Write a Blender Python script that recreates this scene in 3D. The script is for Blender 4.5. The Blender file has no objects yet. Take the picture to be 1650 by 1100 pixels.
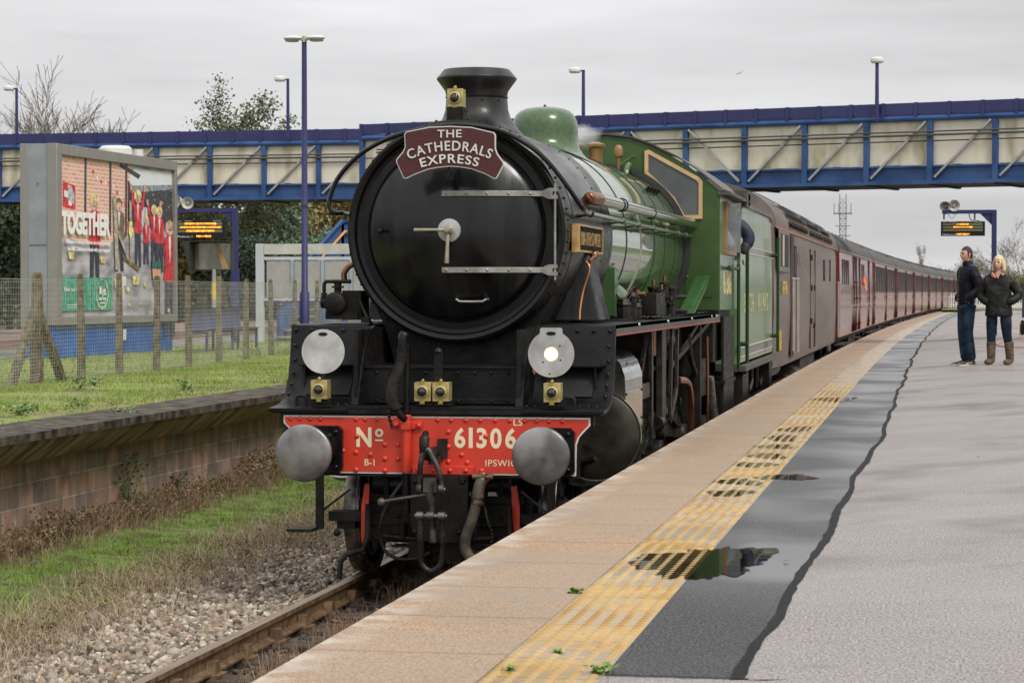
import bpy, math, random
import numpy as np
from mathutils import Vector, Matrix, Quaternion
random.seed(7); RNG = np.random.default_rng(7)
R = math.radians; PI = math.pi
sc = bpy.context.scene; COL = sc.collection

# ------------------------------------------------------------------ camera
CX0, CY0, CZ0 = 3.63, -17.0, 2.18
YAW = math.atan(683/3800); PIT = math.atan(80/3800)
cam_d = bpy.data.cameras.new('camera'); cam = bpy.data.objects.new('camera', cam_d); COL.objects.link(cam)
cam.location = (CX0, CY0, CZ0); cam.rotation_euler = (PI/2 - PIT, 0, YAW)
cam_d.sensor_width = 36; cam_d.lens = 3800/1650*36; cam_d.clip_start = .1; cam_d.clip_end = 4000
cam_d.dof.use_dof = True; cam_d.dof.focus_distance = 17.5; cam_d.dof.aperture_fstop = 11
sc.camera = cam
# ------------------------------------------------------------------ sky
SUN_EL, SUN_AZ = R(48), R(134)
w = bpy.data.worlds.new('World'); sc.world = w; w.use_nodes = True
nt = w.node_tree; nt.nodes.clear()
def N(t, **k):
    n = nt.nodes.new(t)
    for a, b in k.items(): setattr(n, a, b)
    return n
out = N('ShaderNodeOutputWorld'); bg = N('ShaderNodeBackground'); sky = N('ShaderNodeTexSky', sky_type='NISHITA')
sky.sun_disc = False; sky.sun_elevation = SUN_EL; sky.sun_rotation = SUN_AZ
hsv = N('ShaderNodeHueSaturation'); hsv.inputs['Saturation'].default_value = .12
tc = N('ShaderNodeTexCoord'); sep = N('ShaderNodeSeparateXYZ')
nt.links.new(tc.outputs['Generated'], sep.inputs[0])
# overcast: brighter overhead than at the horizon
ma = N('ShaderNodeMath', operation='MULTIPLY_ADD'); mx = N('ShaderNodeMath', operation='MAXIMUM')
nt.links.new(sep.outputs['Z'], mx.inputs[0]); mx.inputs[1].default_value = 0
nt.links.new(mx.outputs[0], ma.inputs[0]); ma.inputs[1].default_value = 7.5; ma.inputs[2].default_value = 7.1
mp = N('ShaderNodeMapping'); mp.inputs['Scale'].default_value = (1.2, 1.2, 9); nt.links.new(tc.outputs['Generated'], mp.inputs[0])
no = N('ShaderNodeTexNoise'); no.inputs['Scale'].default_value = 2.4; no.inputs['Detail'].default_value = 5; nt.links.new(mp.outputs[0], no.inputs['Vector'])
mr = N('ShaderNodeMapRange'); mr.inputs[1].default_value = .3; mr.inputs[2].default_value = .7; mr.inputs[3].default_value = .70; mr.inputs[4].default_value = 1.22
nt.links.new(no.outputs[0], mr.inputs[0])
mm = N('ShaderNodeMath', operation='MULTIPLY'); nt.links.new(ma.outputs[0], mm.inputs[0]); nt.links.new(mr.outputs[0], mm.inputs[1])
cc = N('ShaderNodeCombineColor')
m1 = N('ShaderNodeMath', operation='MULTIPLY'); m1.inputs[1].default_value = .985; nt.links.new(mm.outputs[0], m1.inputs[0])
m2 = N('ShaderNodeMath', operation='MULTIPLY'); m2.inputs[1].default_value = 1.0; nt.links.new(mm.outputs[0], m2.inputs[0])
nt.links.new(m1.outputs[0], cc.inputs[0]); nt.links.new(m1.outputs[0], cc.inputs[1]); nt.links.new(m2.outputs[0], cc.inputs[2])
mix = N('ShaderNodeMix', data_type='RGBA'); mix.inputs[0].default_value = .9
nt.links.new(sky.outputs[0], hsv.inputs['Color']); nt.links.new(hsv.outputs[0], mix.inputs[6]); nt.links.new(cc.outputs[0], mix.inputs[7])
nt.links.new(mix.outputs[2], bg.inputs[0]); bg.inputs[1].default_value = .09
nt.links.new(bg.outputs[0], out.inputs[0])
sd = bpy.data.lights.new('sun', 'SUN'); sd.energy = 1.8; sd.angle = R(18); sd.color = (1, .96, .9)
so = bpy.data.objects.new('sun', sd); COL.objects.link(so)
# light from the right and behind the camera
so.rotation_euler = (R(42), 0, R(46)); 
sc.view_settings.view_transform = 'Standard'; sc.view_settings.look = 'None'; sc.view_settings.exposure = 0.2; sc.view_settings.gamma = 1
sc.cycles.max_bounces = 6; sc.cycles.transparent_max_bounces = 12; sc.cycles.volume_bounces = 1
sc.cycles.use_denoising = True

# ------------------------------------------------------------------ helpers
_m = {}
def mat(name, col=(.5,.5,.5), rough=.5, metal=0, coat=0, var=.12, scale=3, rvar=.08, bump=0, bscale=40, spec=.5, col2=None,
        island=False, emit=None, stretch=None, detail=4, uv=False, lo=.35, hi=.65, coatr=.08, ramp=None, alpha=None, bdist=.01):
    if name in _m: return _m[name]
    m = bpy.data.materials.new(name); m.use_nodes = True; t = m.node_tree; L = t.links
    b = t.nodes['Principled BSDF']
    def nn(k, **kw):
        n = t.nodes.new(k)
        for a, c in kw.items(): setattr(n, a, c)
        return n
    b.inputs['Roughness'].default_value = rough; b.inputs['Metallic'].default_value = metal
    b.inputs['Coat Weight'].default_value = coat; b.inputs['Coat Roughness'].default_value = coatr
    b.inputs['Specular IOR Level'].default_value = spec
    tcn = nn('ShaderNodeTexCoord'); mpn = nn('ShaderNodeMapping')
    L.new(tcn.outputs['UV' if uv else 'Object'], mpn.inputs[0])
    if stretch: mpn.inputs['Scale'].default_value = stretch
    noi = nn('ShaderNodeTexNoise'); noi.inputs['Scale'].default_value = scale; noi.inputs['Detail'].default_value = detail
    L.new(mpn.outputs[0], noi.inputs['Vector'])
    mrn = nn('ShaderNodeMapRange'); mrn.inputs[1].default_value = lo; mrn.inputs[2].default_value = hi
    L.new(noi.outputs[0], mrn.inputs[0])
    fac = mrn.outputs[0]
    a = tuple(c*(1-var) for c in col); c2 = col2 if col2 else tuple(min(1, c*(1+var)) for c in col)
    if ramp:
        rp = nn('ShaderNodeValToRGB'); rp.color_ramp.interpolation = 'LINEAR'
        els = rp.color_ramp.elements
        els[0].position = 0; els[0].color = (*ramp[0], 1); els[1].position = 1; els[1].color = (*ramp[-1], 1)
        for i, c in enumerate(ramp[1:-1]):
            e = els.new((i+1)/(len(ramp)-1)); e.color = (*c, 1)
        if island:
            g = nn('ShaderNodeNewGeometry'); L.new(g.outputs['Random Per Island'], rp.inputs[0])
        else: L.new(fac, rp.inputs[0])
        L.new(rp.outputs[0], b.inputs['Base Color'])
    else:
        mxn = nn('ShaderNodeMix', data_type='RGBA'); mxn.inputs[6].default_value = (*a, 1); mxn.inputs[7].default_value = (*c2, 1)
        if island:
            g = nn('ShaderNodeNewGeometry'); L.new(g.outputs['Random Per Island'], mxn.inputs[0])
        else: L.new(fac, mxn.inputs[0])
        L.new(mxn.outputs[2], b.inputs['Base Color'])
    if rvar:
        r2 = nn('ShaderNodeMapRange'); r2.inputs[1].default_value = .3; r2.inputs[2].default_value = .7
        r2.inputs[3].default_value = max(.02, rough-rvar); r2.inputs[4].default_value = min(1, rough+rvar)
        n2 = nn('ShaderNodeTexNoise'); n2.inputs['Scale'].default_value = scale*2.3; n2.inputs['Detail'].default_value = 5
        L.new(mpn.outputs[0], n2.inputs['Vector']); L.new(n2.outputs[0], r2.inputs[0]); L.new(r2.outputs[0], b.inputs['Roughness'])
    if bump:
        bn = nn('ShaderNodeBump'); bn.inputs['Strength'].default_value = bump; bn.inputs['Distance'].default_value = bdist
        n3 = nn('ShaderNodeTexNoise'); n3.inputs['Scale'].default_value = bscale; n3.inputs['Detail'].default_value = 3
        L.new(tcn.outputs['Object'], n3.inputs['Vector']); L.new(n3.outputs[0], bn.inputs['Height']); L.new(bn.outputs[0], b.inputs['Normal'])
    if emit:
        b.inputs['Emission Color'].default_value = (*emit[0], 1); b.inputs['Emission Strength'].default_value = emit[1]
    _m[name] = m
    return m

def tag(o, label=None, cat=None, group=None, kind=None):
    if label: o['label'] = label
    if cat: o['category'] = cat
    if group: o['group'] = group
    if kind: o['kind'] = kind
    return o
def thing(name, loc, label, cat, group=None, rz=0):
    o = bpy.data.objects.new(name, None); COL.objects.link(o); o.location = loc; o.rotation_euler = (0, 0, rz)
    o.empty_display_size = .2
    return tag(o, label, cat, group)
def copy_tree(o, parent=None):
    c = o.copy(); COL.objects.link(c)
    if parent: c.parent = parent
    for ch in list(o.children): copy_tree(ch, c)
    return c

def frame_of(d):
    d = Vector(d).normalized()
    up = Vector((0, 0, 1)) if abs(d.z) < .95 else Vector((0, 1, 0))
    a = d.cross(up).normalized(); b = a.cross(d).normalized()
    return d, a, b
class MB:
    def __init__(s): s.v = []; s.f = []; s.mi = []; s.cur = 0; s.uv = None
    def add(s, v, f, m=None):
        o = len(s.v); s.v += [tuple(p) for p in v]; s.f += [tuple(i+o for i in q) for q in f]
        s.mi += [s.cur if m is None else m]*len(f); return s
    def box(s, c, d, rz=0, M=None, m=None):
        x, y, z = d[0]/2, d[1]/2, d[2]/2
        vs = [Vector((i*x, j*y, k*z)) for i in (-1, 1) for j in (-1, 1) for k in (-1, 1)]
        if M is None: M = Matrix.Rotation(rz, 3, 'Z') if rz else None
        vs = [(M @ q if M is not None else q)+Vector(c) for q in vs]
        return s.add(vs, [(0,1,3,2),(4,6,7,5),(0,4,5,1),(2,3,7,6),(0,2,6,4),(1,5,7,3)], m)
    def bb(s, x0, x1, y0, y1, z0, z1, m=None):
        return s.box(((x0+x1)/2, (y0+y1)/2, (z0+z1)/2), (abs(x1-x0), abs(y1-y0), abs(z1-z0)), m=m)
    def beam(s, p0, p1, w, h, m=None, up=None):
        p0, p1 = Vector(p0), Vector(p1); d, a, b = frame_of(p1-p0)
        if up is not None:
            a = d.cross(Vector(up)).normalized(); b = a.cross(d).normalized()
        vs = [p+a*(i*w/2)+b*(j*h/2) for p in (p0, p1) for i, j in ((-1,-1),(1,-1),(1,1),(-1,1))]
        return s.add(vs, [(3,2,1,0),(4,5,6,7),(0,1,5,4),(1,2,6,5),(2,3,7,6),(3,0,4,7)], m)
    def cyl(s, p0, p1, r0, r1=None, n=16, m=None, caps=True):
        r1 = r0 if r1 is None else r1
        return s.tube([p0, p1], [r0, r1], n, m, caps)
    def tube(s, pts, r, n=8, m=None, caps=True):
        pts = [Vector(p) for p in pts]; k = len(pts)
        rs = r if isinstance(r, (list, tuple)) else [r]*k
        vs = []; pa = None
        for i, p in enumerate(pts):
            if i == 0: d = pts[1]-pts[0]
            elif i == k-1: d = pts[-1]-pts[-2]
            else: d = (pts[i+1]-p).normalized()+(p-pts[i-1]).normalized()
            if d.length < 1e-9: d = Vector((0,0,1))
            d.normalize()
            if pa is None: _, a, b = frame_of(d)
            else:
                a = pa - d*pa.dot(d)
                if a.length < 1e-6: _, a, b = frame_of(d)
                a.normalize(); b = a.cross(d).normalized()
            pa = a
            for j in range(n):
                t = 2*PI*j/n; vs.append(p+(a*math.cos(t)+b*math.sin(t))*rs[i])
        fs = [(i*n+j, i*n+(j+1)%n, (i+1)*n+(j+1)%n, (i+1)*n+j) for i in range(k-1) for j in range(n)]
        if caps: fs += [tuple(range(n))[::-1], tuple((k-1)*n+j for j in range(n))]
        return s.add(vs, fs, m)
    def lathe(s, prof, org=(0,0,0), axis=(0,0,1), n=32, m=None, a0=0, a1=2*PI):
        # prof: [(r, t)] along axis
        d, a, b = frame_of(axis); org = Vector(org); full = abs(a1-a0-2*PI) < 1e-6
        k = n if full else n+1; vs = []
        for r, t in prof:
            for j in range(k):
                th = a0+(a1-a0)*j/n; vs.append(org+d*t+(a*math.cos(th)+b*math.sin(th))*max(r, 1e-4))
        fs = []
        for i in range(len(prof)-1):
            for j in range(n):
                j2 = (j+1) % k
                fs.append((i*k+j, i*k+j2, (i+1)*k+j2, (i+1)*k+j))
        return s.add(vs, fs, m)
    def sph(s, c, r, n=10, m=None, sx=1, sy=1, sz=1):
        vs = []; fs = []; h = max(4, n//2)
        for i in range(h+1):
            ph = PI*i/h
            for j in range(n):
                th = 2*PI*j/n; vs.append((c[0]+r*sx*math.sin(ph)*math.cos(th), c[1]+r*sy*math.sin(ph)*math.sin(th), c[2]+r*sz*math.cos(ph)))
        for i in range(h):
            for j in range(n): fs.append((i*n+j, (i+1)*n+j, (i+1)*n+(j+1)%n, i*n+(j+1)%n))
        return s.add(vs, fs, m)
    def dome(s, c, r, d=(0,-1,0), h=None, n=7, m=None):
        h = r*.7 if h is None else h
        return s.lathe([(r, 0), (r*.8, h*.55), (r*.35, h*.95), (0, h)], c, d, n, m)
    def prism(s, poly, fn, m=None, side_m=None):
        # poly: 2D list; fn(u,v,k) -> 3D, k=0 front k=1 back
        n = len(poly)
        vs = [fn(u, v, 0) for u, v in poly]+[fn(u, v, 1) for u, v in poly]
        s.add(vs, [tuple(range(n)), tuple(range(2*n-1, n-1, -1))], m)
        s.add(vs, [(i, i+n, (i+1)%n+n, (i+1)%n) for i in range(n)], m if side_m is None else side_m)
        return s
    def pxz(s, poly, y0, y1, m=None):   # polygon in x,z, from y0 (front) to y1
        return s.prism(poly, lambda u, v, k: (u, y1 if k else y0, v), m)
    def pyz(s, poly, x0, x1, m=None):
        return s.prism(poly, lambda u, v, k: (x1 if k else x0, u, v), m)
    def pxy(s, poly, z0, z1, m=None):
        return s.prism(poly, lambda u, v, k: (u, v, z1 if k else z0), m)
    def loft(s, secs, m=None, closed=False, caps=False):
        k = len(secs[0]); vs = [p for q in secs for p in q]; fs = []
        for i in range(len(secs)-1):
            for j in range(k if closed else k-1):
                j2 = (j+1) % k; fs.append((i*k+j, i*k+j2, (i+1)*k+j2, (i+1)*k+j))
        s.add(vs, fs, m)
        if caps: s.add(secs[0], [tuple(range(k))[::-1]], m); s.add(secs[-1], [tuple(range(k))], m)
        return s
    def xform(s, M, start=0):
        for i in range(start, len(s.v)): s.v[i] = tuple(M @ Vector(s.v[i]))
        return s
    def build(s, name, mats, parent=None, smooth=35, bevel=0, label=None, loc=(0,0,0), rz=0, kind=None, flip=False):
        me = bpy.data.meshes.new(name); me.from_pydata(s.v, [], s.f)
        if not isinstance(mats, (list, tuple)): mats = [mats]
        for q in mats: me.materials.append(q)
        if len(mats) > 1: me.polygons.foreach_set('material_index', np.array(s.mi, dtype=np.int32))
        if smooth:
            me.polygons.foreach_set('use_smooth', np.ones(len(me.polygons), dtype=bool))
        me.validate(); fixnorm(me)
        if smooth: me.set_sharp_from_angle(angle=R(smooth))
        o = bpy.data.objects.new(name, me); COL.objects.link(o); o.location = loc; o.rotation_euler = (0, 0, rz)
        if parent: o.parent = parent
        if bevel:
            bv = o.modifiers.new('bevel', 'BEVEL'); bv.width = bevel; bv.segments = 2; bv.limit_method = 'ANGLE'; bv.angle_limit = R(40)
            bv.use_clamp_overlap = True
        if label: o['label'] = label
        if kind: o['kind'] = kind
        return o
import bmesh
def fixnorm(me):
    if len(me.polygons) > 60000: return
    bm = bmesh.new(); bm.from_mesh(me); bmesh.ops.recalc_face_normals(bm, faces=bm.faces); bm.to_mesh(me); bm.free()

def npmesh(name, V, F, mats, kind=None, smooth=False, parent=None, mi=None):
    me = bpy.data.meshes.new(name); V = np.asarray(V, dtype=np.float32); F = np.asarray(F, dtype=np.int32)
    me.vertices.add(len(V)); me.vertices.foreach_set('co', V.ravel())
    k = F.shape[1]; me.loops.add(F.size); me.loops.foreach_set('vertex_index', F.ravel())
    me.polygons.add(len(F)); me.polygons.foreach_set('loop_start', np.arange(0, F.size, k, dtype=np.int32))
    me.update(calc_edges=True)
    for q in (mats if isinstance(mats, (list, tuple)) else [mats]): me.materials.append(q)
    if mi is not None: me.polygons.foreach_set('material_index', np.asarray(mi, dtype=np.int32))
    if smooth: me.polygons.foreach_set('use_smooth', np.ones(len(F), dtype=bool))
    me.validate()
    o = bpy.data.objects.new(name, me); COL.objects.link(o)
    if kind: o['kind'] = kind
    if parent: o.parent = parent
    return o

_tx = {}
def text_geo(body, bold=.0, depth=.1, spacing=1.0):
    key = (body, bold, depth, spacing)
    if key in _tx: return _tx[key]
    cu = bpy.data.curves.new('t', 'FONT'); cu.body = body; cu.size = 1; cu.extrude = depth/2; cu.offset = bold; cu.space_character = spacing
    cu.resolution_u = 5
    o = bpy.data.objects.new('t', cu); COL.objects.link(o)
    dg = bpy.context.evaluated_depsgraph_get(); dg.update()
    me = bpy.data.meshes.new_from_object(o.evaluated_get(dg))
    vs = [tuple(v.co) for v in me.vertices]; fs = [tuple(p.vertices) for p in me.polygons]
    bpy.data.objects.remove(o); bpy.data.curves.remove(cu); bpy.data.meshes.remove(me)
    _tx[key] = (vs, fs); return vs, fs
def add_text(mb, body, org, ux, uz, width, height, thick=.004, bold=0, m=None, arc=None, spacing=1.0):
    """centre of the text at org; ux reading direction, uz up direction"""
    vs, fs = text_geo(body, bold, .1, spacing)
    xs = [v[0] for v in vs]; ys = [v[1] for v in vs]
    x0, x1, y0, y1 = min(xs), max(xs), min(ys), max(ys)
    org, ux, uz = Vector(org), Vector(ux).normalized(), Vector(uz).normalized(); un = ux.cross(uz)
    o = []
    for x, y, z in vs:
        a = ((x-x0)/(x1-x0)-.5)*width; b = ((y-y0)/(y1-y0)-.5)*height; c = (z/.1+.5)*thick
        if arc:  # bend upwards with radius arc
            t = a/arc; a2 = (arc+b)*math.sin(t); b2 = (arc+b)*math.cos(t)-arc; a, b = a2, b2
        o.append(org+ux*a+uz*b+un*c)
    mb.add(o, fs, m)

# where a picture position lies on a known plane of the place (used for outlines taken at their true distance)
_F = Vector((-math.sin(YAW)*math.cos(PIT), math.cos(YAW)*math.cos(PIT), -math.sin(PIT)))
_R = Vector((math.cos(YAW), math.sin(YAW), 0)); _U = _R.cross(_F)
def _ray(u, v): return _F+_R*((u-825)/3800)+_U*((550-v)/3800)
def atY(u, v, Y):
    d = _ray(u, v); t = (Y-CY0)/d.y; return Vector((CX0+t*d.x, Y, CZ0+t*d.z))
def atX(u, v, X):
    d = _ray(u, v); t = (X-CX0)/d.x; return Vector((X, CY0+t*d.y, CZ0+t*d.z))
def atZ(u, v, Z):
    d = _ray(u, v); t = (Z-CZ0)/d.z; return Vector((CX0+t*d.x, CY0+t*d.y, Z))
def bend(Y): return (Y-12.8)**2/6000 if Y > 12.8 else 0.0      # the line curves to the right
def head(Y): return -math.atan((Y-12.8)/3000) if Y > 12.8 else 0.0
def smoothpath(pts, n=6):
    P = [Vector(p) for p in pts]; P = [P[0]*2-P[1]]+P+[P[-1]*2-P[-2]]; o = []
    for i in range(1, len(P)-2):
        for k in range(n):
            t = k/n; a, b, c, d = P[i-1], P[i], P[i+1], P[i+2]
            o.append(.5*((2*b)+(c-a)*t+(2*a-5*b+4*c-d)*t*t+(3*b-a-3*c+d)*t**3))
    o.append(P[-2]); return o
# ------------------------------------------------------------------ materials
BLK = mat('black_satin', (.006,.006,.0065), .30, spec=.28, var=.3, rvar=.12, scale=5, bump=.12, bscale=60)
BLKG = mat('black_gloss', (.006,.006,.007), .2, spec=.3, coat=.3, var=.3, rvar=.08, scale=4, coatr=.12)
BLKM = mat('black_matt', (.007,.0065,.006), .5, spec=.25, var=.45, rvar=.15, scale=7, bump=.3, bscale=80, col2=(.018,.015,.013))
IRON = mat('dark_oily_iron', (.014,.013,.012), .42, metal=.25, spec=.3, var=.5, scale=9, bump=.3, bscale=50, col2=(.04,.034,.027))
RED = mat('red_paint', (.60,.042,.02), .38, coat=.25, var=.08, rvar=.08, scale=6, coatr=.2)
WHT = mat('white_lining', (.78,.76,.7), .5, var=.04)
CREAM = mat('cream_letters', (.80,.72,.48), .45, var=.05)
BRASS = mat('brass', (.50,.36,.10), .30, metal=.9, var=.2, scale=14, rvar=.1, col2=(.66,.5,.2))
BRASSW = mat('worn_brass', (.62,.40,.16), .35, metal=.7, var=.2, scale=14)
COPPER = mat('copper', (.42,.19,.09), .33, metal=.9, var=.3, scale=12, col2=(.25,.13,.08))
STEEL = mat('brushed_steel', (.42,.41,.39), .36, metal=.75, var=.18, scale=7, rvar=.1, col2=(.55,.54,.51), bump=.05, bscale=90)
BUFST = mat('buffer_steel', (.21,.205,.20), .36, metal=.75, var=.3, scale=5, rvar=.12, col2=(.34,.33,.32), bump=.05, bscale=70)
DISC = mat('grey_disc', (.42,.42,.41), .55, var=.18, scale=6, col2=(.58,.58,.57), rvar=.1)
GRN = mat('apple_green', (.070,.140,.030), .24, coat=1, var=.12, rvar=.03, scale=2, coatr=.03, stretch=(1,.12,1), spec=.5)
_m['apple_green'].node_tree.nodes['Principled BSDF'].inputs['Coat IOR'].default_value = 1.75
GRND = mat('dome_green', (.050,.098,.034), .3, coat=.5, spec=.4, var=.1, rvar=.1, scale=26, coatr=.10, col2=(.07,.13,.055), bump=.06, bscale=60)
GRNM = mat('green_dull', (.045,.10,.028), .42, coat=.3, var=.15, scale=3)
SMOKE = mat('smokebox_side', (.035,.032,.03), .3, coat=.3, var=.35, scale=4, rvar=.1, col2=(.07,.065,.06))
GLAD = mat('dark_glass', (.035,.038,.042), .06, var=.05, rvar=0, coat=.5)
LENS = mat('lens_black', (.01,.01,.012), .06, coat=1, rvar=0)
RUB = mat('rubber_hose', (.04,.036,.032), .6, var=.3, scale=12, bump=.3)
OLDH = mat('old_canvas_hose', (.045,.036,.025), .7, var=.35, scale=10, bump=.4, col2=(.085,.07,.05))
CONC = mat('concrete', (.21,.19,.15), .85, var=.3, scale=3, bump=.4, bscale=60, col2=(.32,.29,.22))
POSTC = mat('post_concrete', (.11,.085,.05), .9, var=.35, scale=9, bump=.6, bscale=50, col2=(.22,.18,.11))
NAVY = mat('navy_paint', (.028,.030,.12), .45, var=.12, scale=2)
BLUE = mat('bridge_blue', (.014,.06,.20), .45, var=.18, scale=1.5, col2=(.035,.10,.26))
LBLUE = mat('stair_blue', (.06,.13,.30), .5, var=.12, scale=1.5)
GALV = mat('galvanised_grey', (.36,.36,.35), .5, var=.14, scale=6, metal=.2)
LGREY = mat('pale_grey_paint', (.52,.53,.54), .5, var=.08, scale=2)
FRAMEG = mat('taupe_frame', (.27,.26,.24), .45, var=.06, scale=2, metal=.2)
PANELG = mat('blue_grey_panel', (.26,.28,.30), .45, var=.12, scale=2)
WHITEP = mat('white_plastic', (.66,.65,.60), .45, var=.06, scale=4)
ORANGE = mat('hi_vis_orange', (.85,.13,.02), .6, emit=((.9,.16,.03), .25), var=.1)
SKIN = mat('skin', (.55,.31,.23), .5, var=.08, scale=12)

# ------------------------------------------------------------------ platform (right)
PZ = .95
def strip(name, lanes, m, y0, y1, dy, zoff=0, uvs=True, kind='structure', fall=True):
    ys = np.arange(y0, y1+dy*.5, dy); V = []; F = []; UV = []
    k = len(lanes)
    for Y in ys:
        b = bend(Y)
        for X in lanes:
            V.append((X+b, Y, pz(X)+zoff)); UV.append((X, Y))
    for i in range(len(ys)-1):
        for j in range(k-1): F.append((i*k+j, i*k+j+1, (i+1)*k+j+1, (i+1)*k+j))
    o = npmesh(name, V, F, m, kind)
    uvl = o.data.uv_layers.new(name='UVMap'); li = np.zeros(len(o.data.loops), dtype=np.int32)
    o.data.loops.foreach_get('vertex_index', li); uvl.data.foreach_set('uv', np.array(UV, dtype=np.float32)[li].ravel())
    return o
def pz(X):   # the surface falls towards the tactile strip
    if X < 3.1: return PZ
    if X < 4.4: return PZ+(X-3.1)*.076
    return PZ+.099

def paving(name, kind):
    m = bpy.data.materials.new(name); m.use_nodes = True; t = m.node_tree; L = t.links; b = t.nodes['Principled BSDF']
    def nn(k, **kw):
        n = t.nodes.new(k)
        for a, c in kw.items(): setattr(n, a, c)
        return n
    def math_(op, a, c=None, d=None):
        n = nn('ShaderNodeMath', operation=op)
        for i, q in enumerate((a, c, d)):
            if q is None: continue
            if isinstance(q, (int, float)): n.inputs[i].default_value = q
            else: L.new(q, n.inputs[i])
        return n.outputs[0]
    tcn = nn('ShaderNodeTexCoord')
    sp = nn('ShaderNodeSeparateXYZ'); L.new(tcn.outputs['UV'], sp.inputs[0]); X, Y = sp.outputs[0], sp.outputs[1]
    def noise(s, st=(1,1,1), det=5, rough=.55):
        mp = nn('ShaderNodeMapping'); mp.inputs['Scale'].default_value = st; L.new(tcn.outputs['UV'], mp.inputs[0])
        n = nn('ShaderNodeTexNoise'); n.inputs['Scale'].default_value = s; n.inputs['Detail'].default_value = det; n.inputs['Roughness'].default_value = rough
        L.new(mp.outputs[0], n.inputs['Vector']); return n.outputs[0]
    def rng(v, a, c, d, e, sm=False):
        n = nn('ShaderNodeMapRange'); n.interpolation_type = 'SMOOTHSTEP' if sm else 'LINEAR'
        L.new(v, n.inputs[0])
        for i, q in enumerate((a, c, d, e)): n.inputs[i+1].default_value = q
        return n.outputs[0]
    def mixc(f, a, c):
        n = nn('ShaderNodeMix', data_type='RGBA')
        if isinstance(f, (int, float)): n.inputs[0].default_value = f
        else: L.new(f, n.inputs[0])
        for i, q in ((6, a), (7, c)):
            if isinstance(q, tuple): n.inputs[i].default_value = (*q, 1)
            else: L.new(q, n.inputs[i])
        return n.outputs[2]
    grit = noise(95, (1,.6,1), det=2, rough=.7); fine = noise(26, (1,.6,1), det=6, rough=.8); blot = noise(1.3, det=6, rough=.65); wetn = noise(.8, (.8, .8, 1), det=9, rough=.68)
    wetz = rng(Y, -8.2, -6.2, 0, 1, True)
    if kind == 'coping':
        c = mixc(rng(grit, .40, .60, 0, 1), (.15,.085,.042), (.50,.325,.19))
        c = mixc(rng(fine, .38, .62, 0, .4), c, (.55,.40,.27))
        c = mixc(rng(blot, .42, .68, 0, .45), c, (.23,.20,.165))
        edge = rng(X, 1.51, 1.70, 1, 0); eb = math_('MULTIPLY', edge, rng(noise(5), .42, .6, 0, .75)); c = mixc(eb, c, (.62,.57,.49))
        jn = math_('ABSOLUTE', math_('SUBTRACT', math_('FRACT', math_('DIVIDE', math_('ADD', Y, 9.15), .90)), .5))
        jm = rng(jn, .4915, .4955, 0, 1); c = mixc(math_('MULTIPLY', jm, .8), c, (.05,.042,.035))
        cell = nn('ShaderNodeTexWhiteNoise', noise_dimensions='1D'); L.new(math_('FLOOR', math_('ADD', math_('DIVIDE', math_('ADD', Y, 9.15), .90), .5)), cell.inputs['W'])
        c = mixc(math_('MULTIPLY', cell.outputs[0], .45), c, (.30,.25,.20))
        h = math_('SUBTRACT', math_('MULTIPLY', grit, .5), math_('MULTIPLY', jm, 2.0))
        r0 = rng(wetn, .38, .62, .42, .78, True)
    elif kind == 'tactile':
        c = mixc(rng(fine, .35, .65, 0, 1), (.44,.25,.06), (.62,.40,.12))
        cell = nn('ShaderNodeTexWhiteNoise', noise_dimensions='1D'); L.new(math_('FLOOR', math_('DIVIDE', Y, .4)), cell.inputs['W'])
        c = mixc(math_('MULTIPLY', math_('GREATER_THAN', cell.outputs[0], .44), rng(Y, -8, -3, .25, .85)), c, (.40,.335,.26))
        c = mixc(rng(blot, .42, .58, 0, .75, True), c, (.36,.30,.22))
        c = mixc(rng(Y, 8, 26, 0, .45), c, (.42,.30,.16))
        jn = math_('ABSOLUTE', math_('SUBTRACT', math_('FRACT', math_('DIVIDE', Y, .4)), .5))
        jm = rng(jn, .485, .493, 0, 1); c = mixc(math_('MULTIPLY', jm, .7), c, (.12,.09,.04))
        jx = math_('LESS_THAN', math_('ABSOLUTE', math_('SUBTRACT', X, 2.2)), .012); c = mixc(math_('MULTIPLY', jx, .75), c, (.11,.10,.085))
        h = math_('SUBTRACT', math_('MULTIPLY', fine, .3), math_('MULTIPLY', jm, 2.0))
        r0 = rng(wetn, .38, .60, .16, .6, True)
    elif kind == 'dark':
        c = mixc(rng(grit, .4, .6, 0, 1), (.016,.016,.018), (.115,.115,.12))
        c = mixc(rng(fine, .38, .62, 0, .5), c, (.032,.032,.034))
        c = mixc(rng(blot, .5, .7, 0, .4), c, (.085,.085,.087))
        h = math_('MULTIPLY', grit, 1.0)
        ck = math_('MULTIPLY', wetz, rng(noise(.7, (.9,.8,1), det=4, rough=.5), .36, .62, 1, .28, True)); pk = math_('MULTIPLY', rng(Y, -7.3, -6.7, 0, 1, True), math_('MULTIPLY', rng(Y, -5.6, -5.0, 1, 0, True), rng(math_('ADD', X, math_('MULTIPLY', wetn, .2)), 2.70, 2.86, 0, 1, True))); ck = math_('MAXIMUM', ck, pk); r0 = math_('SUBTRACT', .78, math_('MULTIPLY', ck, .45)); c = mixc(math_('MULTIPLY', ck, .3), c, (.02,.02,.021))
    else:
        c = mixc(rng(grit, .40, .60, 0, 1), (.16,.14,.132), (.42,.38,.36))
        c = mixc(rng(fine, .40, .66, 0, .35), c, (.17,.155,.148))
        c = mixc(rng(noise(.75, (1.1,.8,1), det=4, rough=.5), .50, .70, 0, .75, True), c, (.15,.125,.108))
        c = mixc(rng(noise(3.5, det=6), .60, .72, 0, .45), c, (.15,.135,.12))
        h = math_('MULTIPLY', grit, 1.0)
        r0 = rng(wetn, .38, .66, .50, .72, True)
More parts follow.
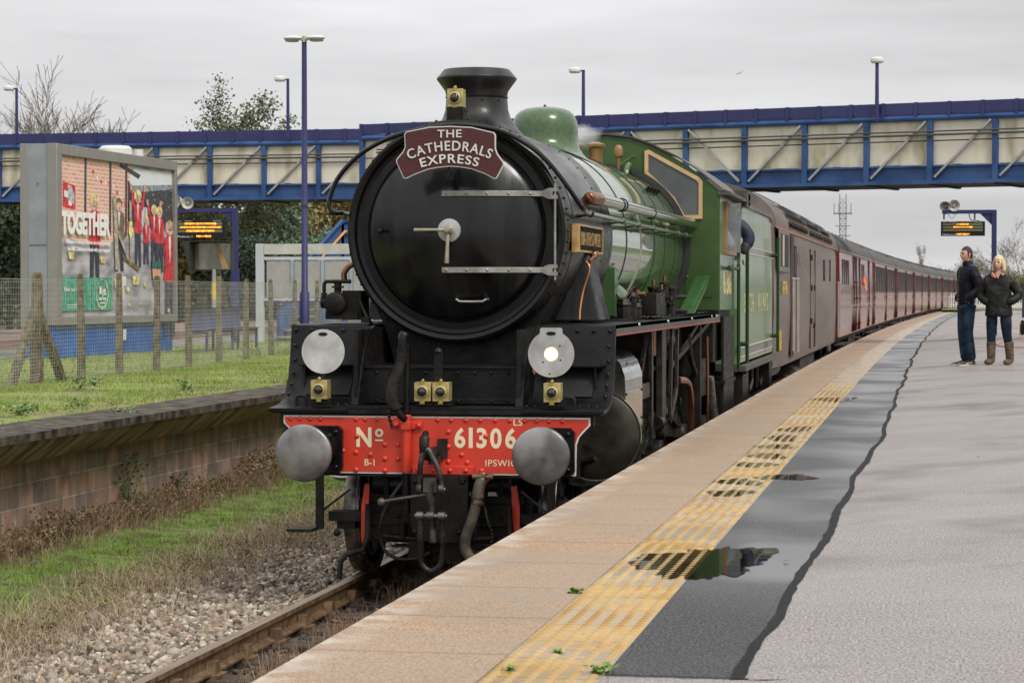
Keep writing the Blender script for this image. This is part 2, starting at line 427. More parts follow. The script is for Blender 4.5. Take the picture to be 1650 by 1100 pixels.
    if kind == 'tactile': ck = math_('MULTIPLY', math_('MULTIPLY', wetz, .8), rng(blot, .42, .58, 0, 1, True))
    elif kind == 'coping': ck = rng(wetn, .50, .66, 0, .35, True)
    elif kind == 'pale': ck = rng(noise(.45, (.7,1.4,1), det=6), .48, .66, 0, .45, True)
    L.new(ck, b.inputs['Coat Weight']); b.inputs['Coat Roughness'].default_value = .2 if kind in ('dark','tactile') else .34
    L.new(c, b.inputs['Base Color']); L.new(r0, b.inputs['Roughness'])
    bn = nn('ShaderNodeBump'); bn.inputs['Strength'].default_value = .35; bn.inputs['Distance'].default_value = .004
    L.new(h, bn.inputs['Height']); L.new(bn.outputs[0], b.inputs['Normal'])
    b.inputs['Specular IOR Level'].default_value = {'coping': .28, 'tactile': .35, 'dark': .30, 'pale': .30}[kind]
    return m
EDGE = 1.51
strip('platform_coping', [EDGE, 1.53, 1.8, 2.205], paving('coping_slabs', 'coping'), -22, 230, 1)
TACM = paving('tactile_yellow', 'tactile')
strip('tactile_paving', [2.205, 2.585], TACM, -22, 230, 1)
DARKM = paving('dark_asphalt', 'dark'); PALEM = paving('pale_asphalt', 'pale')
strip('dark_platform_asphalt', [2.585, 2.8, 3.1, 3.5], DARKM, -9.55, 230, 1)
strip('pale_platform_asphalt_near', [2.585, 3.1, 3.5, 3.7], PALEM, -22, -9.55, 1.245, zoff=.0034)
strip('pale_platform_asphalt', [3.5, 3.7, 4.0, 4.4, 6, 9, 11], PALEM, -22, 230, 1, zoff=.003)
# cracked seam between the two asphalts
crm = mat('bitumen_seam', (.006,.006,.0065), .6, spec=.15, var=.4, scale=30, bump=.6, bscale=120)
V = []; F = []; PE = []; ys = np.arange(-9.55, 150, .11); wob = 0; w2 = 0; rr = random.Random(5)
for i, Y in enumerate(ys):
    wob = wob*.95+rr.uniform(-1, 1)*.0045; w2 = w2*.7+rr.uniform(-1, 1)*.006
    base = 3.03+.16*min(1, max(0, (Y+9.5)/14)) + .014*math.sin(Y*.9)+.009*math.sin(Y*2.3+1)
    cx = base+wob+bend(Y); wd = .019+w2*.5+rr.uniform(-.003, .003)+.00012*max(0, Y)
    for sx in (-1, 1):
        X = cx+sx*wd; V.append((X, Y, pz(X-bend(Y))+.007))
    PE.append((cx-bend(Y), Y))
n = len(ys); F = [(2*i, 2*i+1, 2*i+3, 2*i+2) for i in range(n-1)]
npmesh('bitumen_seam', V, F, crm, 'structure')
PE.append((3.3, 230.0)); PV = []; PU = []; lan = 4
for X, Y in PE:
    for k_ in range(lan): xx = X+(3.52-X)*k_/(lan-1); PV.append((xx+bend(Y), Y, pz(xx)+.0035)); PU.append((xx, Y))
PF = [(i*lan+j, i*lan+j+1, (i+1)*lan+j+1, (i+1)*lan+j) for i in range(len(PE)-1) for j in range(lan-1)]
o_ = npmesh('pale_asphalt_border', PV, PF, PALEM, 'structure'); uvl = o_.data.uv_layers.new(name='UVMap'); li = np.zeros(len(o_.data.loops), dtype=np.int32); o_.data.loops.foreach_get('vertex_index', li); uvl.data.foreach_set('uv', np.array(PU, dtype=np.float32)[li].ravel())
# a cross seam where the dark patch starts, then paler asphalt nearer the camera
mb = MB(); mb.add([(2.60+.05*k, -9.55+.006*math.sin(k*2.1)+j*.02, pz(2.6+.05*k)+.0065) for k in range(10) for j in (0, 1)], [(2*k, 2*k+1, 2*k+3, 2*k+2) for k in range(9)])
mb.build('cross_seam', crm, kind='structure')
# edge face of the coping and the wall under it
mb = MB(); ys = np.arange(-22, 231, 3.0)
mb.loft([[(EDGE+bend(Y), Y, PZ), (EDGE-.004+bend(Y), Y, PZ-.02), (EDGE+bend(Y), Y, PZ-.075), (EDGE+.10+bend(Y), Y, PZ-.08), (EDGE+.25+bend(Y), Y, PZ-.32), (EDGE+.27+bend(Y), Y, -.4)] for Y in ys])
mb.build('platform_wall', CONC, kind='structure')
# the blisters of the tactile paving: real bumps near the camera
rows = [2.235+.064*i for i in range(6)]
yb = np.arange(-10.4, 15, .0667); c = []
for X in rows:
    for Y in yb: c.append((X+bend(Y), Y))
c = np.array(c); n = 8; th = np.arange(n)*2*PI/n
ring = lambda r, z: np.stack([r*np.cos(th), r*np.sin(th), np.full(n, z)], 1)
loc = np.concatenate([ring(.0165, .0), ring(.0125, .0048), np.array([[0, 0, .0056]])]); k = len(loc)
V = (np.concatenate([c, np.full((len(c), 1), PZ)], 1)[:, None, :]+loc[None]).reshape(-1, 3)
f0 = [(j, (j+1)%n, n+(j+1)%n, n+j) for j in range(n)]; f1 = [(n+j, n+(j+1)%n, 2*n) for j in range(n)]
tri = [(a, b, c_) for a, b, c_, d in f0]+[(a, c_, d) for a, b, c_, d in f0]+f1
F = (np.array(tri)[None]+(np.arange(len(c))*k)[:, None, None]).reshape(-1, 3)
blm = mat('blister_yellow', (.42,.235,.055), .55, var=.15, scale=2, col2=(.50,.37,.19), spec=.25)
npmesh('tactile_blisters', V, F, blm, 'structure', smooth=True)
# puddles: thin sheets of still water
wm = bpy.data.materials.new('puddle_water'); wm.use_nodes = True; t = wm.node_tree; b = t.nodes['Principled BSDF']
t.nodes.remove(b); gl = t.nodes.new('ShaderNodeBsdfGlossy'); gl.inputs['Roughness'].default_value = .015
trn = t.nodes.new('ShaderNodeBsdfTransparent'); trn.inputs[0].default_value = (.42,.39,.34,1)
fr = t.nodes.new('ShaderNodeFresnel'); fr.inputs[0].default_value = 1.33; ms = t.nodes.new('ShaderNodeMixShader')
t.links.new(fr.outputs[0], ms.inputs[0]); t.links.new(trn.outputs[0], ms.inputs[1]); t.links.new(gl.outputs[0], ms.inputs[2])
t.links.new(ms.outputs[0], t.nodes['Material Output'].inputs[0])
nz = t.nodes.new('ShaderNodeTexNoise'); nz.inputs['Scale'].default_value = 5; bp = t.nodes.new('ShaderNodeBump'); bp.inputs['Strength'].default_value = .02; bp.inputs['Distance'].default_value = .01
tcn = t.nodes.new('ShaderNodeTexCoord'); t.links.new(tcn.outputs['Object'], nz.inputs['Vector']); t.links.new(nz.outputs[0], bp.inputs['Height']); t.links.new(bp.outputs[0], gl.inputs['Normal'])
film = wm.copy(); film.name = 'wet_film'; film.node_tree.nodes['Glossy BSDF'].inputs['Roughness'].default_value = .24; film.node_tree.nodes['Transparent BSDF'].inputs[0].default_value = (.75,.73,.7,1)
film.node_tree.nodes['Fresnel'].inputs[0].default_value = 1.45
def puddle(cx, cy, rx, ry, seed, z=.0034, m=None):
    rr = random.Random(seed); ph = [rr.uniform(0, 6.28) for _ in range(6)]; mb = MB(); V = [(cx, cy, PZ+z)]; n = 140
    for j in range(n):
        a = 2*PI*j/n; q = 1+.16*math.sin(2*a+ph[0])+.14*math.sin(3*a+ph[1])+.09*math.sin(5*a+ph[2])+.07*math.sin(9*a+ph[3])+.05*math.sin(17*a+ph[4])+.035*math.sin(31*a+ph[5])+rr.uniform(-.03,.03)
        V.append((cx+rx*q*math.cos(a), cy+ry*q*math.sin(a), PZ+z))
    mb.add(V, [(0, 1+j, 1+(j+1)%n) for j in range(n)]); o = mb.build('puddle', m or wm, smooth=0, kind='structure')
for q in [(2.60,-6.30,.26,.68,1),(2.40,-2.6,.14,.22,2),(2.66,-1.3,.17,.26,3),(2.38,-1.75,.15,.24,11),(2.36,-.2,.13,.26,4),(2.40,.7,.14,.30,12),(2.38,1.8,.13,.30,13),(2.36,2.9,.14,.4,5),(2.40,4.2,.13,.45,14),(2.50,10.2,.26,.5,6)]:
    puddle(q[0]+bend(q[1]), *q[1:])
# ------------------------------------------------------------------ ground, track, old platform
def moss_mat(name, cols, scale=2.2, bump=.8):
    return mat(name, ramp=cols, rough=.9, rvar=0, scale=scale, detail=8, bump=bump, bscale=30, lo=.3, hi=.7)
gm = moss_mat('rough_ground', [(.05,.045,.025),(.06,.08,.02),(.09,.10,.04)], .3)
npmesh('ground', [(-900,-60,-.6),(900,-60,-.6),(900,2500,-.6),(-900,2500,-.6)], [(0,1,2,3)], gm, 'structure')
prof = [(-4.66,-.12),(-4.3,-.1),(-3.9,-.16),(-3.3,-.20),(-2.7,-.22),(-2.2,-.22),(-1.6,-.2),(-1.2,-.19),(-.8,-.2),(0,-.22),(.8,-.2),(1.3,-.24),(1.8,-.3)]
def gz(x):
    for (a, za), (b_, zb) in zip(prof, prof[1:]):
        if a <= x <= b_: return za+(zb-za)*(x-a)/(b_-a)
    return -.3
def grid(name, xs, ys, zf, m, jit=.02):
    V = []; k = len(xs); rr = random.Random(3)
    for Y in ys:
        for X in xs: V.append((X+bend(Y), Y, zf(X)+rr.uniform(-jit, jit)))
    F = [(i*k+j, i*k+j+1, (i+1)*k+j+1, (i+1)*k+j) for i in range(len(ys)-1) for j in range(k-1)]
    return npmesh(name, V, F, m, 'structure', smooth=True)
ys_near = list(np.arange(-12, 40, .25))+list(np.arange(40, 230, 4))
bedm = mat('ballast_bed', ramp=[(.05,.04,.03),(.10,.08,.06),(.16,.13,.10)], scale=30, rough=.95, bump=1, bscale=60, rvar=0)
mossm = moss_mat('moss_floor', [(.08,.06,.035),(.11,.15,.03),(.15,.22,.035),(.12,.10,.055),(.13,.18,.035)], 2)
grid('trackside_moss', list(np.arange(-4.68, -2.29, .17)), ys_near, gz, mossm, .015)
grid('track_bed', list(np.arange(-2.36, 1.85, .2)), ys_near, gz, bedm, .015)

def stones(name, n, xf, yf, size, m, zup=.0):
    ico = []; p = (1+5**.5)/2
    for a in (-1, 1):
        for b in (-p, p): ico += [(0,a,b),(a,b,0),(b,0,a)]
    ico = np.array(ico); ico /= np.linalg.norm(ico[0])
    import itertools
    d = np.linalg.norm(ico[:,None]-ico[None], axis=2); e = 1.06
    fs = [q for q in itertools.combinations(range(12), 3) if d[q[0],q[1]] < e and d[q[1],q[2]] < e and d[q[0],q[2]] < e]
    fs = [q if np.dot(np.cross(ico[q[1]]-ico[q[0]], ico[q[2]]-ico[q[0]]), ico[q[0]]) > 0 else (q[0],q[2],q[1]) for q in fs]
    fs = np.array(fs)
    X = xf(n); Y = yf(n); bnd = np.where(Y > 12.8, (Y-12.8)**2/6000, 0)
    s = RNG.uniform(size[0], size[1], n); sc3 = RNG.uniform(.45, 1.2, (n, 3))
    P = (ico[None]*(1+RNG.uniform(-.38, .30, (n, 12, 1))))*sc3[:, None, :]*s[:, None, None]
    q = RNG.normal(size=(n, 4)); q /= np.linalg.norm(q, axis=1)[:, None]; a, b, c, dd = q.T
    Rm = np.stack([1-2*(c*c+dd*dd), 2*(b*c-dd*a), 2*(b*dd+c*a), 2*(b*c+dd*a), 1-2*(b*b+dd*dd), 2*(c*dd-b*a), 2*(b*dd-c*a), 2*(c*dd+b*a), 1-2*(b*b+c*c)], 1).reshape(n, 3, 3)
    P = np.einsum('nij,nkj->nki', Rm, P)
    Z = np.interp(X, [q[0] for q in prof], [q[1] for q in prof])+s*RNG.uniform(-.1, .5, n)+zup
    P += np.stack([X+bnd, Y, Z], 1)[:, None, :]
    F = (fs[None]+(np.arange(n)*12)[:, None, None]).reshape(-1, 3)
    return npmesh(name, P.reshape(-1, 3), F, m, 'stuff')
stm = mat('ballast_stone', ramp=[(.05,.038,.028),(.22,.165,.12),(.38,.31,.225),(.10,.085,.07),(.58,.52,.43),(.25,.155,.09),(.40,.35,.28),(.14,.10,.07)], island=True, rough=.85, rvar=.1, scale=40, bump=.5, bscale=90)
tag(stones('ballast', 15500, lambda n: -.83-1.85*RNG.beta(1.1, 1.5, n), lambda n: -7.5+15*RNG.beta(1, 1.5, n), (.016, .041), stm), 'pale mixed ballast stones heaped beside the left rail', 'ballast')
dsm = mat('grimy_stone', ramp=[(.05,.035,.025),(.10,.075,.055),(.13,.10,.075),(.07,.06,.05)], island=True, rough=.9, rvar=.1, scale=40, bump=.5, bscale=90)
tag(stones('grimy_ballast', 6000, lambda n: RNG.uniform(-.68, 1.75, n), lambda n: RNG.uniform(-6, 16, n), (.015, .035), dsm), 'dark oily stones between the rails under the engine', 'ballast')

def blades(name, n, xf, yf, zf, h, wd, lean, m, parent=None, curl=True, bendy=True):
    X = xf(n); Y = yf(n); Z = zf(X, Y); a = RNG.uniform(0, 2*PI, n); H = RNG.uniform(h[0], h[1], n); W = RNG.uniform(wd[0], wd[1], n)
    la = RNG.uniform(0, 2*PI, n); Lr = np.abs(RNG.normal(0, lean, n))*H
    bnd = np.where(Y > 12.8, (Y-12.8)**2/6000, 0) if bendy else 0
    B = np.stack([X+bnd, Y, Z-.005], 1); d = np.stack([np.cos(a), np.sin(a), 0*a], 1)*(W/2)[:, None]
    mid = B+np.stack([np.cos(la)*Lr*.35, np.sin(la)*Lr*.35, H*.6], 1); top = B+np.stack([np.cos(la)*Lr, np.sin(la)*Lr, H], 1)
    V = np.stack([B-d, B+d, mid+d*.7, mid-d*.7, top], 1).reshape(-1, 3)
    F = (np.array([(0,1,2),(0,2,3),(3,2,4)])[None]+(np.arange(n)*5)[:, None, None]).reshape(-1, 3)
    return npmesh(name, V, F, m, 'stuff', parent=parent)
grm = mat('grass_blade', ramp=[(.09,.13,.015),(.16,.25,.025),(.23,.33,.045),(.27,.28,.09)], island=True, rough=.7, rvar=0)
mosb = mat('moss_blade', ramp=[(.08,.13,.018),(.12,.20,.022),(.17,.26,.03),(.20,.19,.06)], island=True, rough=.75, rvar=0)
drym = mat('dry_stem', ramp=[(.12,.07,.04),(.26,.17,.10),(.38,.28,.18),(.17,.10,.06),(.30,.21,.12)], island=True, rough=.85, rvar=0)
gzv = lambda X, Y: np.interp(X, [q[0] for q in prof], [q[1] for q in prof])
def patchy(n, y0, y1, k, sd):
    c = RNG.uniform(y0, y1, k); return c[RNG.integers(0, k, n)]+RNG.normal(0, sd, n)
strm = mat('straw_stem', ramp=[(.22,.15,.09),(.36,.28,.18),(.50,.41,.30),(.30,.21,.13),(.42,.33,.22)], island=True, rough=.85, rvar=0)
def clump(xc, n, sx): return lambda k: np.clip(RNG.normal(xc, sx, k), xc-2.2*sx, xc+2.2*sx)
tag(blades('moss_grass', 42000, lambda n: np.clip(RNG.normal(-3.5, .38, n), -4.35, -2.5), lambda n: patchy(n, -6, 22, 260, .25), gzv, (.012,.045), (.004,.009), .7, mosb), 'bright green moss and short grass beside the old platform wall', 'grass')
tag(blades('dry_weeds', 26000, lambda n: -4.60+.42*np.abs(RNG.normal(0, .6, n)), lambda n: patchy(n, -3, 18, 70, .25), gzv, (.04,.24), (.004,.009), 1.1, drym), 'brown dead weeds along the foot of the brick wall', 'weeds')
tag(blades('dead_weeds', 22000, clump(-2.6, 0, .34), lambda n: patchy(n, -6.5, 14, 90, .22), gzv, (.03,.19), (.003,.007), .9, strm), 'straw coloured dead weeds along the edge of the ballast', 'weeds')
tag(blades('track_weeds', 6500, lambda n: RNG.uniform(-.5, 1.5, n), lambda n: patchy(n, -4.5, 2.5, 26, .15), gzv, (.05,.26), (.003,.006), .5, drym), 'dead brown weeds between the rail and the coping in front of the engine', 'weeds')
# fallen leaves between the rails
lm = mat('dead_leaf', ramp=[(.20,.06,.03),(.28,.12,.05),(.35,.22,.12),(.15,.06,.03)], island=True, rough=.7, rvar=0)
n = 420; X = RNG.uniform(-.6, 1.4, n); Y = RNG.uniform(-5, 1.5, n); a = RNG.uniform(0, 6.28, n); s = RNG.uniform(.015, .05, n); til = RNG.uniform(-.4, .4, (n, 2))
c0 = np.stack([X, Y, gzv(X, Y)+.035], 1); u = np.stack([np.cos(a), np.sin(a), til[:, 0]], 1)*s[:, None]; v = np.stack([-np.sin(a), np.cos(a), til[:, 1]], 1)*(s*.6)[:, None]
V = np.stack([c0-u, c0-v*.9, c0+u, c0+v], 1).reshape(-1, 3)
tag(npmesh('leaf_litter', V, (np.array([(0,1,2,3)])[None]+(np.arange(n)*4)[:, None, None]).reshape(-1, 4), lm, 'stuff'), 'rust brown fallen leaves on the stones by the near rail', 'leaves')

n = 1500; X = -5.0-.5*np.abs(RNG.normal(0, .6, n)); Y = patchy(n, 0, 34, 45, .5); a = RNG.uniform(0, 6.28, n); s = RNG.uniform(.012, .035, n); til = RNG.uniform(-.3, .3, (n, 2))
c0 = np.stack([X, Y, np.full(n, PZ+.012)], 1); u = np.stack([np.cos(a), np.sin(a), til[:, 0]], 1)*s[:, None]; v = np.stack([-np.sin(a), np.cos(a), til[:, 1]], 1)*(s*.6)[:, None]
V = np.stack([c0-u, c0-v*.9, c0+u, c0+v], 1).reshape(-1, 3)
tag(npmesh('platform_leaf_litter', V, (np.array([(0,1,2,3)])[None]+(np.arange(n)*4)[:, None, None]).reshape(-1, 4), mat('litter_leaf', ramp=[(.10,.06,.035),(.20,.13,.08),(.30,.24,.16),(.12,.09,.06)], island=True, rough=.8, rvar=0), 'stuff'), 'small brown leaves and debris where the grass meets the old coping', 'leaves')
# rails, chairs, sleepers
trk = thing('railway_track', (0, 0, 0), 'rusty bullhead railway track running under the steam engine', 'railway track')
railm = mat('rusty_rail', (.19,.105,.055), .55, metal=.5, var=.3, scale=12, col2=(.28,.19,.11), bump=.3)
railt = mat('rail_head', (.24,.15,.085), .42, metal=.5, var=.25, scale=9, stretch=(1,.1,1), col2=(.34,.25,.16))
sec = [(-.035,0,1),(.035,0,0),(.036,-.03,0),(.012,-.05,0),(.010,-.115,0),(.06,-.135,0),(.06,-.148,0),(-.06,-.148,0),(-.06,-.135,0),(-.010,-.115,0),(-.012,-.05,0),(-.036,-.03,0)]
for sx in (-.75, .75):
    mb = MB(); ys = list(np.arange(-12, 12.8, 3))+list(np.arange(12.8, 200, 5)); k = len(sec)
    vs = [(sx+bend(Y)+q[0], Y, q[1]-.001) for Y in ys for q in sec]
    for i in range(len(ys)-1):
        for j in range(k): mb.add([vs[i*k+j], vs[i*k+(j+1)%k], vs[(i+1)*k+(j+1)%k], vs[(i+1)*k+j]], [(0,1,2,3)], 1 if j in (0,) else 0)
    mb.build('rail', [railm, railt], trk, smooth=0)
    for Y in np.arange(-8.1, 14, .70):
        mb = MB(); mb.bb(sx-.11, sx+.11, Y-.09, Y+.09, -.17, -.145)
        for s in (-1, 1): mb.pyz([(Y-.06,-.145),(Y+.06,-.145),(Y+.04,-.07),(Y-.04,-.07)], sx+s*.015, sx+s*.075)
        mb.build('rail_chair', railm, trk, smooth=0)
slm = mat('old_sleeper', (.06,.045,.035), .9, var=.4, scale=8, stretch=(.2,3,3), bump=.8)
for Y in np.arange(-8.1, 22, .70):
    MB().box((0, Y, -.235), (2.6, .25, .13), rz=random.uniform(-.01, .01)).build('sleeper', slm, trk, smooth=0, bevel=.008)

# old platform on the left
LX = -4.14
copm = mat('old_coping', (.040,.033,.028), .8, var=.4, scale=7, detail=10, bump=.6, bscale=30, spec=.15, col2=(.13,.11,.085))
yl = list(np.arange(-6, 60, .9))
mb = MB()
rr = random.Random(2)
for i, Y in enumerate(np.arange(-6, 75, .9)):
    j = rr.uniform(-.005, .005); dz = rr.uniform(-.002, .002)
    mb.pyz([(Y+.004, PZ-.075+dz), (Y+.896, PZ-.075+dz), (Y+.896, PZ+dz), (Y+.004, PZ+dz)], LX+j, LX-.78)
mb.build('old_platform_coping', copm, smooth=0, bevel=.01, kind='structure')
haun = mat('corbel_concrete', (.20,.13,.095), .85, var=.5, scale=1.4, stretch=(1,3,1), bump=.8, bscale=25, col2=(.46,.33,.25))
mb = MB(); mb.loft([[(LX-.05, Y, PZ-.076), (LX-.07, Y, PZ-.12), (LX-.30, Y, PZ-.30), (LX-.42, Y, PZ-.33)] for Y in (-8, 75)])
mb.build('platform_corbel', haun, kind='structure', smooth=0)
bkm = bpy.data.materials.new('stained_blocks'); bkm.use_nodes = True; t = bkm.node_tree; b = t.nodes['Principled BSDF']
tcn = t.nodes.new('ShaderNodeTexCoord'); sp = t.nodes.new('ShaderNodeSeparateXYZ'); cb = t.nodes.new('ShaderNodeCombineXYZ')
t.links.new(tcn.outputs['Object'], sp.inputs[0]); t.links.new(sp.outputs[1], cb.inputs[0]); t.links.new(sp.outputs[2], cb.inputs[1])
br = t.nodes.new('ShaderNodeTexBrick'); br.offset = .37; br.inputs['Scale'].default_value = 1; br.inputs['Brick Width'].default_value = .30; br.inputs['Row Height'].default_value = .215
br.inputs['Mortar Size'].default_value = .008; br.inputs['Color1'].default_value = (.62,.37,.26,1); br.inputs['Color2'].default_value = (.30,.235,.19,1); br.inputs['Mortar'].default_value = (.60,.55,.47,1)
br.inputs['Bias'].default_value = 0
t.links.new(cb.outputs[0], br.inputs['Vector'])
nz = t.nodes.new('ShaderNodeTexNoise'); mpn = t.nodes.new('ShaderNodeMapping'); mpn.inputs['Scale'].default_value = (1, 3.2, 2.0); t.links.new(tcn.outputs['Object'], mpn.inputs[0])
t.links.new(mpn.outputs[0], nz.inputs['Vector']); nz.inputs['Scale'].default_value = 1.7; nz.inputs['Detail'].default_value = 7
rp = t.nodes.new('ShaderNodeMapRange'); rp.inputs[1].default_value = .38; rp.inputs[2].default_value = .62; rp.inputs[4].default_value = .6; t.links.new(nz.outputs[0], rp.inputs[0])
mxn = t.nodes.new('ShaderNodeMix'); mxn.data_type = 'RGBA'; mxn.inputs[7].default_value = (.13,.11,.09,1)
t.links.new(rp.outputs[0], mxn.inputs[0]); t.links.new(br.outputs[0], mxn.inputs[6]); 
nz2 = t.nodes.new('ShaderNodeTexNoise'); nz2.inputs['Scale'].default_value = 2.5; mpn2 = t.nodes.new('ShaderNodeMapping'); mpn2.inputs['Scale'].default_value = (1, 5, .6); t.links.new(tcn.outputs['Object'], mpn2.inputs[0]); t.links.new(mpn2.outputs[0], nz2.inputs['Vector'])
rp2 = t.nodes.new('ShaderNodeMapRange'); rp2.inputs[1].default_value = .62; rp2.inputs[2].default_value = .72; rp2.inputs[4].default_value = .7; t.links.new(nz2.outputs[0], rp2.inputs[0])
mx2 = t.nodes.new('ShaderNodeMix'); mx2.data_type = 'RGBA'; mx2.inputs[7].default_value = (.33,.29,.25,1); t.links.new(rp2.outputs[0], mx2.inputs[0]); t.links.new(mxn.outputs[2], mx2.inputs[6])
t.links.new(mx2.outputs[2], b.inputs['Base Color']); b.inputs['Roughness'].default_value = .8
bp = t.nodes.new('ShaderNodeBump'); bp.inputs['Strength'].default_value = .6; bp.inputs['Distance'].default_value = .012; bp.invert = True
t.links.new(br.outputs['Fac'], bp.inputs['Height']); t.links.new(bp.outputs[0], b.inputs['Normal'])
mb = MB(); mb.bb(LX-.7, LX-.43, -8, 75, -.3, PZ-.33); 
tag(mb.build('old_platform_wall', bkm, smooth=0), 'stained brown block retaining wall of the old platform', 'wall')
# grass on it, tarmac, the far line and far platform
lawn = moss_mat('lawn', [(.08,.065,.035),(.13,.17,.03),(.20,.27,.035),(.25,.22,.10),(.15,.21,.035),(.22,.20,.10)], 1.1)
V = []; xs = [LX-.76, -5.4, -6.5, -8, -9.5, -11, -13.4]; ys = np.arange(-6, 64, .8); rr = random.Random(9)
for Y in ys:
    for i, X in enumerate(xs): V.append((X, Y, PZ-.02+(0 if i == 0 else rr.uniform(-.012, .018))))
k = len(xs); npmesh('lawn', V, [(i*k+j, i*k+j+1, (i+1)*k+j+1, (i+1)*k+j) for i in range(len(ys)-1) for j in range(k-1)], lawn, 'structure', smooth=True)
lz = lambda X, Y: PZ-.02+0*X
cx2 = RNG.uniform(-9.6, -5.1, 420); cy2 = 1+36*RNG.beta(1.1, 1.5, 420)
class ci_:
    def __call__(s, n): s.last = RNG.integers(0, 420, n); return s.last
ci = ci_()
tag(blades('lawn_grass', 70000, lambda n: cx2[ci(n)]+RNG.normal(0, .28, n), lambda n: cy2[ci.last]+RNG.normal(0, .5, n), lz, (.015,.06), (.004,.009), .7, grm, bendy=False), 'short yellow green grass along the old platform top', 'grass')
tag(blades('lawn_grass_beyond', 16000, lambda n: RNG.uniform(-13.3, -9.3, n), lambda n: RNG.uniform(12, 42, n), lz, (.02,.08), (.006,.012), .7, grm, bendy=False), 'short grass beyond the wire fence around the billboard', 'grass')
drs = mat('straw_blade', ramp=[(.24,.19,.10),(.34,.28,.16),(.2,.2,.08)], island=True, rough=.8, rvar=0)
tag(blades('straw_grass', 9000, lambda n: RNG.uniform(-9, -4.9, n), lambda n: patchy(n, 4, 32, 40, .5), lz, (.01,.04), (.004,.008), .8, drs, bendy=False), 'straw coloured worn grass along the old platform top', 'grass')
def sheet(name, x0, x1, y0, y1, z, m): npmesh(name, [(x0,y0,z),(x1,y0,z),(x1,y1,z),(x0,y1,z)], [(0,1,2,3)], m, 'structure')
tarm = mat('old_tarmac', (.17,.16,.15), .8, var=.2, scale=2, bump=.4, bscale=60, col2=(.26,.24,.22))
sheet('far_pavement', -15.9, -13.4, -6, 110, PZ-.015, tarm)
mb = MB(); mb.bb(-16.0, -15.9, -6, 110, -.4, PZ-.012); mb.build('far_platform_edge', CONC, kind='structure', smooth=0)
sheet('far_track_bed', -19.6, -15.9, -6, 110, -.1, bedm)
mb = MB(); mb.bb(-26, -19.6, -6, 110, -.4, PZ); mb.build('opposite_platform', mat('opposite_surface', (.14,.10,.08), .85, var=.3, scale=1.5, stretch=(1,.3,1), col2=(.30,.20,.16)), kind='structure', smooth=0)
ftr = thing('railway_track', (-17.7, 0, 0), 'far railway track sunk between two platforms behind the fence', 'railway track')
for sx in (-.75, .75): MB().bb(sx-.035, sx+.035, -6, 110, -.1, .05).build('rail', railm, ftr, smooth=0)
sheet('rough_verge', -60, -26, -6, 160, .5, gm)

# the few plants one can tell apart
def leafy(name, loc, label, n, rad, h, cols, sz, cat='plant', seed=1, group=None):
    rg = np.random.default_rng(seed); m = mat('leaves_'+str(seed)+name, ramp=cols, island=True, rough=.55, rvar=0)
    t_ = thing(name, loc, label, cat, group)
    P = np.stack([rg.normal(0, rad*.45, n), rg.normal(0, rad*.45, n), rg.uniform(0, 1, n)**.8*h], 1)
    a = rg.uniform(0, 6.28, n); s = rg.uniform(sz*.6, sz*1.2, n); el = rg.uniform(-.5, .9, n)
    u = np.stack([np.cos(a)*np.cos(el), np.sin(a)*np.cos(el), np.sin(el)], 1)*s[:, None]; v = np.stack([-np.sin(a), np.cos(a), rg.uniform(-.4, .4, n)], 1)*(s*.4)[:, None]
    V = np.stack([P, P+u*.5-v, P+u, P+u*.5+v], 1).reshape(-1, 3)
    o = npmesh('foliage', V, (np.array([(0,1,2,3)])[None]+(np.arange(n)*4)[:, None, None]).reshape(-1, 4), m, parent=t_)
    mb = MB(); rq = random.Random(seed)
    for _ in range(7): mb.tube([(0,0,0),(rq.uniform(-.3,.3)*rad, rq.uniform(-.3,.3)*rad, h*.5),(rq.uniform(-.6,.6)*rad, rq.uniform(-.6,.6)*rad, h*.95)], [.006,.004,.002], 4)
    mb.build('stem', m, t_)
    return t_
gl_ = [(.03,.08,.015),(.06,.13,.02),(.09,.17,.03)]
for i, (u_, v_, n_, r_, h_, lab) in enumerate([(212,800,260,.30,.62,'ivy like green climber growing against the brown block wall, the largest'),(292,795,120,.16,.34,'small green climber against the block wall, right of the larger one'),]):
    p = atX(u_, v_, LX-.33); leafy('climbing_plant', (LX-.36, p.y, -.12), lab, n_, r_, h_*1.0, gl_, .05, seed=20+i)
for i, (u_, v_, n_, r_, h_, lab) in enumerate([(128,622,120,.2,.16,'broad leaved weed below the second fence post'),(152,618,70,.13,.12,'leafy weed just right of the second fence post'),(34,665,80,.16,.10,'pale flowering weed at the far left of the grass'),(125,652,60,.12,.08,'small pale flowered weed in the middle of the grass'),(298,625,90,.14,.14,'white flowered weed below the fence near the fifth post'),(415,570,90,.16,.16,'leafy weed with white buds near the last fence posts'),(205,662,60,.15,.06,'low leafy weed at the edge of the dark coping'),(48,658,60,.15,.09,'dark green weed beside the pale flowers at far left')]):
    p = atZ(u_, v_+5, PZ-.02); leafy('weed', p, lab, n_, r_, h_, [(.06,.13,.02),(.12,.22,.04),(.3,.33,.2)], .045, seed=40+i)
for i, (u_, v_, r_, lab) in enumerate([(968,1085,.035,'bright green weed in the joint between yellow strip and dark asphalt'),(926,955,.014,'small dark weed in the joint left of the yellow strip'),(900,1052,.009,'tiny weed tuft on the nearest yellow paving'),(820,1080,.008,'tiny weed at the left side of the nearest yellow paving')]):
    p = atZ(u_, v_, PZ); leafy('weed', p, lab, 60 if i < 2 else 16, r_*1.5, r_*.8, [(.08,.16,.02),(.16,.30,.04)], .022, seed=60+i)
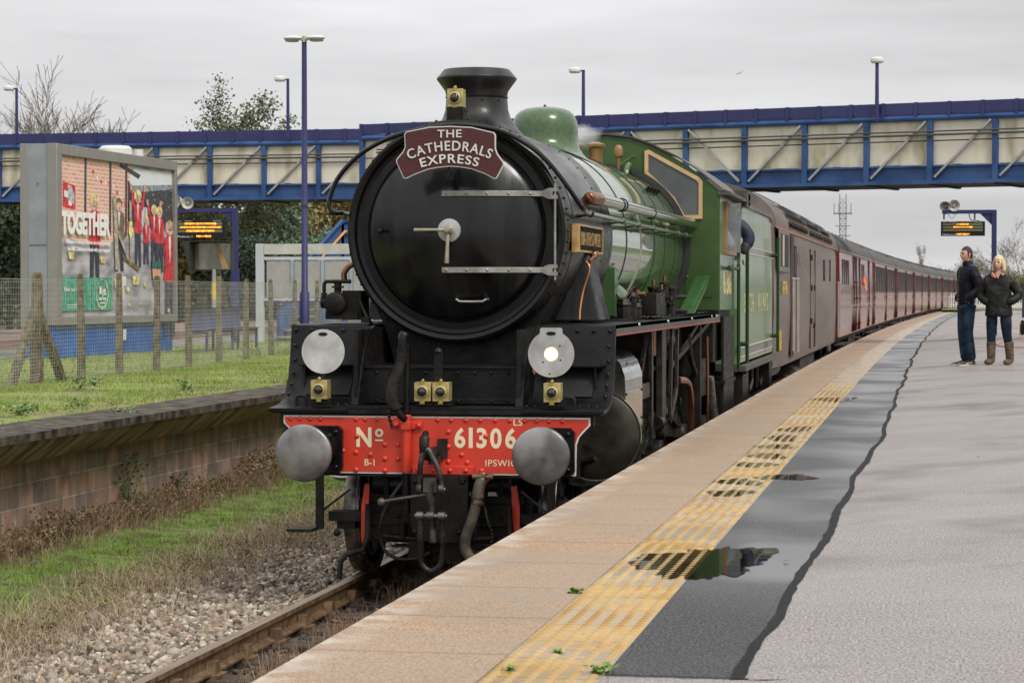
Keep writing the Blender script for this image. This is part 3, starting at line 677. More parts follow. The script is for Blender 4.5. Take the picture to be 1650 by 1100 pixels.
def litter(name, u_, v_, s, lab, m, rz=0):
    p = atZ(u_, v_, PZ); p.z = pz(p.x)+.006
    mb = MB(); mb.add([(-s,-s*.3,0),(-.3*s,-.5*s,.3*s),(s,-.2*s,.1*s),(.6*s,.4*s,.35*s),(-.2*s,.5*s,.1*s)], [(0,1,4),(1,2,3),(1,3,4)])
    tag(mb.build(name, m, loc=p, rz=rz, smooth=0), lab, name.replace('_', ' '))
lbm = mat('brown_leaf', (.22,.12,.06), .7)
litter('fallen_leaf', 1268, 906, .022, 'brown curled leaf lying at the edge of the largest puddle', lbm)
litter('fallen_leaf', 1577, 752, .02, 'dark leaf lying alone on the pale asphalt at right', mat('dark_leaf', (.07,.05,.04), .7), 1)
litter('fallen_leaf', 1200, 828, .018, 'orange leaf at the edge of the yellow strip', lbm, .7)
litter('cigarette_butt', 1305, 1018, .012, 'orange cigarette butt on the pale asphalt near the camera', mat('butt', (.6,.33,.12), .6))
# ------------------------------------------------------------------ steam locomotive
loco = thing('steam_locomotive', (0, 0, 0), 'green and black steam locomotive with red numbered buffer beam at the head of the train', 'steam locomotive')
ZB = 2.645; RS = .865
def P(name, mb, m, label=None, parent=loco, **k): return mb.build(name, m, parent, label=label, **k)
# smokebox and its door
mb = MB(); mb.lathe([(RS-.115, .02), (RS-.055, .0), (RS-.012, .02), (RS, .06), (RS, 2.55), (.5, 2.56)], (0, .78, ZB), (0, 1, 0), 72)
sb = P('smokebox', mb, SMOKE if False else BLK)
mb = MB(); mb.lathe([(RS-.002, 0), (RS+.004, .0), (RS+.004, 1.62), (RS-.002, 1.62)], (0, 1.1, ZB), (0,1,0), 72, a0=-.0); 
mb.build('wrapper', mat('smokebox_wrapper', (.012,.0115,.0115), .34, coat=.15, var=.4, scale=2.4, rvar=.08, col2=(.028,.026,.025), stretch=(1,.25,1), spec=.4), sb)
mb = MB()
for j in range(64):
    a = 2*PI*j/64
    for yy, rr_ in ((.83, RS),):
        d = Vector((math.cos(a), 0, math.sin(a))); mb.dome(Vector((0, yy, ZB))+d*rr_, .013, d, .011, 6)
for j in range(52):
    a = 2*PI*j/52; d = Vector((math.cos(a), 0, math.sin(a))); mb.dome(Vector((0, 2.70, ZB))+d*(RS+.004), .010, d, .008, 5)
mb.build('rivets', BLK, sb)
# the front ring, a rounded moulding, a dark groove, then the dished door
mb = MB(); mb.lathe([(RS-.075, .10), (RS-.085, .02), (RS-.065, -.028), (RS-.035, -.04), (RS-.012, -.025), (RS-.004, .03)], (0, .78, ZB), (0,1,0), 72)
P('front_ring', mb, mat('ring_black', (.006,.006,.0065), .3, spec=.25, coat=.12, var=.3, scale=5, rvar=.08, coatr=.18))
mb = MB(); mb.lathe([(RS-.07, .06), (.70, .055), (.69, .075), (.66, .075)], (0, .74, ZB), (0,1,0), 72); P('door_surround', mb, BLK)
def dish(r):  # distance of the door face in front of its rim
    return .20*(1-(r/.675)**2) if r < .675 else 0
DY = .72
prof_ = [(0, -dish(0))]+[(r, -dish(r)) for r in np.linspace(.05, .655, 22)]+[(.672, .004), (.682, .03), (.684, .08)]
doorm = mat('smokebox_door_paint', (.005,.0052,.006), .21, spec=.35, coat=.15, var=.3, scale=2.6, rvar=.08, col2=(.012,.0125,.014), coatr=.2, stretch=(3.5,1,.3))
door = P('smokebox_door', MB().lathe(prof_, (0, DY, ZB), (0,1,0), 96), doorm, smooth=60)
def doorY(x, z): return DY-dish(math.hypot(x, z-ZB))
hst = mat('hinge_steel', (.27,.255,.24), .42, metal=.6, var=.2, scale=9, col2=(.40,.385,.36))
for zz in (2.925, 2.345):
    mb = MB(); xs = np.linspace(-.065, .70, 14); S = []
    for x in xs:
        y = doorY(x, zz)-.004; S.append([(x, y, zz-.021), (x, y-.013, zz-.021), (x, y-.013, zz+.021), (x, y, zz+.021)])
    mb.loft(S, closed=True, caps=True)
    mb.pxz([(.69,zz-.021),(.735,zz-.042),(.80,zz-.042),(.80,zz-.014),(.765,zz-.014),(.765,zz+.014),(.80,zz+.014),(.80,zz+.042),(.735,zz+.042),(.69,zz+.021)], .672, .705)
    for i in range(5):
        x = -.03+i*.155; mb.dome((x, doorY(x, zz)-.016, zz), .0135, (0,-1,0), .011, 8)
    mb.build('hinge_strap', hst, door, bevel=.002)
P('hinge_rod', MB().cyl((.782, .69, 2.27), (.782, .69, 3.0), .0095, n=8), hst)
mb = MB(); c = Vector((0, DY-.2, ZB)); mb.lathe([(.0,-.03),(.088,-.018),(.09,0)], c+Vector((0,-.0,0)), (0,1,0), 28)
dk = mb.build('door_centre_plate', STEEL, door)
mb = MB(); mb.lathe([(0,-.115),(.02,-.112),(.024,-.09),(.030,-.07),(.036,-.06),(.036,-.02)], c, (0,1,0), 16)
hnm = mat('handle_steel', (.40,.35,.27), .38, metal=.6, var=.2, scale=12)
mb.tube([c+Vector((0,-.085,0)), c+Vector((-.12,-.085,.002)), c+Vector((-.255,-.085,0))], [.012,.012,.016], 10)
mb.build('door_handle', hnm, dk)
MB().tube([c+Vector((0,-.055,0)), c+Vector((-.004,-.06,-.12)), c+Vector((-.008,-.065,-.25))], [.014,.014,.018], 10).build('door_handle', hnm, dk)
mb = MB(); mb.cyl((-.56, doorY(.56,ZB)+.02, ZB), (-.56, doorY(.56,ZB)-.05, ZB), .012, n=10); mb.sph((-.56, doorY(.56, ZB)-.055, ZB), .02); mb.build('door_stop', BLK, door)
mb = MB(); zz = 2.11; y0_ = doorY(.15, zz)
mb.tube([(.03,y0_+.02,zz+.012),(.035,y0_-.045,zz+.012),(.06,y0_-.05,zz-.004),(.15,y0_-.05,zz-.006),(.24,y0_-.05,zz-.004),(.262,y0_-.045,zz+.012),(.27,y0_+.03,zz+.012)], .009, 8)
mb.build('grab_handle', STEEL, door)
mb = MB(); mb.bb(-.006,.052,.40,.52,3.02,3.08); mb.bb(.015,.035,.385,.40,3.04,3.12); mb.build('lamp_iron', BLK, door)

# chimney, dome, boiler
mb = MB(); cy = 1.6
mb.lathe([(.245,-.12),(.245,.0),(.238,.10),(.240,.20),(.252,.262),(.268,.285),(.292,.318),(.318,.352),(.322,.366),(.318,.372),(.300,.392),(.272,.425),(.262,.436),(.215,.436),(.205,.40),(.2,.1)], (0, cy, 3.52), (0,0,1), 64)
S = []
for j in range(64+1):   # saddle flare that follows the smokebox
    a = 2*PI*j/64; row = []
    for r, k in ((.246,0),(.252,.35),(.275,.62),(.315,.84),(.36,.96),(.385,1)):
        x, y = r*math.cos(a), r*math.sin(a); zs = ZB+math.sqrt(max(0,(RS+.006)**2-x*x)); zt = 3.72
        row.append((x, cy+y, zt+(zs-zt)*k))
    S.append(row)
mb.loft(S)
ch = P('chimney', mb, mat('chimney_black', (.012,.0115,.011), .36, coat=.08, spec=.35, var=.4, scale=6, rvar=.12, col2=(.03,.028,.026)), smooth=50)
mb = MB(); mb.lathe([(.247,0),(.252,.003),(.252,.010),(.246,.013)], (0,cy,3.728), (0,0,1), 48)
for a in (-2.2,-1.2,-.6,-2.6): mb.dome((.25*math.cos(a), cy+.25*math.sin(a), 3.70), .010, (math.cos(a), math.sin(a), 0), .007)
mb.build('band', BLK, ch)
mb = MB(); RB0, RB1 = .845, .885
def rb(Y): return RB0+(RB1-RB0)*min(1, max(0, (Y-3.34)/3.0))
mb.lathe([(rb(3.34)-.02,0),(rb(3.34),.0),(rb(4),.66),(rb(5),1.66),(rb(6.3),2.96),(rb(6.4),5.72)], (0,3.34,ZB), (0,1,0), 96)
boil = P('boiler', mb, GRN, smooth=30)
for Y in (3.36,4.33,5.30,6.27,7.15,8.1):
    MB().lathe([(rb(Y)-.003,-.018),(rb(Y)+.006,-.018),(rb(Y)+.006,.018),(rb(Y)-.003,.018)], (0,Y,ZB), (0,1,0), 96).build('boiler_band', mat('band_green', (.012,.03,.010), .3, coat=.5, var=.1), boil)
for dy in (-.028, .028):
    for Y in (5.30,):
        MB().lathe([(rb(Y)-.002,-.003),(rb(Y)+.0075,-.003),(rb(Y)+.0075,.003),(rb(Y)-.002,.003)], (0,Y+dy,ZB), (0,1,0), 96).build('lining', mat('lining_cream', (.5,.48,.36), .4), boil)
# firebox lower sides
mb = MB()
for s in (-1, 1):
    S = []
    for Y in (6.35, 9.02):
        r = .885; S.append([(s*r*math.cos(a), Y, ZB+r*math.sin(a)) for a in np.linspace(.1, -.35, 6)]+[(s*.80, Y, 2.2), (s*.74, Y, 1.95), (s*.70, Y, 1.6)])
    mb.loft(S); mb.loft([[(s*.0,6.34,ZB-.8)]*9, S[0]])
P('firebox', mb, GRN)
mb = MB(); dcy = 4.95
S = []
for j in range(64+1):
    a = 2*PI*j/64; row = []
    for r, k in ((.31,0),(.313,.3),(.325,.62),(.36,.85),(.41,.97),(.44,1)):
        x, y = r*math.cos(a), r*math.sin(a); zs = ZB+math.sqrt(max(0,(rb(5))**2-x*x))+.004; zt = 3.66
        row.append((x, dcy+y, zt+(zs-zt)*k))
    S.append(row)
mb.loft(S)
mb.lathe([(.31,0),(.309,.07),(.300,.13),(.275,.185),(.235,.222),(.18,.245),(.1,.258),(0,.26)], (0,dcy,3.655), (0,0,1), 64)
dm = P('steam_dome', mb, GRND, smooth=60)
MB().tube([(0,dcy,3.91),(0,dcy,3.925),(0,dcy,3.94)], [.012,.016,.008], 8).build('finial', BLK, dm)
# safety valves and whistle
SFB = mat('safety_brass', (.45,.27,.10), .35, metal=.7, var=.3, scale=10, col2=(.28,.16,.07))
for x in (-.11, .11):
    mb = MB(); mb.lathe([(.085,-.1),(.075,.0),(.07,.15),(.075,.18),(.105,.20),(.105,.225),(.06,.24),(.03,.25)], (x,7.55,3.50), (0,0,1), 20); P('safety_valve', mb, SFB)
mb = MB(); mb.cyl((.22,8.55,3.4),(.22,8.55,3.66),.02); mb.lathe([(.035,0),(.05,.02),(.05,.09),(.04,.12),(.012,.14)], (.22,8.55,3.64), (0,0,1), 14); P('whistle', mb, SFB)
mb = MB(); mb.tube(smoothpath([(.32,8.9,3.50),(.34,8.5,3.56),(.34,8.3,3.5),(.34,8.25,3.42)]), .03, 8); mb.tube([(.20,8.6,3.55),(.30,9.0,3.68),(.34,9.03,3.69)], .008, 6); P('whistle_pipe', mb, GRNM)

# handrail over the smokebox, continuing along the boiler
hr = [(-.91,.80,2.79),(-.955,.72,2.79),(-.985,.71,2.83),(-.985,.71,2.90),(-.94,.71,3.02),(-.86,.71,3.13),(-.74,.71,3.24),(-.56,.71,3.34),(-.34,.71,3.41),(0,.71,3.455),(.34,.71,3.41),(.56,.71,3.30),(.70,.72,3.19),(.81,.74,3.06),(.90,.78,2.93),(.955,.9,2.83),(.965,1.15,2.79)]
P('smokebox_handrail', MB().tube(smoothpath(hr, 5), .0185, 10), BLKG)
mb = MB(); mb.tube([(.965,1.15,2.79),(.975,9.03,2.79)], .019, 10); hb = P('boiler_handrail', mb, mat('handrail_green', (.06,.11,.045), .22, coat=.8, var=.15, stretch=(1,.1,1), rvar=.03))
for Y in (1.3,3.2,4.3,5.4,6.5,7.6,8.4):
    mb = MB(); mb.cyl((.84,Y,2.77),(.95,Y,2.785),.014,n=8); mb.sph((.967,Y,2.79), .03, 10); mb.build('handrail_knob', GRNM if Y > 2 else BLK, hb)
P('smokebox_handrail', MB().tube([(-.91,.80,2.79),(-.96,1.2,2.79),(-.965,3,2.79),(-.975,9,2.79)], .019, 8), GRNM)
mb = MB(); mb.tube([(.93,2.0,2.93),(.95,5.2,2.93),(.97,8.0,2.93),(.99,9.03,2.93)], [.052,.052,.052,.052], 14)
ej = P('ejector_pipe', mb, mat('pipe_green', (.04,.10,.03), .2, coat=1, var=.12, stretch=(1,.1,1), rvar=.03))
mb = MB(); mb.tube([(.86,1.72,2.90),(.90,1.70,2.93),(.91,1.84,2.93),(.93,2.02,2.93)], [.04,.05,.056,.054], 14); mb.sph((.90,1.71,2.93), .053, 12); mb.build('elbow', COPPER, ej)
for Y in (3.3,5.4,7.4): MB().lathe([(.052,-.02),(.062,-.02),(.062,.02),(.052,.02)], (.945,Y,2.93), (0,1,0), 14).build('clip', BLK, ej)
P('clack_fittings', (lambda m_: [m_.cyl((.62,Y,ZB+.55),(.70,Y,ZB+.63),.022,n=8) for Y in (7.4,7.65,7.95,8.25)] and m_)(MB()), BLK)

# brass nameplate on the smokebox side
def curved(theta_c, hh, y0, y1, r):  # patch on the smokebox side
    return [[(r*math.cos(t), Y, ZB+r*math.sin(t)) for t in np.linspace(theta_c-hh, theta_c+hh, 7)] for Y in (y0, y1)]
npl = MB(); rr_ = RS+.055
npl.bb(rr_-.03, rr_, .98, 2.25, 2.50, 2.69)
NP = P('nameplate', npl, mat('plate_black', (.012,.012,.012), .6, spec=.03), bevel=.006)
mb = MB()
for z0_, z1_ in ((2.487,2.503),(2.687,2.703)): mb.bb(rr_-.02, rr_+.010, .965, 2.265, z0_, z1_)
for y0_, y1_ in ((.962,.985),(2.245,2.268)): mb.bb(rr_-.02, rr_+.011, y0_, y1_, 2.489, 2.701)
mb.bb(rr_-.05, rr_+.002, .955, .964, 2.485, 2.705)
mb.build('border', BRASSW, NP)
mb = MB(); add_text(mb, 'MAYFLOWER', (rr_, 1.615, 2.595), (0,1,0), (0,0,1), 1.06, .105, .008, bold=-.008, spacing=1.2); mb.build('lettering', BRASSW, NP, smooth=0)

# footplate with the drop to the buffer beam
FW = 1.26
mb = MB()
pts = [(8.75,1.93),(.62,1.93),(.60,1.92),(.575,1.80),(.545,1.66),(.50,1.53),(.43,1.43),(.33,1.36),(.22,1.33),(-.05,1.315)]
th_ = .028
def slab(mb, pts, x0, x1, th):
    up = []
    for i, p in enumerate(pts):
        a = Vector(pts[max(0,i-1)]); b_ = Vector(pts[min(len(pts)-1,i+1)]); d = (b_-a).normalized(); n_ = Vector((-d.y, d.x)); up.append((p[0]+n_.x*th, p[1]+n_.y*th))
    S = [[(x0,*p) for p in pts]+[(x0,*p) for p in up[::-1]], [(x1,*p) for p in pts]+[(x1,*p) for p in up[::-1]]]
    mb.loft(S, closed=True, caps=False)
    k = len(pts)
    for X in (x0, x1): mb.add([(X,*p) for p in pts]+[(X,*p) for p in up], [(i, i+1, k+i+1, k+i) for i in range(k-1)])
for s in (-1, 1): slab(mb, pts, s*.66, s*FW, th_)
FRB = mat('front_black', (.0055,.0058,.0065), .40, var=.3, rvar=.12, scale=4, spec=.25, bump=.25, bscale=45, col2=(.011,.011,.012))
fp = P('footplate', mb, FRB, bevel=.004)
mb = MB()
for s in (-1, 1):
    for k_ in range(5): mb.dome((s*(.72+k_*.125), .575, 1.885), .016, (0,-1,.05), .010)
    for (yy, zz) in ((.545,1.77),(.53,1.66),(.49,1.56),(.44,1.475),(.36,1.40)): mb.dome((s*(FW-.045), yy-.008, zz), .016, (0,-1,.3), .010); mb.dome((s*.70, yy-.008, zz), .014, (0,-1,.3), .009) if zz > 1.6 else 0
    for k_ in range(9): mb.dome((s*(.68+k_*.065), .02, 1.342), .012, (0,0,1), .008)
for k_ in range(9): mb.dome((-.5+k_*.125,.24,1.575), .013, (0,-1,0), .009); mb.dome((-.5+k_*.125,.24,1.365), .013, (0,-1,0), .009)
P('rivets', mb, BLK)
# deck between the frames, upright apron plate
mb = MB(); mb.bb(-.60,.60,.25,.27,1.34,1.605); mb.bb(-.61,.61,.235,1.1,1.605,1.625); mb.bb(-.62,.62,.238,.25,1.345,1.385); P('apron_plate', mb, FRB, bevel=.003)
MB().bb(-.66,.66,-.03,.30,1.312,1.335).build('front_deck', FRB, loco, bevel=.003)
# curved frame ends
for s in (-1, 1):
    c_ = [(.04,1.335),(.09,1.48),(.17,1.64),(.27,1.76),(.39,1.85),(.52,1.90),(.60,1.91),(.8,1.91),(.8,1.335)]
    mb = MB(); mb.pyz(c_, s*.605, s*.635)
    for a_, b_ in zip(c_[:6], c_[1:7]): mb.beam((s*.62,a_[0],a_[1]), (s*.62,b_[0],b_[1]), .055, .02)
    mb.cyl((s*.60,.19,1.5),(s*.64,.19,1.5),.022,n=12)
    P('frame_plate', mb, FRB, bevel=.002)
# step tread behind each disc; a dark sheet paints the recess shade below
hole = mat('recess_shade_black', (.006,.006,.006), .7)
for s in (-1, 1):
    mb = MB(); cx_ = s*.93 if s > 0 else -.93
    S = []
    x0_, x1_ = cx_-.20, cx_+.22
    mb.bb(x0_-.03, x1_+.03, .42, .53, 1.615, 1.632); mb.cyl((x1_+.03,.42,1.634),(x1_+.03,.53,1.634),.016,n=8)
    for xx in (x0_+.01, x1_-.03): mb.pyz([(.43,1.62),(.53,1.62),(.46,1.38),(.44,1.40)], xx, xx+.014)
    P('front_step', mb, FRB, bevel=.003)
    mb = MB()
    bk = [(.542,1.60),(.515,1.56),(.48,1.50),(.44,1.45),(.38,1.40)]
    mb.loft([[(x, p[0]-.012, p[1]) for p in bk] for x in (x0_+.02, x1_-.04)]); P('step_recess_shade', mb, hole)
# saddle, cylinders block and smoke deflector skirts
mb = MB(); mb.loft([[(-.72,Y,2.15),(-.60,Y,1.9),(-.52,Y,1.6),(-.52,Y,1.2),(.52,Y,1.2),(.52,Y,1.6),(.60,Y,1.9),(.72,Y,2.15)] for Y in (.95,2.5)], closed=True, caps=True); P('smokebox_saddle', mb, BLKM)
for s in (-1, 1):   # steam pipe casing, flaring down to the footplate
    mb = MB(); S = []
    for z, x, y0_, y1_ in ((2.62,.84,1.66,2.30),(2.36,.885,1.66,2.36),(2.12,.935,1.66,2.42),(1.955,.975,1.65,2.48)):
        S.append([(s*.6,y0_,z),(s*(x-.06),y0_+.01,z),(s*x,y0_+.1,z),(s*x,y1_-.1,z),(s*(x-.06),y1_,z),(s*.6,y1_,z)])
    mb.loft(S); P('steam_pipe_casing', mb, BLK, smooth=60)
P('copper_pipe', MB().tube(smoothpath([(.90,1.5,2.42),(.93,1.48,2.36),(.88,1.5,2.2),(.86,1.45,2.05),(.86,1.42,1.96)]), .009, 8), mat('bright_copper', (.7,.32,.12), .3, metal=.8))
mb = MB(); mb.tube(smoothpath([(.84,1.9,2.50),(.93,1.85,2.50),(.96,1.6,2.47),(.93,1.5,2.42)]), .016, 8); mb.sph((.95,1.62,2.47), .035); P('lubricator_pipe', mb, COPPER)

# pump on the left front of the footplate, boxes on the right
mb = MB(); c = Vector((-.975,.84,2.09))
mb.lathe([(0,-.05),(.06,-.045),(.085,-.03),(.09,0),(.09,.12),(.07,.13),(.07,.3)], c, (0,1,0), 28); mb.bb(-1.06,-.80,.86,1.15,1.965,2.03); mb.bb(-.93,-.78,.88,1.15,1.96,2.19)
mb.tube([(-1.075,.88,2.05),(-1.075,.88,2.24),(-1.06,.88,2.26),(-.86,.88,2.26)], .016, 8); mb.cyl((-1.075,.88,2.15),(-1.075,.88,2.17),.026,n=8); mb.cyl((-.97,.9,2.15),(-.97,.9,2.26),.03,n=10); mb.cyl((-.97,.9,2.21),(-.97,.9,2.225),.05,n=10)
mb.cyl((-1.10,.9,2.10),(-1.06,.9,2.10),.05,n=10)
P('air_pump', mb, BLKM)
P('pump_pipe', MB().tube(smoothpath([(-.93,.95,2.27),(-.93,.95,2.33),(-.89,.95,2.38),(-.84,.95,2.40)]), .024, 10), COPPER)
mb = MB(); mb.tube(smoothpath([(-.78,.85,2.12),(-.72,.8,2.0),(-.66,.75,1.93)]), .014, 6); mb.cyl((-.70,.72,1.94),(-.70,.72,1.99),.04,n=12); P('drain_pipe', mb, BLKM)
mb = MB(); mb.bb(.88,1.14,4.25,4.95,1.97,2.17); mb.bb(.90,1.12,4.3,4.9,1.94,1.98)
for (x,y,z0_,z1_,r_) in ((1.08,5.15,1.95,2.16,.05),(1.08,5.4,1.95,2.24,.04),(1.0,5.2,1.95,2.2,.05),(1.12,5.6,1.95,2.2,.05),(1.02,5.55,1.95,2.12,.06),(1.14,5.3,1.95,2.05,.05)): mb.cyl((x,y,z0_),(x,y,z1_),r_,n=10); mb.cyl((x,y,z1_),(x,y,z1_+.03),r_*1.2,n=8)
mb.cyl((1.0,5.6,2.12),(1.25,5.75,2.13),.02); mb.cyl((1.0,5.5,2.0),(1.25,5.8,1.99),.02); mb.bb(1.0,1.18,5.1,5.2,2.1,2.14)
P('lubricator', mb, BLKM, bevel=.004)
P('lubricator_caps', (lambda m_: [m_.cyl((x,y,z),(x,y,z+.05),.018,n=8) for x,y,z in ((1.08,5.15,2.2),(1.08,5.4,2.28),(1.0,5.2,2.24))] and m_)(MB()), COPPER)
mb = MB()
for (x,y,z,r_) in ((1.0,3.05,2.05,.06),(1.05,3.2,2.12,.045),(.98,3.3,2.0,.07),(1.07,3.4,2.03,.04)): mb.cyl((x,y,1.95),(x,y,z),r_,n=8); mb.sph((x,y,z+.02), r_*1.1, 8)
for k_ in range(5): mb.tube(smoothpath([(1.0+.02*k_,3.0+.1*k_,2.1),(1.08,3.15+.1*k_,2.22-.03*k_),(1.05,3.4,2.0)]), .008, 5)
P('valve_fittings', mb, IRON)
mb = MB(); mb.bb(1.02,1.10,3.2,3.3,2.14,2.2); mb.cyl((1.10,3.25,2.16),(1.16,3.25,2.16),.02); P('valve_body', mb, COPPER)
mb = MB(); mb.pyz([(3.5,1.96),(3.85,1.96),(3.85,2.15),(3.7,2.32),(3.5,2.4)], .74, .86)
mb.lathe([(.12,0),(.12,.06),(.10,.07),(0,.07)], (.86,3.75,2.12), (.75,-.2,.6), 24); P('reverser_casing', mb, GRNM, bevel=.01)
mb = MB(); mb.pyz([(7.0,1.96),(7.5,1.96),(8.92,2.24),(8.92,2.36),(8.8,2.36)], 1.12, 1.16); mb.pyz([(7.0,1.96),(7.05,1.96),(8.9,2.36),(8.86,2.36)], 1.04, 1.20); P('cab_stay', mb, mat('stay_green', (.03,.11,.025), .3, coat=.5))

# valance with its red line
for s in (-1, 1):
    mb = MB(); mb.bb(s*(FW-.03), s*FW, .60, 9.3, 1.845, 1.93); va = P('valance', mb, mat('valance_black', (.02,.019,.018), .34, coat=.1, spec=.3, var=.4, scale=2, stretch=(1,.15,1), rvar=.05, col2=(.04,.037,.035)))
mb = MB(); mb.bb(FW-.002, FW+.003, .62, 9.3, 1.848, 1.858); mb.build('red_line', mat('dull_red_line', (.40,.05,.035), .5), va)
mb = MB(); [mb.dome((FW, Y, 1.915), .018, (1,0,.3), .014) for Y in (2.0,4.1,6.2,8.3,8.9)]; mb.build('lamp_bolt', STEEL, va)
mb = MB(); rr = random.Random(4)
for k_ in range(60): mb.dome((rr.uniform(.98,1.22), rr.uniform(3.0, 8.6), 1.958), .016, (0,0,1), .012, 5)
P('footplate_bolts', mb, BLKM)

# buffer beam
bo = [(-1.155,1.262),(-1.155,1.205),(-1.12,1.17),(-1.075,1.12),(-1.055,1.06),(-1.05,.836),(1.05,.836),(1.055,1.06),(1.075,1.12),(1.12,1.17),(1.155,1.205),(1.155,1.262)]
mb = MB(); mb.pxz([(x*1.022, 1.275 if z > 1.25 else (z-.02 if z < .9 else z-.008)) for x, z in bo], .002, .05); mb.bb(-1.235,1.235,-.03,.12,1.277,1.311); P('buffer_beam', mb, BLKM, bevel=.003)
def inset(p, d):
    n_ = len(p); cx_, cz_ = 0, 1.05; o = []
    for i in range(n_):
        a, b_, c_ = Vector(p[i-1]), Vector(p[i]), Vector(p[(i+1)%n_]); e1 = (b_-a).normalized(); e2 = (c_-b_).normalized()
        n1 = Vector((-e1.y, e1.x)); n2 = Vector((-e2.y, e2.x)); m_ = (n1+n2).normalized(); k_ = d/max(.3, m_.dot(n1)); q = b_+m_*k_
        o.append((q.x, q.y))
    return o
MB().pxz(bo, -.004, .02).build('beam_lining', WHT, loco, smooth=0)
MB().pxz(inset(bo, .0125), -.009, .01).build('beam_front', RED, loco, smooth=0)
mb = MB()
top = [-1.10,-1.03,-.95,-.87,-.60,-.53,-.44,-.33,.02,.12,.23,.34,.45,.56,.67,.76,.85,.95]
for x in top: mb.dome((x,-.009,1.236), .019, (0,-1,0), .011, 10)
for x,z in [(-.59,1.11),(-.38,1.05),(-.28,1.05),(.10,1.15),(-.60,.99),(-.49,.975),(-.38,.945),(-.28,.945),(-.60,.86),(-.38,.858),(-.24,.86),(.10,1.04),(.10,.93),(.20,.98),(.24,.925),(.62,1.0),(.35,.865),(-.70,1.0),(.38,1.12)]:
    mb.dome((x,-.009,z), .021, (0,-1,0), .012, 10)
P('beam_rivets', mb, RED)
Y_ = -.0095
def T(body, u, v, w_, h_, **k):
    mb = MB(); p = atY(u, v, -.01); add_text(mb, body, (p.x, Y_, p.z), (1,0,0), (0,0,1), w_, h_, .002, **k)
    P('painted_number' if body.isdigit() else 'painted_lettering', mb, CREAM, smooth=0)
T('N', 586.5, 704, .115, .145, bold=.035); T('o', 611, 697, .062, .062, bold=.03); 
p = atY(611, 709, -.01); MB().bb(p.x-.03, p.x+.03, Y_-.002, Y_, p.z-.006, p.z+.006).build('painted_underline', CREAM, loco, smooth=0)
T('6', 741, 705, .082, .150, bold=.03); T('1', 758.5, 705, .030, .150, bold=.03); T('3', 776, 705.5, .075, .150, bold=.03); T('0', 799, 706, .085, .150, bold=.03); T('6', 823, 706, .082, .150, bold=.03)
T('L5', 834.5, 680.5, .066, .046, bold=.008); T('B-1', 595.5, 744.5, .075, .048, bold=.008); T('IPSWICH', 813, 746, .285, .048, bold=.0, spacing=1.1)
# buffers
for s in (-1, 1):
    x = s*.87; zb = 1.013
    b_ = MB().lathe([(.17,-.01),(.17,0)], (x,-.03,zb), (0,1,0), 4)
    mb = MB(); mb.pxz([(x-.175,zb-.145),(x-.145,zb-.175),(x+.145,zb-.175),(x+.175,zb-.145),(x+.175,zb+.145),(x+.145,zb+.175),(x-.145,zb+.175),(x-.175,zb+.145)], -.055, -.01)
    mb.lathe([(.15,0),(.125,.05),(.112,.18),(.118,.2),(.118,.22),(.08,.22)], (x,-.05,zb), (0,-1,0), 28)
    for i, j in ((-1,-1),(1,-1),(1,1),(-1,1)): mb.dome((x+i*.13,-.055,zb+j*.13), .022, (0,-1,0), .022, 8)
    bf = P('buffer', mb, BLK, bevel=.005)
    mb = MB(); mb.cyl((x,-.2,zb),(x,-.5,zb),.07,n=20); mb.lathe([(0,-.036),(.08,-.034),(.15,-.028),(.195,-.016),(.207,-.008),(.209,0),(.209,.012),(.19,.02),(.1,.03)], (x,-.49,zb), (0,1,0), 56); mb.build('buffer_head', BUFST, bf, smooth=50)
# lamp irons, hooks on the deck
for x in (-.87,-.01,.88): MB().bb(x-.07,x+.09,-.02,.05,1.335,1.39).build('lamp_iron', BLKM, loco)
for x in (-1.02, 1.0): MB().tube(smoothpath([(x-.035,.0,1.33),(x-.035,0,1.39),(x-.02,0,1.405),(x+.02,0,1.405),(x+.035,0,1.39),(x+.035,0,1.33)]), .013, 8).build('deck_hook', BLKM, loco)
mb = MB(); mb.bb(-.012,.05,.02,.032,1.38,1.74); mb.dome((.019,.026,1.74), .031, (0,0,1), .03, 10); P('lamp_iron', mb, BLKM)
# vacuum pipe and hose
vx = -.205
mb = MB(); mb.cyl((vx,-.055,.85),(vx,-.055,1.275),.034,n=16); mb.bb(vx-.035,vx+.035,-.098,-.01,1.165,1.225); mb.bb(vx-.11,vx+.11,-.03,-.008,1.168,1.222)
for s in (-1, 1): mb.dome((vx+s*.085,-.03,1.195), .024, (0,-1,0), .02, 8)
vp = P('vacuum_pipe', mb, RED, bevel=.004)
mb = MB(); mb.cyl((vx,-.05,1.275),(vx,-.05,1.80),.024,n=12); mb.build('pipe_riser', BLK, vp); mb = MB(); mb.cyl((vx,-.05,.84),(vx,-.05,.58),.036,n=14); mb.cyl((vx,-.05,.6),(vx,-.05,.55),.042,n=12); mb.build('pipe_tail', BLK, vp)
hp = smoothpath([(-.225,-.10,1.76),(-.232,-.115,1.68),(-.25,-.14,1.60),(-.28,-.16,1.52),(-.292,-.165,1.44),(-.288,-.16,1.38),(-.262,-.15,1.33)], 14)
rad = [.0375+.0045*(1 if i % 2 else -1) for i in range(len(hp))]
P('vacuum_hose', MB().tube(hp, rad, 16), RUB, smooth=80)
mb = MB(); mb.tube(smoothpath([(-.225,-.10,1.70),(-.225,-.10,1.80),(-.222,-.095,1.845),(-.215,-.08,1.865)], 5), [.036]*11+[.038]*5, 14); mb.cyl((-.226,-.10,1.735),(-.226,-.10,1.765),.044,n=14); P('hose_elbow', mb, BLK, smooth=60)
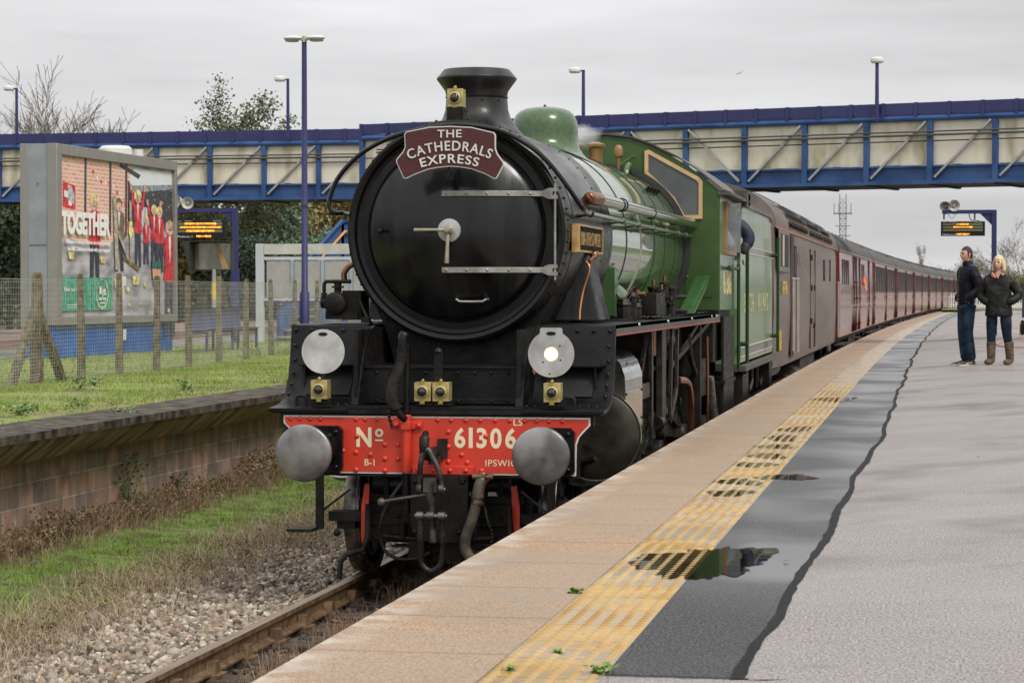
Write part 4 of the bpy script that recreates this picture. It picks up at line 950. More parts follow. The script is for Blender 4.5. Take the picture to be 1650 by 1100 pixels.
mb = MB(); mb.tube([(-.255,-.145,1.315),(-.235,-.13,1.275),(-.21,-.09,1.245)], [.024,.028,.026], 12); mb.lathe([(.040,-.008),(.046,-.008),(.046,.008),(.040,.008)], (-.262,-.15,1.33), (.5,.3,-.8), 16); P('hose_coupling', mb, BLKM)
P('hose_chain', MB().tube(smoothpath([(-.30,-.17,1.33),(-.31,-.17,1.27),(-.295,-.165,1.21),(-.29,-.16,1.18)],4), [.008 if i%2 else .014 for i in range(13)], 6), BLKM)
# draw hook and screw coupling
mb = MB(); hx = .02
mb.bb(hx-.0,hx+.075,-.02,-.009,.96,1.10)
mb.tube(smoothpath([(hx-.02,-.02,1.0),(hx-.03,-.16,.99),(hx-.04,-.24,1.0),(hx-.045,-.27,1.06),(hx-.045,-.25,1.13),(hx-.045,-.215,1.15)], 6), [.045]*8+[.042]*8+[.038]*8+[.024]*7, 12)
dh = P('drawhook', mb, IRON, smooth=60)
mb = MB(); mb.pxz([(hx-.03,.97),(hx+.04,.98),(hx+.045,.93),(hx-.03,.92)], -.2, -.03); mb.build('drawhook_guide', RED if False else IRON, dh, bevel=.005)
mb = MB(); mb.bb(-.165,.165+.13,-.05,-.009,.838,.90)
for x in (-.12,-.0,.12,.24): mb.dome((x,-.05,.868), .021, (0,-1,0), .018, 6)
P('drawbar_plate', mb, RED, bevel=.003)
mb = MB()
mb.tube(smoothpath([(hx-.075,-.27,.76),(hx-.075,-.28,.86),(hx-.06,-.28,.98),(hx-.02,-.28,1.04),(hx+.02,-.28,.98),(hx+.065,-.28,.88),(hx+.085,-.27,.76)], 5), .020, 10)
for s in (-.08, .085): mb.cyl((hx+s-.018,-.28,.75),(hx+s+.018,-.28,.75),.036,n=14)
mb.bb(hx-.045,hx+.055,-.31,-.24,.73,.83); mb.tube([(hx+.0,-.27,.74),(hx+.005,-.27,.68),(hx+.01,-.27,.64),(hx+.02,-.27,.42)], [.04,.032,.022,.022], 12); mb.cyl((hx+.02,-.27,.46),(hx+.02,-.27,.36),.03,.034,n=12)
P('screw_coupling', mb, mat('coupling_steel', (.04,.037,.034), .42, metal=.7, var=.4, scale=12, col2=(.13,.12,.11)), smooth=45)
mb = MB(); mb.tube([(-.33,-.29,.655),(hx,-.28,.715),(.115,-.27,.745)], .011, 8); mb.sph((-.34,-.29,.65), .032, 12); mb.sph((.12,-.27,.747), .018, 8); P('coupling_lever', mb, mat('lever_steel', (.10,.085,.075), .45, metal=.5, var=.3, scale=12))
mb = MB(); zz = .555
for x in (-.075,-.0,.085): mb.cyl((x,-.29,zz),(x+.05,-.29,zz),.033,n=14)
mb.cyl((-.09,-.29,zz),(.15,-.29,zz),.018,n=10); P('coupling_trunnion', mb, STEEL if False else mat('trunnion_steel', (.16,.16,.165), .35, metal=.8, var=.3, scale=14))
mb = MB(); mb.tube(smoothpath([(-.05,-.29,.54),(-.052,-.29,.30),(-.035,-.29,.20),(.03,-.29,.155),(.095,-.29,.20),(.115,-.29,.30),(.113,-.29,.54)], 6), .021, 10); P('coupling_link', mb, IRON)
mb = MB(); mb.pxz([(-.165,.835),(-.165,.47),(-.14,.40),(-.08,.355),(.02,.345),(.20,.345),(.25,.38),(.262,.46),(.262,.835)], -.10, -.06)
for x,z in ((-.13,.79),(.225,.79),(-.13,.42),(.2,.42)): mb.dome((x,-.10,z), .021, (0,-1,0), .018, 7)
mb.bb(.205,.26,-.12,-.1,.80,.845); P('bogie_guard_plate', mb, BLKM, bevel=.004)
# steam heat hose at the right and thin hoses
mb = MB(); mb.tube(smoothpath([(.36,-.10,.80),(.345,-.14,.72),(.34,-.16,.64),(.31,-.18,.52),(.27,-.2,.40),(.27,-.2,.30),(.34,-.2,.21),(.46,-.18,.16),(.56,-.16,.15)], 6), .040, 12); P('steam_heat_hose', mb, OLDH)
mb = MB(); mb.tube(smoothpath([(.37,-.06,.84),(.365,-.09,.79),(.355,-.13,.72),(.35,-.14,.67)],4), [.045]*5+[.035]*5+[.042]*3, 12); mb.cyl((.35,-.15,.66),(.345,-.155,.63),.05,n=12); mb.cyl((.30,-.10,.83),(.45,-.10,.83),.022,n=10); mb.cyl((.345,-.155,.675),(.343,-.156,.69),.048,n=12); P('steam_heat_cock', mb, COPPER if False else mat('tarnished_bronze', (.16,.10,.06), .4, metal=.8, var=.5, scale=12, col2=(.26,.19,.13)))
P('cock_handle', MB().tube([(.415,-.1,.80),(.417,-.1,.895)], .008, 6), RED)
P('hose_chain', MB().tube(smoothpath([(.40,-.16,.62),(.43,-.17,.5),(.46,-.17,.42),(.45,-.17,.33),(.47,-.17,.25)],6), [.005 if i%2 else .011 for i in range(25)], 6), IRON)
mb = MB(); mb.tube(smoothpath([(-.22,-.02,.80),(-.30,-.10,.68),(-.37,-.14,.52),(-.385,-.14,.38),(-.34,-.14,.27),(-.24,-.13,.22),(-.1,-.12,.23),(-.02,-.1,.27)], 6), .014, 8); P('air_hose', mb, BLK)
# frames, bogie, wheels
mb = MB()
for s in (-1, 1): mb.bb(s*.60,s*.63,.05,10.6,.95,1.9)
mb.bb(-.6,.6,.12,.2,.80,1.33); mb.bb(-.6,.6,.6,.66,.75,1.5); P('main_frames', mb, BLKM)
mb = MB(); mb.cyl((-.55,.35,.735),(.5,.35,.735),.055,n=12); P('stay_tube', mb, mat('dark_stay', (.03,.032,.036), .5))
def wheel(name, x, y, r, rim_m, sp_m, spokes, parent, side):
    mb = MB(); s = side
    tw = .13
    mb.lathe([(r-.06,-tw/2),(r-.005,-tw/2),(r,-tw/2+.01),(r+.005,tw/2-.035),(r+.028,tw/2-.02),(r+.025,tw/2),(r-.06,tw/2),(r-.06,-tw/2)], (x,y,r), (-s,0,0), 56)
    wh = P(name, mb, rim_m, parent=parent, smooth=40)
    mb = MB(); mb.lathe([(r-.13,-tw/2+.015),(r-.06,-tw/2+.005),(r-.06,tw/2-.01),(r-.13,tw/2-.01),(r-.13,-tw/2+.015)], (x,y,r), (-s,0,0), 48)
    mb.lathe([(0,-tw/2-.03),(.10,-tw/2-.03),(.13,-tw/2),(.14,tw/2),(0,tw/2)], (x,y,r), (-s,0,0), 24)
    for i in range(spokes):
        a = 2*PI*i/spokes; d = Vector((0,math.cos(a),math.sin(a))); c_ = Vector((x,y,r)); mb.tube([c_+d*.11, c_+d*(r-.11)], [.034,.022], 6)
    mb.build('wheel_centre', sp_m, wh); return wh
TYRE = mat('tyre_steel', (.10,.09,.08), .32, metal=.85, var=.4, scale=9, col2=(.22,.20,.18))
for y in (.95, 2.93):
    for s in (-1, 1): wheel('bogie_wheel', s*.755, y, .475, TYRE, BLKM, 10, loco, s)
for y in (5.1, 7.25, 9.4):
    for s in (-1, 1): wheel('driving_wheel', s*.755, y, .94, TYRE, GRNM, 18, loco, s)
mb = MB()
for s in (-1, 1):
    mb.bb(s*.60,s*.66,.30,3.6,.40,.62); mb.bb(s*.42,s*.46,.28,3.6,.42,.78)
mb.bb(-.6,.6,.26,.32,.30,.60); mb.bb(-.55,.55,.24,.27,.43,.60); mb.bb(-.6,.62,.22,.245,.60,.66)
for x in (-.47,-.33,-.21,.33,.45,.55): mb.dome((x,.22,.5), .018, (0,-1,0), .015, 7)
for x in (-.52,-.52,-.50): mb.dome((x,.22,.38-.05*1), .018, (0,-1,0), .015, 7)
bog = P('bogie_frame', mb, BLKM, bevel=.004)
mb = MB()
for s in (-1, 1):
    mb.cyl((s*.27,.12,.34),(s*.27,.12,.46),.035,n=12); mb.tube([(s*.42,.12,.36),(s*.27,.12,.345),(s*.1,.12,.33),(0,.12,.335)], [.02,.028,.03,.03], 8); mb.bb(s*.20,s*.34,.05,.18,.285,.30)
for s in (-1, 1): mb.bb(s*.14-.06,s*.14+.06,-.02,.1,.20,.34)
mb.build('bogie_spring', BLKM, bog)
for s in (-1, 1):   # red lined frame horn and guard iron
    mb = MB(); mb.pxz([(s*.54,.74),(s*.575,.745),(s*.60,.58),(s*.605,.36),(s*.585,.22),(s*.55,.5)], .16, .2); mb.build('horn_plate', RED, bog, smooth=0)
    mb = MB(); mb.tube([(s*.535,.10,.60),(s*.54,.10,.36),(s*.57,.09,.26),(s*.70,.07,.22),(s*.735,.06,.17),(s*.745,.05,.04)], .022, 6); mb.build('guard_iron', BLKM, bog)
    mb = MB(); mb.bb(s*.60,s*.86,.18,.36,.46,.53); mb.bb(s*.66,s*.8,.2,.4,.40,.46); mb.sph((s*.80,.2,.37), .03, 8); mb.build('sand_pipe_bracket', BLKM, bog)
# front steps
for s in (-1, 1):
    mb = MB(); mb.bb(s*.87-.03,s*.87+.03,-.05,-.02,.42,.85); mb.bb(s*.96-.12,s*.96+.07,-.20,0,.41,.435); mb.beam((s*.86,-.03,.55),(s*.64,.0,.72),.018,.018); P('front_footstep', mb, BLKM, bevel=.004)
# outside cylinders
for s in (-1, 1):
    mb = MB(); c = Vector((s*1.02, 1.22, 1.06))
    mb.lathe([(0,-.03),(.22,-.03),(.325,-.018),(.352,0),(.352,.05)], c, (0,1,0), 48)
    cv = P('cylinder_cover', mb, mat('cover_grease', (.035,.030,.022), .34, metal=.4, var=.3, scale=5, col2=(.065,.057,.043), rvar=.08))
    MB().lathe([(.345,-.01),(.358,-.012),(.360,.012),(.35,.02)], c, (0,1,0), 48).build('rim', mat('polished_rim', (.45,.42,.34), .2, metal=.9), cv)
    mb = MB(); mb.dome((s*.97,1.19,1.12), .028, (0,-1,0), .03, 8); mb.cyl((s*.96,1.18,.93),(s*.96,1.10,.93),.06,n=16); mb.build('cover_plug', IRON, cv)
    MB().tube([(s*.90,1.02,.875),(s*1.0,1.0,.875),(s*1.05,.98,.90)], .028, 8).build('drain_cock', BLKM, cv)
    mb = MB(); S = []
    for Y in (1.24, 2.32):
        o_ = []
        for x, z in ((.72,.68),(.90,.66),(1.06,.68),(1.18,.74),(1.235,.86),(1.25,1.0),(1.25,1.40),(1.245,1.52),(1.21,1.62),(1.14,1.69),(1.04,1.72),(.80,1.72),(.70,1.7)): o_.append((s*x, Y, z))
        S.append(o_)
    mb.loft(S, closed=True, caps=True); cl = P('cylinder_cladding', mb, mat('cladding_gloss', (.02,.019,.018), .16, coat=.9, metal=.2, var=.3, scale=4, col2=(.09,.085,.08)), smooth=50)
    mb = MB()
    for Y in (1.28, 2.28):
        for z in (1.62,1.38,1.15,.93,.78): mb.dome((s*1.25, Y, z), .014, (s,0,0), .012, 6)
    mb.build('cladding_bolts', BLKM, cl)
    mb = MB(); mb.lathe([(0,-.14),(.07,-.13),(.09,-.08),(.15,-.06),(.17,0),(.17,.12)], (s*.99,1.24,1.52), (0,1,0), 28); mb.build('valve_cover', BLK, cl)
    # slide bars, crosshead, rods, motion bracket
    mb = MB(); mb.bb(s*.93,s*1.0,2.3,4.35,1.14,1.19); mb.bb(s*.93,s*1.0,2.3,4.35,.90,.95)
    md = P('slide_bars', mb, mat('bright_motion', (.26,.24,.21), .3, metal=.85, var=.3, scale=6))
    mb = MB(); mb.bb(s*.90,s*1.05,3.0,3.35,.93,1.16); mb.cyl((s*.96,2.3,1.05),(s*.96,3.1,1.05),.04); mb.build('crosshead', STEEL if False else IRON, md)
    mb = MB(); mb.beam((s*1.05,3.2,1.04),(s*1.05,7.25,.74),.045,.13); mb.beam((s*.96,5.1,.70),(s*.96,9.4,.70),.04,.12); 
    for y, z in ((5.1,.7),(7.25,.72),(9.4,.7)): mb.cyl((s*.93,y,z),(s*1.1,y,z),.10,n=20)
    P('connecting_rod', mb, mat('rod_steel', (.20,.185,.165), .28, metal=.85, var=.25, scale=5))
    mb = MB(); mb.bb(s*.70,s*1.2,4.30,4.36,1.0,1.86); mb.bb(s*1.14,s*1.2,4.2,4.5,.95,1.86)
    P('motion_bracket', mb, IRON, bevel=.006); mb = MB()
    mb.loft([[(s*x, Y, z) for x, z in ((1.17,1.86),(1.2,1.86),(1.2,.8),(1.17,.8))] for Y in (3.4,3.5)], closed=True, caps=True)
    mb.beam((s*1.17,2.45,1.33),(s*1.17,3.5,1.33),.03,.13); mb.beam((s*1.15,3.45,1.86),(s*1.05,3.45,1.2),.04,.1); P('motion_bracket', mb, IRON, bevel=.006)
    mb = MB(); mb.cyl((s*1.19,3.62,1.84),(s*1.19,3.62,1.62),.02); mb.build('copper_drop', COPPER, md)
    mb = MB()    # openwork expansion link bracket
    o1 = [(s*1.20,4.95,1.86),(s*1.20,5.45,1.86),(s*1.20,5.35,1.25),(s*1.20,4.8,.98)]
    for a_, b_ in zip(o1, o1[1:]+o1[:1]): mb.beam(a_, b_, .03, .07)
    mb.beam((s*1.1,4.7,1.15),(s*1.1,6.5,.85),.04,.07); mb.beam((s*1.12,4.0,1.5),(s*1.12,5.2,1.42),.03,.05); mb.beam((s*1.12,3.4,.75),(s*1.12,5.3,1.5),.03,.05); P('expansion_link', mb, IRON, bevel=.004)
    mb = MB(); mb.cyl((s*1.16,5.0,1.55),(s*1.16,5.0,1.20),.045,.035); P('oil_cup', mb, IRON); mb = MB(); mb.cyl((s*1.16,4.1,1.0),(s*1.16,4.3,1.0),.06); mb.cyl((s*1.12,4.4,.9),(s*1.2,4.4,.9),.07); P('crank_pin', mb, IRON)
    mb = MB(); mb.beam((s*1.1,5.5,1.45),(s*1.2,8.6,1.86),.05,.05); mb.beam((s*1.05,5.3,1.3),(s*1.18,7.6,1.86),.04,.05); mb.bb(s*1.0,s*1.2,7.7,7.8,.6,1.86); mb.bb(s*.80,s*1.15,8.1,9.2,1.05,1.45); mb.tube(smoothpath([(s*1.15,6.9,1.75),(s*1.17,7.0,1.5),(s*1.17,7.4,1.35),(s*1.1,7.9,1.3)]), .03, 8); P('injector_pipework', mb, BLKM, bevel=.006)
    mb = MB(); mb.tube(smoothpath([(s*1.1,6.4,1.3),(s*1.17,6.7,1.25),(s*1.18,6.9,1.0),(s*1.18,6.95,.7),(s*1.15,7.0,.3)]), .04, 10); mb.tube([(s*1.2,8.4,1.7),(s*1.2,8.5,1.2),(s*1.2,8.5,.6)], .016, 8); P('copper_feed_pipe', mb, COPPER)
    mb = MB(); mb.tube([(s*1.2,8.9,1.25),(s*1.2,9.0,.95),(s*1.22,9.2,.7),(s*1.2,9.3,.5)], [.03,.05,.06,.07], 10); P('injector', mb, mat('grey_injector', (.22,.2,.18), .4, metal=.6, var=.4, scale=14))
    mb = MB(); mb.bb(s*.68,s*1.12,10.2,10.26,.3,1.6); mb.bb(s*1.0,s*1.3,9.5,10.9,1.14,1.18); mb.bb(s*1.25,s*1.28,9.55,10.9,.45,1.9) ; P('cab_steps', mb, BLKM)

DEFG = mat('deflector_glass', (.30,.33,.34), .1, var=.05, rvar=0); DEFG.node_tree.nodes['Principled BSDF'].inputs['Alpha'].default_value = .45
# cab
CYF = 9.05; CW = 1.27
arc = [(-CW,3.30),(-1.10,3.44),(-.95,3.55),(-.76,3.67),(-.5,3.80),(-.27,3.88),(0,3.91),(.27,3.88),(.5,3.80),(.76,3.67),(.95,3.55),(1.10,3.44),(CW,3.30)]
mb = MB(); mb.pxz([(CW,1.98),(-CW,1.98)]+arc, CYF, CYF+.02)
for k_ in range(9): mb.dome((CW-.04, CYF, 2.05+k_*.14), .009, (0,-1,0), .006, 5)
for a_ in (2.12, 2.34):
    for x in (.92, 1.06): mb.dome((x, CYF-.01, a_), .02, (0,-1,0), .012, 6)
mb.bb(.9,1.08,CYF-.012,CYF,2.10,2.36); mb.bb(1.10,1.2,CYF-.009,CYF,2.12,2.33)
cab = P('cab_front', mb, GRNM if False else mat('cab_green', (.042,.085,.022), .38, coat=.15, spec=.35, var=.12, scale=6, coatr=.2))
mb = MB(); mb.bb(-CW,CW,CYF-.02,CYF+.05,1.93,1.98); mb.build('cab_foot', BLKM, cab)
mb = MB(); mb.lathe([(.89,0),(.955,0),(.955,.03),(.89,.03)], (0,CYF-.035,ZB), (0,1,0), 72); mb.build('boiler_collar', mat('collar_black', (.03,.03,.03), .4), cab)
sp_o = [(.445,3.74),(.49,3.752),(1.045,3.445),(1.088,3.395),(1.088,2.985),(.865,2.985),(.745,3.20),(.445,3.485)]
cxs = sum(p[0] for p in sp_o)/8; czs = sum(p[1] for p in sp_o)/8
sp_i = inset(sp_o[::-1], .042)[::-1]
BRF = mat('ochre_brass_frame', (.62,.42,.22), .4, metal=.35, var=.12, scale=10)
for s in (-1, 1):
    mb = MB(); k_ = len(sp_o)
    for i in range(k_):
        j = (i+1)%k_
        q = [sp_o[i], sp_o[j], sp_i[j], sp_i[i]]; mb.pxz([(s*a_, b_) for a_, b_ in q], CYF-.028, CYF-.001)
    wf = mb.build('spectacle_frame', BRF, cab, smooth=0)
    mb = MB(); mb.pxz([(s*a_, b_) for a_, b_ in sp_i], CYF-.012, CYF-.002); mb.build('window_pane', mat('cab_pane', (.10,.105,.115), .12, var=.1, rvar=.02, coat=.4), wf, smooth=0)
rfm = mat('cab_roof_black', (.06,.055,.052), .5, var=.3, scale=5, col2=(.12,.11,.10))
mb = MB(); ov = [(x*1.02, z+.012) for x, z in arc]; ov2 = [(x*1.02, z+.03) for x, z in arc]
mb.loft([[(x, Y, z) for x, z in ov2]+[(x, Y, z) for x, z in ov[::-1]] for Y in (CYF-.03, 11.75)], closed=True, caps=True)
mb.bb(1.26,1.40,CYF-.02,11.75,3.25,3.285); rf = P('cab_roof', mb, rfm)
mb = MB(); mb.bb(1.22,1.40,11.3,11.8,3.2,3.36); mb.pxz([(1.0,3.40),(1.40,3.22),(1.40,3.40)], 11.5, 11.8); mb.build('gutter_end', rfm, rf)
for s in (-1, 1):
    mb = MB(); x = s*CW
    mb.bb(x-.01,x+.01,CYF+.02,9.62,1.98,3.28); mb.bb(x-.01,x+.01,9.62,10.8,1.98,2.66); mb.bb(x-.01,x+.01,9.62,10.8,3.12,3.28); mb.bb(x-.01,x+.01,10.72,10.9,1.98,3.28); mb.bb(x-.01,x+.01,10.9,11.3,1.98,2.55)
    cs = P('cab_side', mb, mat('cab_side_green', (.07,.15,.05), .25, coat=.2, var=.1, scale=2, coatr=.15, spec=.35))
    mb = MB()
    for y in (9.62,10.2,10.78): mb.bb(x-.02,x+.045,y-.025,y+.025,2.64,3.2)
    mb.bb(x-.02,x+.05,9.58,10.8,2.60,2.645); mb.bb(x-.02,x+.05,9.58,10.8,3.17,3.2); mb.build('window_frame', mat('varnished_teak', (.32,.18,.08), .4, var=.2), cs, bevel=.003)
    MB().bb(s*1.29,s*1.46,9.66,9.69,2.62,3.18).build('wind_deflector', DEFG, cs)
    mb = MB()
    for y in (11.1,): mb.cyl((x+s*.05,y,1.25),(x+s*.05,y,2.5),.02,n=10); 
    mb.build('cab_handrail', mat('dark_handrail_green', (.012,.05,.012), .4, spec=.3), cs); mb = MB(); mb.cyl((x+s*.06,9.6,2.45),(x+s*.06,10.9,2.45),.02,n=8); mb.sph((x+s*.06,9.7,2.45),.03); mb.sph((x+s*.06,10.9,2.45),.03); mb.build('cab_handrail', mat('dark_handrail_green'), cs)
    if s > 0:
        mb = MB(); add_text(mb, '61306', (x+.011, 10.0, 2.28), (0,1,0), (0,0,1), 1.0, .26, .002, bold=.02); mb.build('number', mat('gilt_number', (.72,.62,.28), .4), cs, smooth=0)
mb = MB(); mb.bb(-1.2,1.2,CYF+.05,11.2,1.40,1.96); P('cab_floor', mb, BLKM)
mb = MB(); mb.lathe([(0,0),(.80,.0),(.86,.05),(.86,.3)], (0,9.45,ZB+.0), (0,-1,0), 40); P('firebox_backhead', mb, BLKM)

# ------------------------------------------------------------------ things that hang on the front of the engine
HB = thing('headboard', (0, .38, 3.24), 'maroon cast headboard with raised pale lettering on the smokebox door', 'headboard')
hbp = [(-.315,3.365),(-.30,3.385),(-.12,3.418),(.035,3.423),(.20,3.413),(.37,3.372),(.385,3.352),(.385,3.25),(.40,3.21),(.447,3.145),(.447,3.125),(.395,3.028),(.375,3.022),(.30,3.062),(.20,3.098),(.12,3.112),(.035,3.118),(-.05,3.112),(-.13,3.098),(-.23,3.062),(-.30,3.03),(-.322,3.036),(-.377,3.155),(-.377,3.175),(-.325,3.235),(-.31,3.27)]
hbp = [(x, z-3.24) for x, z in hbp]
mb = MB(); mb.pxz(hbp, -.02, .0); mb.build('rim', mat('headboard_rim', (.62,.60,.56), .5), HB, smooth=0)
MB().pxz(inset(hbp[::-1], .008)[::-1], -.024, -.018).build('plate', mat('headboard_maroon', (.068,.013,.012), .55, var=.15, scale=40, bump=.4, bscale=90), HB, smooth=0)
HL = mat('headboard_letters', (.62,.62,.58), .5)
mb = MB(); e = dict(thick=.009)
add_text(mb, 'THE', (.035,-.024,.124), (1,0,0), (0,0,1), .185, .058, bold=.012, spacing=1.1, **e)
add_text(mb, 'CATHEDRALS', (.035,-.024,.034), (1,0,0), (0,0,1), .665, .074, bold=.012, arc=.78, spacing=1.15, **e)
add_text(mb, 'EXPRESS', (.035,-.024,-.062), (1,0,0), (0,0,1), .455, .068, bold=.012, arc=.78, spacing=1.15, **e)
mb.build('lettering', HL, HB, smooth=0)
mb = MB(); mb.bb(.02,.05,-.0,.14,-.1,.0); mb.build('hanger', BLK, HB)
# small square brass marker lamps
def lamp(loc, label, first=[]):
    if not first:
        t_ = thing('marker_lamp', (0,0,0), label, 'lamp', 'square brass marker lamps on the engine front')
        mb = MB(); mb.bb(-.062,.062,-.06,.06,-.07,.07); MBk = mb.build('case', mat('lamp_brass', (.40,.33,.13), .42, metal=.35, var=.22, scale=16, col2=(.55,.46,.20)), t_, bevel=.003)
        MB().lathe([(.042,0),(.046,-.006),(.046,-.014),(.036,-.018),(.034,-.01)], (0,-.06,0), (0,1,0), 28).build('bezel', mat('lamp_bezel', (.48,.40,.16), .3, metal=.6), t_)
        MB().lathe([(.034,-.008),(.028,-.022),(.015,-.03),(0,-.032)], (0,-.062,0), (0,1,0), 24).build('lens', LENS, t_)
        mb = MB(); mb.bb(-.016,.016,-.062,.01,.07,.078); mb.bb(-.010,.010,-.065,-.058,.055,.082); mb.bb(-.018,.018,-.064,-.02,-.09,-.07); mb.dome((0,-.04,.082), .014, (0,0,1), .014); mb.dome((0,-.064,-.078), .007, (0,-1,0), .006); mb.build('catch', BRASS, t_)
        MB().bb(-.045,.075,-.04,.09,-.1,-.086).build('foot', BLKM, t_)
        first.append(t_); o = t_
    else: o = copy_tree(first[0])
    o.location = loc; o['label'] = label; return o
lamp((-.87,0,1.455), 'square brass marker lamp below the plain grey disc at left')
lamp((-.085,0,1.445), 'left one of the two brass marker lamps side by side at the middle')
lamp((.052,0,1.445), 'right one of the two brass marker lamps side by side at the middle')
lamp((.88,0,1.445), 'square brass marker lamp below the disc with the glowing light')
lamp((-.03,.93,3.675), 'square brass marker lamp in front of the chimney above the headboard')
MB().bb(-.09,.04,.85,.99,3.49,3.60).build('lamp_bracket', BLKM, loco)
# discs
def ringdisc(mb, r, ri, y0, y1, slot=True, n=48):
    mb.lathe([(ri,y0),(r,y0),(r,y1),(ri,y1),(ri,y0)], (0,0,0), (0,1,0), n)
d1 = thing('headcode_disc', (-.86,.03,1.735), 'plain pale grey round disc on the left of the engine front', 'disc', 'headcode discs')
mb = MB(); mb.lathe([(0,-.004),(.163,-.004),(.165,0),(.163,.004),(0,.004)], (0,0,0), (0,1,0), 64); mb.build('plate', DISC, d1)
MB().pxz([(.035*math.cos(a)*(1 if abs(math.cos(a))>.01 else 1)+(.0 if 0 else .0), .130+.014*math.sin(a)) for a in np.linspace(0, 2*PI, 16, endpoint=False)], -.0062, -.0042).build('handle_slot', BLKM, d1, smooth=0)
mb = MB(); mb.bb(-.02,.02,.004,.03,-.2,.1); mb.build('bracket', BLKM, d1)
d2 = thing('headcode_disc', (.86,.03,1.725), 'grey disc with a glowing round electric light in its middle', 'disc', 'headcode discs')
mb = MB(); ringdisc(mb, .171, .052, -.004, .004, n=64)
mb.pxz([(-.085,.14),(.085,.14),(.082,.183),(.07,.192),(-.07,.192),(-.082,.183)], -.0035, .0035); mb.build('plate', mat('grey_disc_worn', (.33,.33,.33), .55, var=.15, scale=6, col2=(.45,.45,.45)), d2)
MB().pxz([(.037*math.cos(a), .150+.014*math.sin(a)) for a in np.linspace(0, 2*PI, 16, endpoint=False)], -.0062, -.0042).build('handle_slot', BLKM, d2, smooth=0)
mb = MB()
for x,z in ((.065,.06),(-.06,-.06),(.07,-.045),(-.01,-.145)): mb.dome((x,-.004,z), .007, (0,-1,0), .003, 8)
mb.build('holes', BLKM, d2)
MB().lathe([(.052,.004),(.052,.10),(0,.10)], (0,0,0), (0,1,0), 32).build('lamp_body', mat('reflector', (.5,.42,.3), .25, metal=.8), d2)
MB().lathe([(.05,-.002),(.05,.012),(0,.012)], (0,0,0), (0,1,0), 32).build('lamp_rim', mat('reflector_glow', (.7,.5,.3), .4, emit=((1,.62,.28), 1.2)), d2)
MB().lathe([(.036,.004),(.02,-.002),(0,-.004)], (0,0,0), (0,1,0), 28).build('bulb', mat('lit_bulb', (1,.9,.7), .3, emit=((1,.93,.78), 9)), d2)
mb = MB(); mb.bb(-.02,.02,.104,.12,-.28,.1); mb.build('bracket', BLKM, d2)
mb = MB(); mb.pxz([(-.135,-.085),(-.115,-.12),(-.125,-.15),(-.14,-.12)], .005, .012); mb.build('orange_tag', mat('orange_tag', (.6,.12,.02), .5), d2, smooth=0)
# ------------------------------------------------------------------ tender
tn = thing('tender', (0, 11.45, 0), 'glossy green coal tender with cream letters coupled behind the steam locomotive', 'tender')
TG = mat('tender_green', (.13,.20,.085), .24, coat=.18, spec=.35, var=.12, rvar=.03, scale=1.2, coatr=.08, stretch=(1,.5,.25))
mb = MB(); L_ = 5.75; X = 1.30
mb.bb(-X,X,.05,L_,1.30,1.32)
side = [(0.1,1.30),(L_,1.30),(L_,2.72),(L_-.12,2.80),(L_-.22,2.98),(L_-.32,3.18),(L_-.5,3.24),(.35,3.24),(.1,2.9)]
for s in (-1, 1): mb.pyz(side, s*X, s*(X-.02))
mb.bb(-X,X,L_-.02,L_,1.3,2.72); mb.bb(-X+.02,X-.02,.1,.12,1.3,2.9)
body = P('tank', mb, TG, parent=tn)
mb = MB()
for s in (-1, 1):
    mb.bb(s*(X+.002),s*(X+.014),.1,L_,2.655,2.665); mb.bb(s*(X+.002),s*(X+.014),.1,L_,2.735,2.745); mb.bb(s*(X+.002),s*(X+.012),.1,L_,1.385,1.395); mb.bb(s*(X+.002),s*(X+.012),.1,L_,1.50,1.51)
mb.build('lining', mat('tender_lining', (.62,.60,.48), .4), body)
mb = MB()
for s in (-1, 1): mb.bb(s*(X+.001),s*(X+.007),.1,L_,2.667,2.733); mb.bb(s*(X+.001),s*(X+.006),.1,L_,1.397,1.498); mb.tube([(s*(X+.01),.35,3.245),(s*(X+.01),L_-.5,3.245),(s*(X+.01),L_-.3,3.19)], .028, 8)
mb.build('beading', mat('tender_beading', (.08,.07,.06), .35, coat=.4), body)
for s in (-1, 1):
    mb = MB()
    for y in (.05, L_-.1): mb.cyl((s*(X+.09),y,1.32),(s*(X+.09),y,2.95 if y > 1 else 2.9),.022,n=10); [mb.cyl((s*X,y,z),(s*(X+.1),y,z),.028,n=8) for z in (1.55,2.7)]
    P('tender_handrail', mb, mat('dark_handrail_green', (.012,.05,.012), .4, spec=.3), parent=tn)
mb = MB(); add_text(mb, 'BRITISH', (X+.002, 1.45, 2.04), (0,1,0), (0,0,1), 1.5, .25, .002, bold=.02, spacing=1.3); add_text(mb, 'RAILWAYS', (X+.002, 3.9, 2.04), (0,1,0), (0,0,1), 1.9, .25, .002, bold=.02, spacing=1.3)
mb.build('lettering', mat('tender_letters', (.50,.52,.28), .4), body, smooth=0)
mb = MB(); mb.bb(-X-.08,X+.08,.0,L_+.1,1.22,1.29); P('running_plate', mb, mat('plate_grey', (.07,.06,.055), .5, var=.3), parent=tn, bevel=.004)
mb = MB()
for s in (-1, 1): mb.bb(s*1.05,s*1.08,.1,L_,.75,1.22); mb.bb(s*1.08,s*1.34,.05,.9,.55,1.18) ; mb.bb(s*1.1,s*1.3,5.2,5.7,.55,1.18)
mb.bb(-1.1,1.1,.05,.1,.6,1.2); P('tender_frame', mb, BLKM, parent=tn, bevel=.006)
